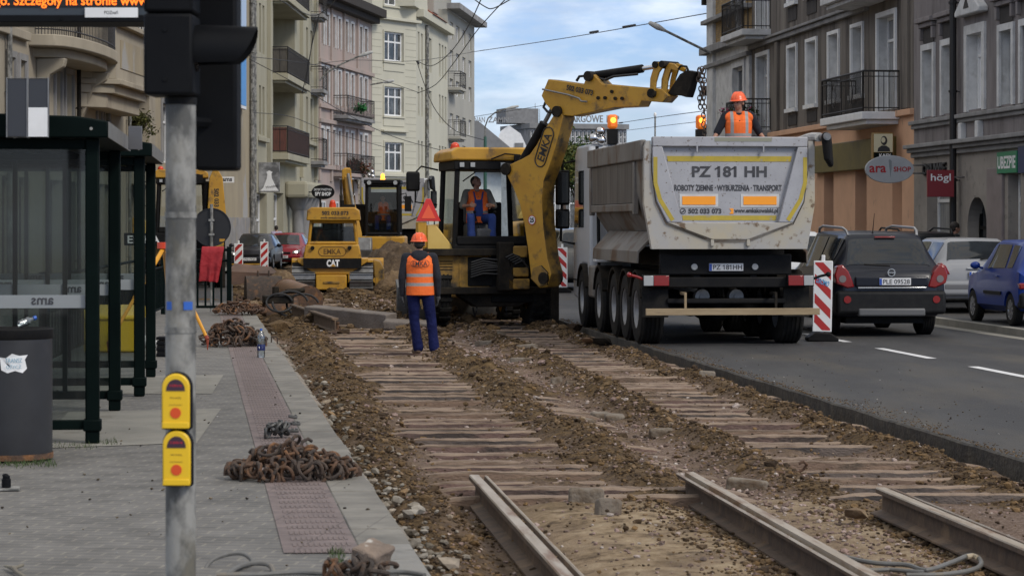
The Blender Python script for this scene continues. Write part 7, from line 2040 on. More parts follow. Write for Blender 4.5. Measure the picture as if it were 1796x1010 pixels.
for z in (2.12, 2.30, 2.42):
    m = MB(); m.cyl((-.04, -.135, z), (-.04, -.128, z), .008, n=8); m.build('screw', sblk, h1)
m = MB(); m.box((.017, .25, 1.80), (.178, .42, 2.95)); h2 = m.build('signal_head', sblk, T, bevel=.015)
m = MB(); m.tube([(0, .03, 1.98), (.04, .2, 1.98), (.08, .28, 1.98)], .02); m.tube([(0, .03, 2.0), (.0, .06, 2.6), (.08, .28, 2.7)], .02); m.build('bracket', sblk, T)
ybox = M('yellow_plastic_box', (.74, .47, .012), rough=.35)
for zb, dx in ((.857, -.003), (.651, .0)):
    def shp(w, z0, z1, e=0): return [(-w+dx, z0), (w+dx, z0)] + [(dx+w*math.cos(a), z1-w+w*1.0*math.sin(a)) for a in np.linspace(0, math.pi, 15)]
    m = MB(); m.prism(shp(.0545, zb-.004, zb+.204), -.098, -.045); bk = m.build('request_box', sblk, T, bevel=.006)
    m = MB(); m.prism(shp(.0505, zb+.002, zb+.200), -.118, -.0985); f_ = m.build('box_front', ybox, bk, bevel=.006, seg=3)
    m = MB(); m.prism([(-.05+dx, zb+.002), (.05+dx, zb+.002), (.047+dx, zb+.025), (-.047+dx, zb+.025)], -.126, -.1185); m.build('box_lip', ybox, bk, bevel=.003)
    m = MB(); m.prism([(dx-.034, zb+.138), (dx+.034, zb+.138)] + [(dx+.034*math.cos(a), zb+.140+.040*math.sin(a)) for a in np.linspace(0, math.pi, 13)], -.1205, -.1175); d_ = m.build('display', M('dark_display', (.045, .02, .035), rough=.3) if 'dark_display' not in MATS else MATS['dark_display'], bk, smooth=0)
    text('display_lettering', 'CZEKAJ', M('dim_red_display', (.45, .01, .03), emis=.25) if 'dim_red_display' not in MATS else MATS['dim_red_display'], d_, back(dx, -.121, zb+.156), w=.044, h=.010, ext=.0006)
    m = MB(); m.cyl((dx, -.121, zb+.058), (dx, -.117, zb+.058), .0195, n=24); m.build('red_button', M('red_button', (.62, .07, .01), rough=.4) if 'red_button' not in MATS else MATS['red_button'], bk)
    text('box_lettering', 'PROSZĘ', MATS['brown_lettering'], bk, back(dx, -.1185, zb+.112), w=.040, h=.0075, ext=.0006); text('box_lettering', 'DOTKNĄĆ', MATS['brown_lettering'], bk, back(dx, -.1185, zb+.087), w=.046, h=.0075, ext=.0006)
for a, w in ((-.72, .02), (.62, .03)):
    m = MB(); p = Matrix.Rotation(a, 4, 'Z'); m.box((-w*.6, -.0575, 1.285), (w*.6, -.0545, 1.315), p); m.build('blue_sticker', M('blue_sticker', (.02, .10, .42), rough=.4) if 'blue_sticker' not in MATS else MATS['blue_sticker'], T, smooth=0)

# LED passenger board
T = thing('led_board', 'dark LED passenger board with orange running text, top left', 'information display', ((40-CX)*12/F, 12, 0))
s = 12/F
m = MB(); m.box((-.75, 0, 2.915), (.60, .30, 3.42)); cs = m.build('board_case', M('slate_blue_case', (.035, .045, .055), rough=.45), T, bevel=.008)
m = MB(); m.box((-.76, -.012, 2.912), (.61, .31, 2.945)); m.build('lower_edge', sblk, T, bevel=.004)
m = MB(); m.box((-.72, -.006, 2.985), (.59, -.001, 3.39)); sc_ = m.build('led_panel', M('led_black', (.006, .006, .006), rough=.5), cs, smooth=0)
ledm = M('lit_led_text', (1, .17, .01), emis=1.3)
text('led_lettering', 'kiego. Szczegóły na stronie www', ledm, sc_, back(.20, -.007, 3.008), w=.80, h=.062, bold=.012)
text('led_lettering', 'Zmiana tras tramwajów od dnia', ledm, sc_, back(.20, -.007, 3.13), w=.78, h=.07, bold=.012)
m = MB(); m.box((.30, -.016, 2.933), (.553, -.0125, 2.980)); st = m.build('white_sticker', white, cs, smooth=0)
text('sticker_lettering', 'POZnań', inkb, st, back(.425, -.0165, 2.957), w=.065, h=.017, ext=.0005, bold=.01)
m = MB()
for x, w in ((.335, .05), (.375, .02), (.50, .04)): m.box((x-w/2, -.0168, 2.956), (x+w/2, -.0165, 2.959))
m.build('sticker_print', inkd, st, smooth=0) if False else None
m = MB(); m.cyl((-.6, .15, .35), (-.6, .15, 2.95), .06, n=18); m.build('post', blk, T)
m = MB(); m.cyl((.185, -.02, 2.925), (.185, -.012, 2.925), .006, n=8); m.build('screw', sblk, T)

# bus shelters
frost = glass('frosted_band', (.5, .52, .52), .05, .4, .72, (.34, .36, .36))
wood = M('bench_wood', (.16, .125, .085), (.11, .085, .06), 5, .7, stretch=(6, .5, 6))
def shelter(label, loc, L_):
    T = thing('bus_shelter', label, 'bus shelter', loc, A)
    Dp = 1.75; H_ = 2.22
    for y in (0, L_):
        for x in (0, -Dp):
            m = MB(); m.box((x-.05, y-.05, 0), (x+.05, y+.05, H_)); m.build('post', green, T, bevel=.012)
    for y in (0, L_):
        m = MB(); m.box((-Dp+.05, y-.03, .10), (-.05, y+.03, .17)); m.box((-Dp+.05, y-.03, H_-.08), (-.05, y+.03, H_-.004)); m.box((-.86, y-.025, .171), (-.82, y+.025, H_-.081)); fr = m.build('end_frame', green, T, bevel=.006)
        m = MB(); m.box((-.065, y-.065, .09), (.065, y+.065, .175)); m.build('post_collar', green, fr, bevel=.01)
        m = MB(); m.add([(-Dp+.05, y, .17), (-.05, y, .17), (-.05, y, H_-.08), (-Dp+.05, y, H_-.08)], [(0, 1, 2, 3)]); m.build('pane', pane, fr, smooth=0, recalc=False)
        m = MB(); m.add([(-Dp+.05, y-.004, .985), (-.05, y-.004, .985), (-.05, y-.004, 1.08), (-Dp+.05, y-.004, 1.08)], [(0, 1, 2, 3)]); bd = m.build('frosted_band', frost, fr, smooth=0, recalc=False)
        for x in (-.36, -1.2): text('band_lettering', 'ams', inkd, bd, back(x, y-.006, 1.035), w=.16, h=.05, bold=.015, mirror=True)
    m = MB(); m.box((-Dp-.02, .05, .10), (-Dp+.02, L_-.05, .17)); m.box((-Dp-.02, .05, H_-.08), (-Dp+.02, L_-.05, H_)); m.box((-Dp-.02, L_/2-.03, .171), (-Dp+.02, L_/2+.03, H_-.081)); bf = m.build('back_frame', green, T, bevel=.006)
    m = MB(); m.add([(-Dp, .05, .17), (-Dp, L_-.05, .17), (-Dp, L_-.05, H_-.08), (-Dp, .05, H_-.08)], [(0, 1, 2, 3)]); m.build('pane', pane, bf, smooth=0, recalc=False)
    m = MB(); m.prism([(-Dp-.15, H_), (.12, H_), (.12, H_+.12), (-.1, H_+.155), (-.9, H_+.18), (-Dp-.15, H_+.14)], -.16, L_+.16); rf = m.build('roof', green, T, bevel=.012)
    m = MB(); m.box((.121, -.15, H_+.0), (.128, L_+.15, H_+.115)); m.build('roof_edge', M('brushed_fascia', (.16, .155, .14), (.12, .115, .105), 5, .5), rf, smooth=0)
    for x in (-.0, -.35, -.7, -1.2):
        m = MB(); m.cyl((x, -.165, H_+.065), (x, -.16, H_+.065), .012, n=8); m.build('screw', zinc, rf)
    for k in range(7):
        m = MB(); m.box((-1.5+.2*k, .05, H_-.03), (-1.44+.2*k, L_-.05, H_-.004)); m.build('roof_slat', green, T, smooth=0)
    m = MB(); m.box((-Dp+.03, .25, .35), (-Dp+.10, 1.45, 1.95)); pc_ = m.build('poster_case', green, T, bevel=.01)
    m = MB(); m.box((-Dp+.101, .32, .42), (-Dp+.105, 1.38, 1.88)); m.build('poster', M('dark_poster', (.05, .045, .05), (.015, .02, .03), 2.5, .2) if 'dark_poster' not in MATS else MATS['dark_poster'], pc_, smooth=0)
    for x in (-.42, -1.28): m = MB(); m.box((x-.02, L_-.022, .171), (x+.02, L_+.022, H_-.081)); m.build('mullion', green, fr, smooth=0)
    m = MB(); m.box((-1.45, .5, .42), (-1.05, L_-.5, .46)); bn = m.build('bench', wood, T, bevel=.01)
    for y in (.7, L_-.7): m = MB(); m.box((-1.3, y-.03, 0), (-1.2, y+.03, .42)); m.build('bench_leg', green, bn)
    return T
S1 = shelter('nearest dark green glazed bus shelter with mirrored lettering on its frosted bands', (-3.06, 18.3, .35), 3.2)
S2 = shelter('second dark green bus shelter, farther along the platform', (-3.46, 23.3, .35), 2.9)
T = thing('stop_sign_panel', 'grey double panel with a white field above the nearest bus shelter', 'sign', ((48-CX)*17.9/F, 17.9, 0))
k = F/17.9
for a, b in ((12, 47.5), (49, 84.5)):
    m = MB(); m.box(((a-48)/k, 0, HC+(HY-240)/k), ((b-48)/k, .05, HC+(HY-138)/k)); o = m.build('panel', M('slate_panel', (.035, .038, .045), rough=.5) if 'slate_panel' not in MATS else MATS['slate_panel'], T, bevel=.004)
    m = MB(); x0, x1, z0, z1 = (a-48)/k, (b-48)/k, HC+(HY-241)/k, HC+(HY-137)/k; m.tube([(x0, -.002, z0), (x1, -.002, z0), (x1, -.002, z1), (x0, -.002, z1)], .006, 6, closed=True); m.build('panel_frame', steel, o)
m = MB(); m.box((2/k, -.006, HC+(HY-240)/k), (36/k, -.001, HC+(HY-189)/k)); m.build('white_field', white, o, smooth=0)
m = MB(); m.cyl((-.0, .04, HC+(HY-238)/k), (0, .40, HC+(HY-225)/k), .02); m.cyl((-.1, .04, HC+(HY-238)/k), (-.1, .40, HC+(HY-225)/k), .02); m.build('bracket', steel, T)
m = MB(); m.box((-.05, 0, 0), (.06, .03, .19)); o = m.build('roof_sign', M('small_grey_sign', (.10, .10, .105), rough=.5), None, bevel=.004); o.location = (-3.07, 20.4, 2.55); tag(o, 'small grey sign fixed to the edge of the nearest shelter roof', 'sign')

# litter bin
bx_, by_ = (20-CX)*17.05/F, 17.05
T = thing('litter_bin', 'dark grey round litter bin with a torn white sticker, bottom left', 'litter bin', (bx_, by_, .35))
binm = M('dark_grey_bin', (.030, .031, .034), (.022, .022, .024), 3, .5, dirt=(.06, .05, .045), dthr=(.6, .75), dscale=2)
m = MB(); m.lathe([(.001, .02), (.27, .02), (.275, .04), (.275, .84), (.262, .845), (.25, .80), (.25, .6)], n=44); m.build('bin_body', binm, T, smooth=40)
m = MB(); m.lathe([(.277, .82), (.283, .83), (.283, .885), (.275, .89), (.15, .87), (.14, .80)], n=44); m.build('bin_lid', blk, T, smooth=40)
m = MB(); m.lathe([(.278, .012), (.282, .012), (.282, .05), (.278, .05)], n=44); m.build('rusty_base', rust, T)
m = MB(); pts = [(a, z) for a, z in ((-.10, .62), (-.06, .60), (-.01, .615), (.04, .60), (.07, .63), (.055, .69), (.075, .72), (.02, .715), (-.03, .73), (-.07, .70), (-.11, .705))]
m.v = [(.2785*math.sin(a/.275+.32), -.2785*math.cos(a/.275+.32), z) for a, z in pts]; m.f = [list(range(len(pts)))]; m.m = [0]
st = m.build('torn_sticker', white, T, smooth=0, recalc=False)
MX = Matrix.Rotation(.25, 4, 'Z')
text('sticker_lettering', 'TRANSZ', M('sticker_blue', (.12, .30, .42)), st, MX @ back(0, -.284, .685), w=.11, h=.03, ext=.002); text('sticker_lettering', 'OŻYCZ', MATS['sticker_blue'], st, MX @ back(0.0, -.284, .645), w=.10, h=.03, ext=.002)
T = thing('bottle', 'small crushed clear bottle with a blue cap left on the litter bin', 'bottle', (bx_+.075, by_-.15, 1.245), .6)
clr = glass('clear_plastic', (.80, .86, .88), .10, .05, .10, (.6, .65, .68))
m = MB(); m.lathe([(.001, 0), (.024, .004), (.026, .03), (.022, .05), (.027, .08), (.012, .105), (.010, .115)], n=14, ax='x'); o = m.build('bottle_body', clr, T); o.location.z = .024; o.rotation_euler = (0, -.35, 0)
m = MB(); m.cyl((.112, 0, .064), (.13, 0, .07), .014, n=12); m.build('cap', MATS['blue_sticker'], T)
T = thing('bolt_stub', 'black bolt stub on a steel foot plate in the paving, left edge', 'bollard foot', (*Q(11, 858, .35), .35), .2)
m = MB(); m.box((-.11, -.09, 0), (.08, .09, .012)); m.build('foot_plate', zinc, T, bevel=.003)
m = MB(); m.cyl((0, 0, .012), (0, 0, .065), .028, n=16); m.cyl((0, 0, .065), (0, 0, .085), .022, n=16); m.ball((-.005, -.0, .085), (.02, .02, .012)); m.build('stub', sblk, T, bevel=.003)

# PET bottle on the platform edge
T = thing('water_bottle', 'clear plastic water bottle with a dark blue label on the platform edge', 'bottle', (*Q(458, 627, .352), .354))
m = MB(); m.lathe([(.001, .012), (.02, .004), (.044, .0), (.048, .02), (.046, .07), (.048, .14), (.043, .19), (.047, .215), (.046, .25), (.030, .29), (.014, .31), (.013, .325)], n=22); m.build('bottle_body', clr, T, smooth=50)
m = MB(); m.lathe([(.0485, .085), (.0492, .087), (.0492, .155), (.0485, .157)], n=22); lb = m.build('label', M('navy_label', (.012, .02, .10), rough=.35), T)
m = MB(); m.v = [(.0497*math.sin(a), -.0497*math.cos(a), .122+.02*z) for a, z in ((-.6, 0), (-.3, -.7), (.3, -.7), (.6, 0), (.3, .7), (-.3, .7))]; m.f = [[0, 1, 2, 3, 4, 5]]; m.m = [0]; m.build('label_mark', white, lb, smooth=0, recalc=False)
m = MB(); m.cyl((0, 0, .322), (0, 0, .345), .0155, n=16); m.build('cap', MATS['blue_sticker'], T)

# fence, jacket, round sign
def fence(name, label, p0, p1, z0, h, n, thick=.035):
    T = thing(name, label, 'fence', (*p0, z0)); d = Vector((p1[0]-p0[0], p1[1]-p0[1], 0)); L_ = d.length
    T.rotation_euler = (0, 0, math.atan2(d.y, d.x))
    for z in (.12, h-.22, h-.03):
        m = MB(); m.tube([(0, 0, z), (L_, 0, z)], thick*.7, 8); m.build('rail', green, T)
    for k in range(n+1):
        m = MB(); m.box((L_*k/n-.018, -.012, .12), (L_*k/n+.018, .012, h-.22)); m.build('picket', green, T, smooth=0)
    for x in (0, L_): m = MB(); m.box((x-.04, -.04, -.1), (x+.04, .04, h+.03)); m.build('post', green, T, bevel=.01)
    return T
fx0, fx1 = (291-CX)*44.6/F, (402-CX)*44.6/F
fence('metal_fence', 'dark green metal fence across the platform end with a red jacket on it', (fx0, 44.6), (fx1, 44.6), .35, 1.16, 8)
fence('metal_fence', 'long green fence along the back of the platform behind the shelters', (fx0-.02, 44.4), (-5.05, 27), .35, 1.05, 60, .03)
m = MB(); W_, H_ = 13, 12; 
for side in (-1, 1):
    for j in range(H_+1):
        for i in range(W_+1):
            x = (i/W_-.5)*.40; q = j/H_
            z = .02-(.60 if side < 0 else .35)*q + (.035 if q == 0 else 0)
            y = side*(.045+.03*math.sin(i*1.3)*q+.05*float(fbm(i*.4+side, j*.35, 3)))*(1 if j else .4)
            m.v.append((x*(1-.25*q+.1*float(fbm(j*.5, side+3., 2))) - .05*q + (.06*(i < 3)*-q), y, z+.06*float(fbm(i*.5, side*3., 2))*q))
N_ = (W_+1)
for s_ in (0, 1):
    o_ = s_*(H_+1)*N_
    for j in range(H_):
        for i in range(W_): m.f.append([o_+j*N_+i, o_+j*N_+i+1, o_+(j+1)*N_+i+1, o_+(j+1)*N_+i]); m.m.append(0)
for i in range(W_): b_ = (H_+1)*N_; m.f.append([i, i+1, b_+i+1, b_+i]); m.m.append(0)
o = m.build('jacket', M('red_jacket_cloth', (.33, .012, .018), (.25, .009, .014), 5, .75, bump=1, bscale=10), None, smooth=180); o.location = ((374-CX)*44.6/F, 44.58, 1.49)
md = o.modifiers.new('solid', 'SOLIDIFY'); md.thickness = .02; md = o.modifiers.new('sub', 'SUBSURF'); md.levels = 1; md.render_levels = 2
tag(o, 'red jacket slung over the top rail of the green fence', 'jacket')
T = thing('round_road_sign', 'round road sign seen from its black back, behind the platform fence', 'road sign', ((371-CX)*45.6/F, 45.6, .35))
m = MB(); m.cyl((0, 0, 0), (0, 0, 1.95), .03, n=12); m.build('post', zinc, T)
m = MB(); m.cyl((0, .035, 1.53), (0, .05, 1.53), .345, n=40); m.lathe([(.335, .02), (.35, .02), (.35, .055), (.335, .055), (.335, .02)], (0, 0, 1.53), 40, 'y'); dk = m.build('sign_disc', M('sign_back', (.012, .012, .013), rough=.6), T)
m = MB(); m.box((.14, .028, 1.27), (.24, .034, 1.32)); m.build('yellow_label', yel, dk, smooth=0)
for z in (1.4, 1.66): m = MB(); m.box((-.05, -.035, z-.02), (.05, .036, z+.02)); m.build('clamp', zinc, T)
# tripod
ap = V((288-CX)*32/F, 32, 1.70)
T = thing('survey_tripod', 'orange-yellow surveyor tripod with red tips behind the signal post', 'tripod', (ap.x, ap.y, .35))
oy = M('orange_yellow_wood', (.62, .28, .012), rough=.45)
m = MB(); m.cyl((0, 0, 1.28), (0, 0, 1.36), .09, n=16); m.build('tripod_head', orl, T)
for px, py in ((190, 622), (364, 614), (300, 584)):
    x, y = Q(px, py, .352); e = V(x-ap.x, y-ap.y, 0); a = V(0, 0, 1.30); b = e+V(0, 0, .14)
    m = MB(); m.tube([a, a.lerp(b, .55)], .028, 8); m.tube([a.lerp(b, .5), b], .022, 8); lg = m.build('leg', oy, T)
    m = MB(); m.cyl(b, e+V(0, 0, .005), .02, .006, n=8); m.cyl(b, b+(a-b).normalized()*.05, .026, n=8); m.build('tip', M('dull_red_tip', (.25, .045, .02)) if 'dull_red_tip' not in MATS else MATS['dull_red_tip'], lg)
# grit box, crate, bag
T = thing('grit_box', 'yellow plastic grit box standing behind the bus shelters', 'grit box', (*Q(197, 618, .35), .35), A)
m = MB(); m.prism([(-.35, 0), (.35, 0), (.38, .42), (-.38, .42)], -.02, .5); m.build('box_body', ybox, T, bevel=.03)
m = MB(); m.prism([(-.04, .40), (-.04, .45), (.42, .58), (.52, .55), (.52, .40)], -.39, .39, 'x'); m.build('lid', ybox, T, bevel=.02)
T = thing('crate', 'small black plastic crate on the paving behind the signal post', 'crate', (*Q(284, 625, .352), .352))
for z in (0, .07, .14, .20): m = MB(); m.box((-.07, 0, z), (.22, .24, z+.035)); m.build('crate_side', sblk, T, bevel=.004)
m = MB(); m.box((-.06, .01, .0), (.21, .23, .19)); m.build('crate_core', blk, T)
m = MB(); m.tube([(.1, .02, .22), (.1, .02, .3), (.12, .02, .32)], .01); m.build('crate_handle', sblk, T)
m = MB(); m.ball((0, 0, .06), (.14, .10, .09), 14, 10); m.ball((.08, .02, .04), (.10, .09, .06), 12, 8); o = m.build('plastic_bag', M('white_bag', (.46, .46, .45), (.38, .38, .37), 6, .5, bump=1, bscale=12)); soft(o, .012, 1); o.location = (*Q(254, 608, .352), .352); tag(o, 'crumpled white bag on the paving behind the shelter posts', 'bag')

# cables, paving block
cabm = M('grey_cable_sheath', (.13, .13, .125), (.09, .085, .075), 7, .6, dirt=(.19, .15, .10), dthr=(.55, .68), dscale=4)
def gl(px, py, z, lift=0.):
    x, y = Q(px, py, z); return (x, y, z+lift)
def spl(pts, n=8):
    pts = [Vector(p) for p in pts]; out = []
    for i in range(len(pts)-1):
        p0, p1, p2, p3 = pts[max(0, i-1)], pts[i], pts[i+1], pts[min(len(pts)-1, i+2)]
        for k in range(n):
            t = k/n; out.append(.5*((2*p1)+(p2-p0)*t+(2*p0-5*p1+4*p2-p3)*t*t+(3*p1-p0-3*p2+p3)*t**3))
    return out+[pts[-1]]
T = thing('cable', 'grey cable lying in loose loops at the bottom edge of the platform', 'cable', (0, 0, 0))
def rise(px, py, Yb):      # point above the ground plane at a given depth
    return tuple(P(px, py, Yb))
m = MB(); m.tube(spl([rise(352, 1030, 11.6), rise(358, 1003, 11.7), rise(372, 982, 11.75), rise(400, 971, 11.8), rise(425, 970, 11.82), rise(441, 981, 11.8), rise(438, 990, 11.75), rise(415, 996, 11.6), rise(396, 1016, 11.5)]), .0105, 8); m.build('cable_loop', cabm, T)
m = MB(); m.tube(spl([rise(392, 1024, 11.5), rise(402, 1004, 11.55), rise(428, 990, 11.6), rise(456, 987, 11.62), rise(474, 992, 11.6), rise(481, 1008, 11.55), rise(484, 1028, 11.5)]), .0115, 8); m.build('cable_loop', cabm, T)
m = MB(); m.tube(spl([gl(380, 1008, .362), gl(450, 1007, .362), gl(520, 1003, .362), gl(590, 1006, .362), gl(700, 1002, .362), gl(745, 1008, .362)]), .0105, 8); m.build('cable_run', cabm, T)
m = MB(); m.cyl(rise(436, 992, 11.76), rise(424, 997, 11.72), .014, n=8); m.build('cable_end', M('white_cable_end', (.5, .48, .42)), T)
T = thing('cable', 'grey cable looped in the soil between the two right-hand rails', 'cable', (0, 0, 0))
m = MB(); m.tube(spl([gl(1430, 952, .09), gl(1470, 972, .08), gl(1530, 986, .075), gl(1590, 990, .075), gl(1625, 999, .08), gl(1668, 986, .09), gl(1698, 974, .10), gl(1716, 978, .09), gl(1720, 990, .075), gl(1700, 1000, .07), gl(1650, 1007, .07), gl(1590, 1008, .07)]), .0135, 8); m.build('cable_run', cabm, T)
m = MB(); m.tube([gl(1510, 1000, .07), gl(1560, 998, .07), gl(1620, 1003, .07)], .012, 8); m.build('cable_run', cabm, T)
m = MB(); m.tube([gl(1695, 976, .098), gl(1706, 974, .10), gl(1714, 977, .095)], .0145, 8); m.build('cable_tape', M('tan_tape', (.36, .30, .21)), T)
m = MB(); m.tube([gl(8, 992, .36), gl(24, 996, .37), gl(30, 1003, .365), gl(44, 1012, .36)], [.004, .012, .01, .010], 8); m.tube([gl(24, 996, .37), gl(40, 990, .365)], .008, 6); o = m.build('twig', M('pale_twig', (.20, .18, .13), (.14, .12, .09), 9, .8)); tag(o, 'pale broken stick on the paving in the bottom left corner', 'stick')
m = MB(); N = 14
for p in IV*np.array([.085, .10, .085]): m.v.append(tuple(p))
m = MB(); m.box((-.07, -.08, 0), (.07, .08, .135))
o = m.build('paving_stone', M('split_paving_stone', (.22, .165, .125), (.15, .115, .09), 7, .85, bump=1, bscale=20, dirt=(.46, .44, .40), dthr=(.6, .66), dscale=7), None, bevel=.02, seg=3)
md = o.modifiers.new('sub', 'SUBSURF'); md.subdivision_type = 'SIMPLE'; md.levels = 3; md.render_levels = 3
tx_ = bpy.data.textures.new('stone_lumps', 'CLOUDS'); tx_.noise_scale = .07
md = o.modifiers.new('lumps', 'DISPLACE'); md.texture = tx_; md.strength = .035; md.texture_coords = 'LOCAL'
o.location = (*Q(648, 1000, .352), .345); o.rotation_euler = (.25, .32, -.5); tag(o, 'split reddish paving stone with a pale broken face on the platform edge', 'paving stone')
for px, py, sc_, lab, mt in ((1056, 603, .14, 'dark round stone at the broken asphalt edge by the truck wheels', soot), (1031, 600, .09, 'ochre lump beside the dark stone at the asphalt edge', MATS['rubbed_rusty_bucket']), (1500, 905, .07, 'ochre clay lump between the right-hand rails', MATS['sandy_soil'])):
    m = MB(); m.add([tuple(p) for p in VAR[3]*np.array([1.2, .9, .7])*sc_], [tuple(f) for f in IF]); o = m.build('loose_stone', mt, None, smooth=60); o.location = (*Q(px, py, .1), .10+sc_*.3); tag(o, lab, 'stone')
# small litter and leaves on platform and road
pos = []; siz = []
for _ in range(230):
    Y = 11.6*math.exp(R.random()*1.2); X = es(0, Y)-R.uniform(.02, 3.4); pos.append((X, Y, .356)); siz.append(R.choice((.004, .006, .009, .013)))
for _ in range(260):
    Y = 17*math.exp(R.random()*1.0); t = 6.08+abs(R.gauss(0, 1.1)); pos.append((xs(t, Y), Y, .134)); siz.append(R.uniform(.004, .014))
tag(rocks('litter', pos, siz, island('litter_bits', [(0, (.02, .016, .013)), (.5, (.06, .045, .03)), (.85, (.14, .11, .07)), (1, (.5, .5, .48))]), flat=.6), kind='stuff')

# ---------------------------------------------------------------- red and white barrier boards
def barrier(label, px, py_base, Y, w, h, sgn=1, base=True, z0=.132, lean=0., txt=None):
    T = thing('barrier_board', label, 'barrier board', ((px-CX)*Y/F, Y, z0), .0); zb = .14
    m = MB(); m.box((-w/2, -.02, zb), (w/2, .02, zb+h)); bd = m.build('board', white, T, bevel=.01)
    m = MB(); iw, ih = w-.05, h-.05; st = ih/3.5
    def clip(poly, f, v):
        out = []
        for i in range(len(poly)):
            a, b = poly[i], poly[(i+1) % len(poly)]; da, db = f(a)-v, f(b)-v
            if da <= 0: out.append(a)
            if da*db < 0: t = da/(da-db); out.append((a[0]+(b[0]-a[0])*t, a[1]+(b[1]-a[1])*t))
        return out
    k = -2
    while k*st < ih+iw*1.4:
        y0 = k*st
        poly = [(-iw/2, y0+sgn*iw*.5), (iw/2, y0-sgn*iw*.5), (iw/2, y0-sgn*iw*.5+st*.5), (-iw/2, y0+sgn*iw*.5+st*.5)]
        poly = clip(poly, lambda p: p[1], ih); poly = clip(poly, lambda p: -p[1], 0) if poly else poly
        if len(poly) > 2: m.add([(p[0], -.0215, zb+.025+p[1]) for p in poly], [tuple(range(len(poly)))])
        k += 1
    m.build('red_stripes', redp, bd, smooth=0, recalc=False)
    m = MB(); m.prism([(-.24, 0), (.24, 0), (.24, .05), (.12, .13), (-.12, .13), (-.24, .05)], -.2, .2); m.build('rubber_foot', blk, T, bevel=.015)
    m = MB(); m.box((-.03, -.01, .13), (.03, .01, zb+h+.09)); m.build('stake', white, T, bevel=.01)
    if txt: text('board_lettering', txt, M('light_blue_ink', (.10, .33, .62)), bd, back(.0, -.024, zb+h*.70) @ Matrix.Rotation(-.35, 4, 'Z'), w=.2, h=.085, bold=.02)
    T.rotation_euler = (0, lean, 0); return T
barrier('red and white striped board with blue lettering behind the right rear wheel of the truck', 1441, 600, 38.9, .30, 1.10, 1, lean=.02, txt='DROMO')
barrier('red and white striped board between the loader and the truck', 986, 510, 66, .28, 1.05, 1, txt=None)
barrier('red and white striped board beside the end of the green fence', 418.5, 490, 79, .28, 1.05, -1, z0=.13)
barrier('red and white striped board in front of the dark red hatchback', 463.5, 480, 86, .28, 1.05, -1, z0=.13)

# ---------------------------------------------------------------- shop signs
def sgn_empty(name, label, px, py, Y): return thing(name, label, 'shop sign', tuple(P(px, py, Y)))
k = F/62.3
T = sgn_empty('oval_shop_sign', 'oval pale grey sign with red lettering projecting over the pavement', 1560.5, 297, 62.3)
signg = M('pale_grey_sign', (.42, .43, .44), (.36, .37, .38), 2, .5)
m = MB(); m.cyl((0, 0, 0), (0, .14, 0), 1, n=48); m.v = [(v[0]*.605, v[1], v[2]*.345) for v in m.v]; sp = m.build('sign_body', signg, T, bevel=.01)
text('sign_lettering', 'ara', M('deep_red_letters', (.38, .015, .02)), sp, back(-.30, -.002, 0), w=.42, h=.17, bold=.02); text('sign_lettering', 'SHOP', MATS['deep_red_letters'], sp, back(.31, -.002, .0), w=.43, h=.125, bold=.025)
m = MB(); m.prism([(-.03, .22), (.0, .25), (.05, .2), (.045, .02), (.015, -.22), (-.005, .0)], -.006, -.001); m.build('feather_mark', M('faded_grey_mark', (.22, .24, .25)), sp, smooth=0)
m = MB(); m.cyl((.58, .07, .1), (.95, .07, .1), .02); m.cyl((.58, .07, -.1), (.95, .07, -.1), .02); m.build('arm', steel, T)
T = sgn_empty('square_shop_sign', 'square dark red sign with white lettering below the mauve house ledge', 1650, 322, 59)
m = MB(); m.box((-.315, 0, -.315), (.315, .12, .315)); sp = m.build('sign_body', M('dark_red_sign', (.20, .010, .014), rough=.4), T, bevel=.008)
text('sign_lettering', 'högl', white, sp, back(0, -.002, .12), w=.47, h=.22, bold=.012)
m = MB(); m.cyl((.3, .06, .15), (.62, .06, .15), .018); m.build('arm', steel, T)
b = MAUVE
nrm = (-1, -.1075, 0)
def onwall(px, z, out=.03, Y=None):
    u, Yw = b.U(px); p = b.p0+b.d*u; return V(p.x-out, p.y, z)
T = thing('insurance_sign', 'green fascia sign with white capitals at the right edge', 'shop sign', onwall(1773, 3.30, .0), b.root.rotation_euler.z+math.pi*0)
hw = abs(b.U(1756)[0]-b.U(1791)[0])/2
m = MB(); m.box((-hw, 0.02, -.24), (hw, .10, .24)); sp = m.build('sign_body', M('green_sign', (.012, .20, .09), rough=.4), T, bevel=.006)
text('sign_lettering', 'UBEZPIE', white, sp, Matrix.Translation((0, .102, 0)) @ Matrix.Rotation(math.pi, 4, 'Z') @ RX90, w=hw*1.8, h=.28, bold=.03)
T = thing('blue_fascia_sign', 'dark blue fascia sign next to the green sign at the right edge', 'shop sign', onwall(1806, 3.34, .0), b.root.rotation_euler.z)
hw = abs(b.U(1792)[0]-b.U(1820)[0])/2-.03
m = MB(); m.box((-hw, 0.02, -.3), (hw, .10, .3)); m.build('sign_body', M('dark_blue_sign', (.01, .03, .10), rough=.4), T, bevel=.006)
T = thing('wall_lettering', 'dark raised capitals on the wall above the shoe shop window', 'shop sign', onwall(1641, 3.28, .0), b.root.rotation_euler.z)
hw = abs(b.U(1621)[0]-b.U(1661)[0])
o = text('raised_letters', 'OBUWIE', MATS['black_pipe'], T, Matrix.Translation((0, .06, 0)) @ Matrix.Rotation(math.pi, 4, 'Z') @ RX90, w=hw, h=.30, bold=.03)
md = o.modifiers.new('solid', 'SOLIDIFY'); md.thickness = .05
T = sgn_empty('coffee_sign_box', 'square lit-box sign with a dark portrait above the olive fascia', 1549, 256, 64.6)
k = F/64.6
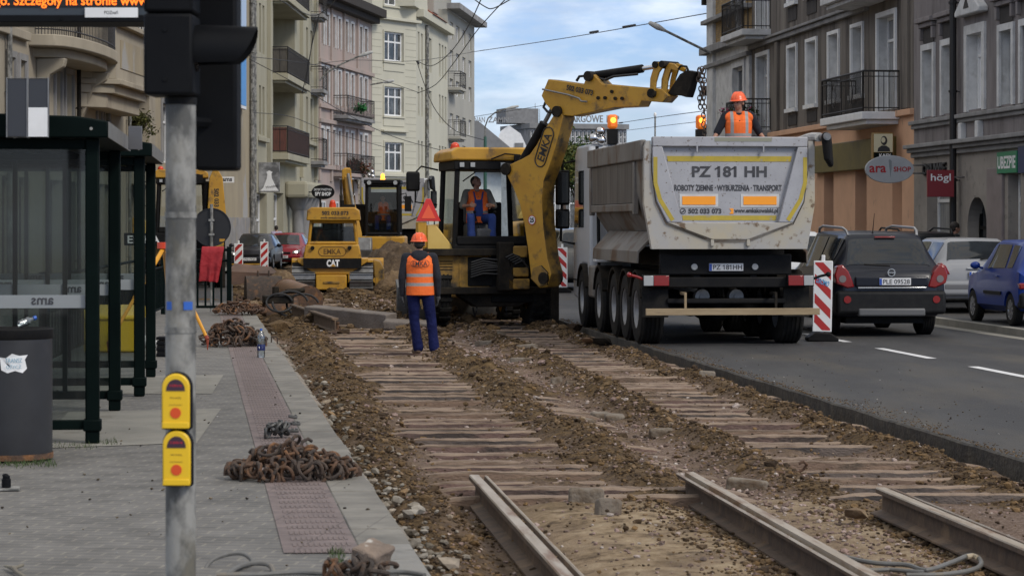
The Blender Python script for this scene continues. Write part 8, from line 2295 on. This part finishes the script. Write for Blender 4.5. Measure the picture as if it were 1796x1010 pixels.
m = MB(); m.box((-18/k, 0, -23/k), (18/k, .35, 23/k)); sp = m.build('sign_body', M('ochre_box', (.24, .14, .03), rough=.5), T, bevel=.01)
m = MB(); m.box((-16.5/k, -.012, -11/k), (16.5/k, -.002, 21/k)); cf = m.build('cream_face', M('cream_face', (.58, .54, .36), rough=.5), sp, smooth=0)
m = MB(); m.ball((.02, -.015, 9/k), (.085, .004, .12), 16, 10); m.prism([(-.15, -10/k), (.18, -10/k), (.16, -4/k), (.08, 0/k), (-.04, .5/k), (-.13, -4/k)], -.018, -.013); m.build('portrait_silhouette', inkb, cf, smooth=0)
m = MB(); m.ball((.0, -.019, 10/k), (.055, .003, .07), 12, 8); m.build('portrait_light', MATS['cream_face'], cf)
m = MB(); m.box((-16.5/k, -.012, -22/k), (16.5/k, -.002, -12/k)); gf = m.build('green_strip', MATS['dark_green_paint'], sp, smooth=0)
text('sign_lettering', 'KAFY', white, gf, back(.05, -.013, -17/k), w=.30, h=.09, bold=.02)
T = sgn_empty('oval_black_sign', 'black oval sign with pale lettering on the left row of houses', 566.5, 337, 122)
m = MB(); m.cyl((0, 0, 0), (0, .12, 0), 1, n=40); m.v = [(v[0]*.56, v[1], v[2]*.36) for v in m.v]; sp = m.build('sign_body', blk, T)
text('sign_lettering', 'SPY SHOP', white, sp, back(0, -.004, -.09), w=.78, h=.18, bold=.04); text('sign_lettering', 'DETEKTYWISTYKA', white, sp, back(0, -.004, .12), w=.86, h=.11, bold=.01)
m = MB(); m.cyl((-.5, .06, .0), (-1.4, .06, .0), .03); m.build('arm', iron, T)
T = sgn_empty('bridal_sign', 'grey photo sign with a white gown shape on the left row of houses', 472, 311, 111)
k = F/111
m = MB(); m.box((-18.5/k, 0, -26/k), (18.5/k, .08, 26/k)); sp = m.build('sign_body', M('grey_photo_print', (.34, .34, .34), (.10, .10, .10), 1.6, .5, thr=(.42, .58)), T, bevel=.01)
m = MB(); m.prism([(-16/k, -24/k), (17/k, -24/k), (12/k, -17/k), (5/k, -2/k), (4/k, 6/k), (6/k, 9/k), (0, 12/k), (-5/k, 9/k), (-3/k, 5/k), (-4/k, -2/k), (-10/k, -18/k)], -.012, -.002); gw = m.build('gown_shape', white, sp, smooth=0)
text('sign_lettering', 'Wedding', inkd, gw, back(5/k, -.014, -17/k) @ Matrix.Rotation(.15, 4, 'Z'), w=.55, h=.14)
m = MB(); m.cyl((-18/k, .04, 20/k), (-1.0, .04, 20/k), .03); m.build('arm', iron, T)
T = sgn_empty('small_white_sign', 'small white sign with dark lettering on the ochre gable wall', 400, 315.5, 92)
m = MB(); m.box((-.30, 0, -.11), (.22, .05, .11)); sp = m.build('sign_body', white, T, bevel=.005); text('sign_lettering', 'ams', inkd, sp, back(-.03, -.002, 0), w=.36, h=.12, bold=.03)
T = sgn_empty('red_number_sign', 'small red number sign beside a shop door on the left', 526, 351, 128)
m = MB(); m.box((-.18, 0, -.18), (.18, .05, .18)); sp = m.build('sign_body', redp, T); text('sign_lettering', '7B', inkb, sp, back(0, -.003, 0), w=.22, h=.2, bold=.03)

# ---------------------------------------------------------------- lamps, wires
lampg = M('pale_lamp_housing', (.42, .42, .40), rough=.5)
def lamp(label, pts, Y, hd, base=None, r=.045, group=None, hl=.7):
    T = thing('street_lamp', label, 'street lamp', tuple(P(*pts[0], Y)))
    o0 = P(*pts[0], Y); m = MB(); m.tube([P(*p, Y)-o0 for p in pts], r, 8); m.build('arm', zinc, T)
    a = P(*pts[-1], Y)-o0; d = (P(*hd, Y)-P(*pts[-1], Y)).normalized()
    m = MB(); m.cone(a, a+d*hl*.5, .06, .11); m.cone(a+d*hl*.5, a+d*hl, .11, .08); m.v = [tuple(v) for v in m.v]; h = soft(m.build('lamp_head', lampg, T), .025, 3)
    if base:
        m = MB(); m.cyl(V(0, 0, 0), P(*base, Y)-o0, .10, .14, n=12); m.build('post', M('green_lamp_post', (.03, .10, .075), rough=.5) if 'green_lamp_post' not in MATS else MATS['green_lamp_post'], T)
    return T
lamp('street lamp on a long slanting arm from the corner house on the right', [(1247, 94), (1166, 54)], 86, (1146, 44), hl=.55)
lamp('street lamp with green base and curved arm far down the street', [(851, 240), (851, 222), (856, 208), (868, 198), (888, 191)], 170, (907, 187), base=(851, 390), hl=.8)
lamp('street lamp on a curved arm in front of the pink house', [(560, 142), (573, 128), (600, 112), (630, 99)], 128, (648, 93), hl=.65)
lamp('small street lamp on a thin arm in front of the cream house', [(649, 149), (672, 145)], 140, (688, 142), hl=.55)
T = thing('thin_mast', 'thin mast with a small white top above the truck body', 'mast', tuple(P(1149, 262, 150)))
m = MB(); m.cyl((0, 0, -6), (0, 0, 2.0), .05, n=8); m.build('mast_pole', zinc, T); m = MB(); m.ball((0, 0, 2.05), (.09, .09, .16)); m.build('mast_top', white, T)
for px, pt in ((939, 152), (947, 162)):
    o0 = P(px, 200, 322); m = MB(); m.cyl((0, 0, 0), (0, 0, P(px, pt, 322).z-o0.z), .06, .03, n=6); o = m.build('roof_antenna', zinc); o.location = (o0.x, o0.y+3, o0.z-2.0); tag(o, 'thin antenna mast on the far hotel roof', 'antenna', 'antennas on the far roof')
wirem = M('overhead_wire', (.018, .018, .02), rough=.6)
def wire(label, pts, r=.016, ins=()):
    T = thing('overhead_wire', label, 'wire', (0, 0, 0)) ; m = MB()
    q = [P(*p) for p in pts]; m.tube(spl(q, 6), r, 5); m.build('wire_strand', wirem, T)
    for f0, f1 in ins:
        a = q[0].lerp(q[-1], f0); b_ = q[0].lerp(q[-1], f1); m = MB(); m.cyl(a, b_, r*2.4, n=8); m.build('insulator', wirem, T)
wire('span wire crossing the sky from the left flats to the corner house', [(826, 92, 150), (1000, 66, 125), (1262, 20, 92)], .020, ((.60, .63), (.72, .76)))
wire('lower span wire behind the raised arm', [(832, 205, 150), (1000, 178, 130), (1248, 140, 95)], .016)
wire('thin span wire below the arm to the corner house', [(1080, 217, 140), (1160, 205, 120), (1250, 193, 95)], .016, ((.05, .1),))
wire('lowest thin wire right of the far hotel', [(1100, 229, 160), (1180, 219, 130), (1250, 211, 100)], .014)
wire('sagging contact wire from the cream house up to the top edge', [(731, 107, 118), (757, 116, 112), (790, 92, 100), (822, 45, 85), (852, -20, 70)], .018)
wire('second contact wire rising to the top edge beside it', [(732, 164, 120), (765, 148, 112), (800, 105, 100), (840, 50, 88), (900, -15, 72)], .018)
wire('bracing wire dropping from the insulator at the cream house', [(731, 108, 118), (745, 150, 118), (765, 195, 118), (800, 230, 120), (850, 246, 122)], .018, ((0, .03),))
wire('long wire from the olive house falling to the right', [(437, 104, 100), (520, 148, 102), (600, 196, 108), (690, 240, 115), (790, 268, 120)], .016)
wire('wire from the olive house to the cream house', [(440, 100, 100), (540, 112, 108), (650, 135, 115), (735, 163, 120)], .014)
wire('forked wire at the top of the pink house', [(490, 0, 95), (525, 20, 98), (552, 28, 100), (575, 14, 95), (600, -12, 85)], .018, ((.5, .54),))
wire('steep wire along the edge of the olive house', [(560, 25, 100), (548, 75, 100), (540, 118, 100), (530, 165, 100)], .020, ((.6, .66),))
wire('second steep wire beside it', [(553, 30, 100), (545, 90, 100), (536, 150, 100)], .016)
wire('contact wire with a clamp at the top edge of the sky', [(822, -8, 75), (850, 12, 75), (866, 15, 75), (898, -2, 70)], .018, ((.4, .6),))
wire('thin wire from the olive house to the pink balcony', [(445, 198, 100), (510, 205, 105), (580, 232, 112), (700, 265, 120)], .014)
wire('span wire from the pink house to the flats', [(540, 115, 105), (620, 106, 110), (731, 107, 118), (850, 88, 130)], .012)

# ---------------------------------------------------------------- plants
def leaves(name, label, cat, c, r, n, size, stops, parent=None, kind=None, clumps=10):
    cs = [(NR.normal(0, .45, 3)*r) for _ in range(clumps)]
    V_, F_ = [], []
    for i in range(n):
        cc = cs[R.randrange(clumps)]; p = cc+NR.normal(0, .26, 3)*r
        a = NR.normal(0, 1, 3); a /= np.linalg.norm(a); b_ = np.cross(a, NR.normal(0, 1, 3)); b_ /= np.linalg.norm(b_)
        s_ = size*R.uniform(.6, 1.3); o_ = len(V_)
        V_ += [p-a*s_, p+b_*s_*.45, p+a*s_, p-b_*s_*.45]; F_.append((o_, o_+1, o_+2, o_+3))
    me = bpy.data.meshes.new(name); me.from_pydata([tuple(v) for v in V_], [], F_)
    me.materials.append(island(name+'_leaves', stops, nscale=5, bump=0)); o = bpy.data.objects.new(name, me); COL.objects.link(o)
    if parent: o.parent = parent; o.location = c
    else: o.location = c; tag(o, label, cat)
    return o
gstops = [(0, (.012, .028, .008)), (.5, (.03, .055, .015)), (1, (.06, .09, .025))]
rstops = [(0, (.02, .03, .012)), (.4, (.045, .05, .018)), (.65, (.10, .03, .022)), (1, (.16, .05, .03))]
p = P(615, 296, 146); leaves('balcony_creeper', 'reddish green creeper spilling over the lowest pink house balcony', 'creeper', tuple(p+V(.2, -.6, 0)), np.array([.85, .5, .6]), 1500, .09, rstops)
p = P(634, 192, 145); leaves('balcony_plant', 'bright green plant on the middle pink house balcony', 'plant', tuple(p+V(.0, -.6, 0)), np.array([.45, .3, .38]), 380, .09, [(0, (.02, .09, .03)), (1, (.04, .20, .06))], clumps=5)
p = P(244, 228, 78); T = thing('balcony_shrub', 'olive green potted shrub on the loggia of the beige house', 'shrub', tuple(p))
leaves('foliage', None, None, (0, 0, .15), np.array([.42, .3, .36]), 900, .06, [(0, (.03, .035, .012)), (1, (.10, .10, .03))], T, clumps=14)
m = MB(); m.cyl((0, 0, -.75), (0, 0, -.40), .16, .2); m.build('pot', rust, T); m = MB()
for _ in range(7): m.tube([(0, 0, -.4), (R.uniform(-.15, .15), R.uniform(-.1, .1), -.1), (R.uniform(-.35, .35), R.uniform(-.2, .2), .25)], .012, 5)
m.build('stem', rustd, T)
p = P(1322, 203, 82.5); T = thing('flower_box', 'pink flowers in a box on the lower balcony behind the worker on the truck', 'flower box', tuple(p+V(-.5, 0, 0)))
leaves('foliage', None, None, (0, 0, 0), np.array([.55, .3, .3]), 420, .07, gstops, T, clumps=8); leaves('blossom', None, None, (0, -.1, .08), np.array([.6, .3, .28]), 170, .05, [(0, (.30, .05, .12)), (1, (.45, .15, .22))], T, clumps=8)
m = MB(); m.box((-.6, -.12, -.35), (.6, .12, -.18)); m.build('box', rust, T)
def tree(label, px, py, Y, r, h0, stops):
    b_ = P(px, py, Y); T = thing('street_tree', label, 'tree', (b_.x, b_.y, .0)); z = b_.z
    m = MB(); m.tube([(0, 0, 0), (.1, 0, z*.4), (-.05, 0, z*.75), (.05, .05, z)], [.28, .2, .15, .07], 8)
    for k in range(9): a = R.uniform(0, 6.28); m.tube([(0, 0, z*R.uniform(.55, .8)), (r*.4*math.cos(a), r*.4*math.sin(a), z*.95), (r*.8*math.cos(a), r*.8*math.sin(a), z+r*R.uniform(-.2, .5))], [.08, .05, .02], 6)
    m.build('trunk', rustd, T); leaves('crown', None, None, (0, 0, z), np.array([r, r, r*.9]), 3200, .22, stops, T, clumps=30)
tree('yellowing green tree at the far end of the street behind the truck', 987, 283, 200, 1.9, 5, [(0, (.03, .05, .012)), (.6, (.07, .09, .02)), (1, (.13, .12, .03))])
tree('green tree beside the far pale building behind the truck', 1010, 300, 215, 2.2, 5, gstops)
# grass in the paving joints
V_ = MB()
for cx, cy, w, d, n in ((40, 812, 60, 8, 420), (110, 782, 60, 6, 130), (185, 776, 22, 5, 90), (590, 985, 12, 12, 60), (590, 970, 14, 8, 80), (400, 551, 22, 3, 60)):
    for _ in range(n):
        x, y = Q(cx+R.uniform(-w, w), cy+R.gauss(0, d*.5), .35); h = R.uniform(.012, .035); a = R.uniform(0, 6.28); l_ = R.uniform(.2, .9)*h
        V_.add([(x-.003*math.sin(a), y+.003*math.cos(a), .348), (x+.003*math.sin(a), y-.003*math.cos(a), .348), (x+l_*math.cos(a), y+l_*math.sin(a), .35+h)], [(0, 1, 2)])
tag(V_.build('grass', M('joint_grass', (.035, .065, .015), (.07, .09, .03), 30, .8), smooth=0, recalc=False), kind='stuff')
# satellite dish on the beige house
T = thing('satellite_dish', 'grey satellite dish below the LED board on the beige house', 'satellite dish', tuple(P(243, 48, 76)))
m = MB(); m.lathe([(.001, .10), (.2, .07), (.38, 0), (.385, .01), (.2, .085), (.001, .115)], n=24, ax='y'); o = m.build('dish', steel, T); o.rotation_euler = (-.35, 0, .5)
m = MB(); m.tube([(0, .1, 0), (-.2, .2, -.3), (-.6, .3, -.3)], .025); m.tube([(0, .1, -.1), (.05, -.35, -.1)], .015); m.build('dish_arm', steel, T)
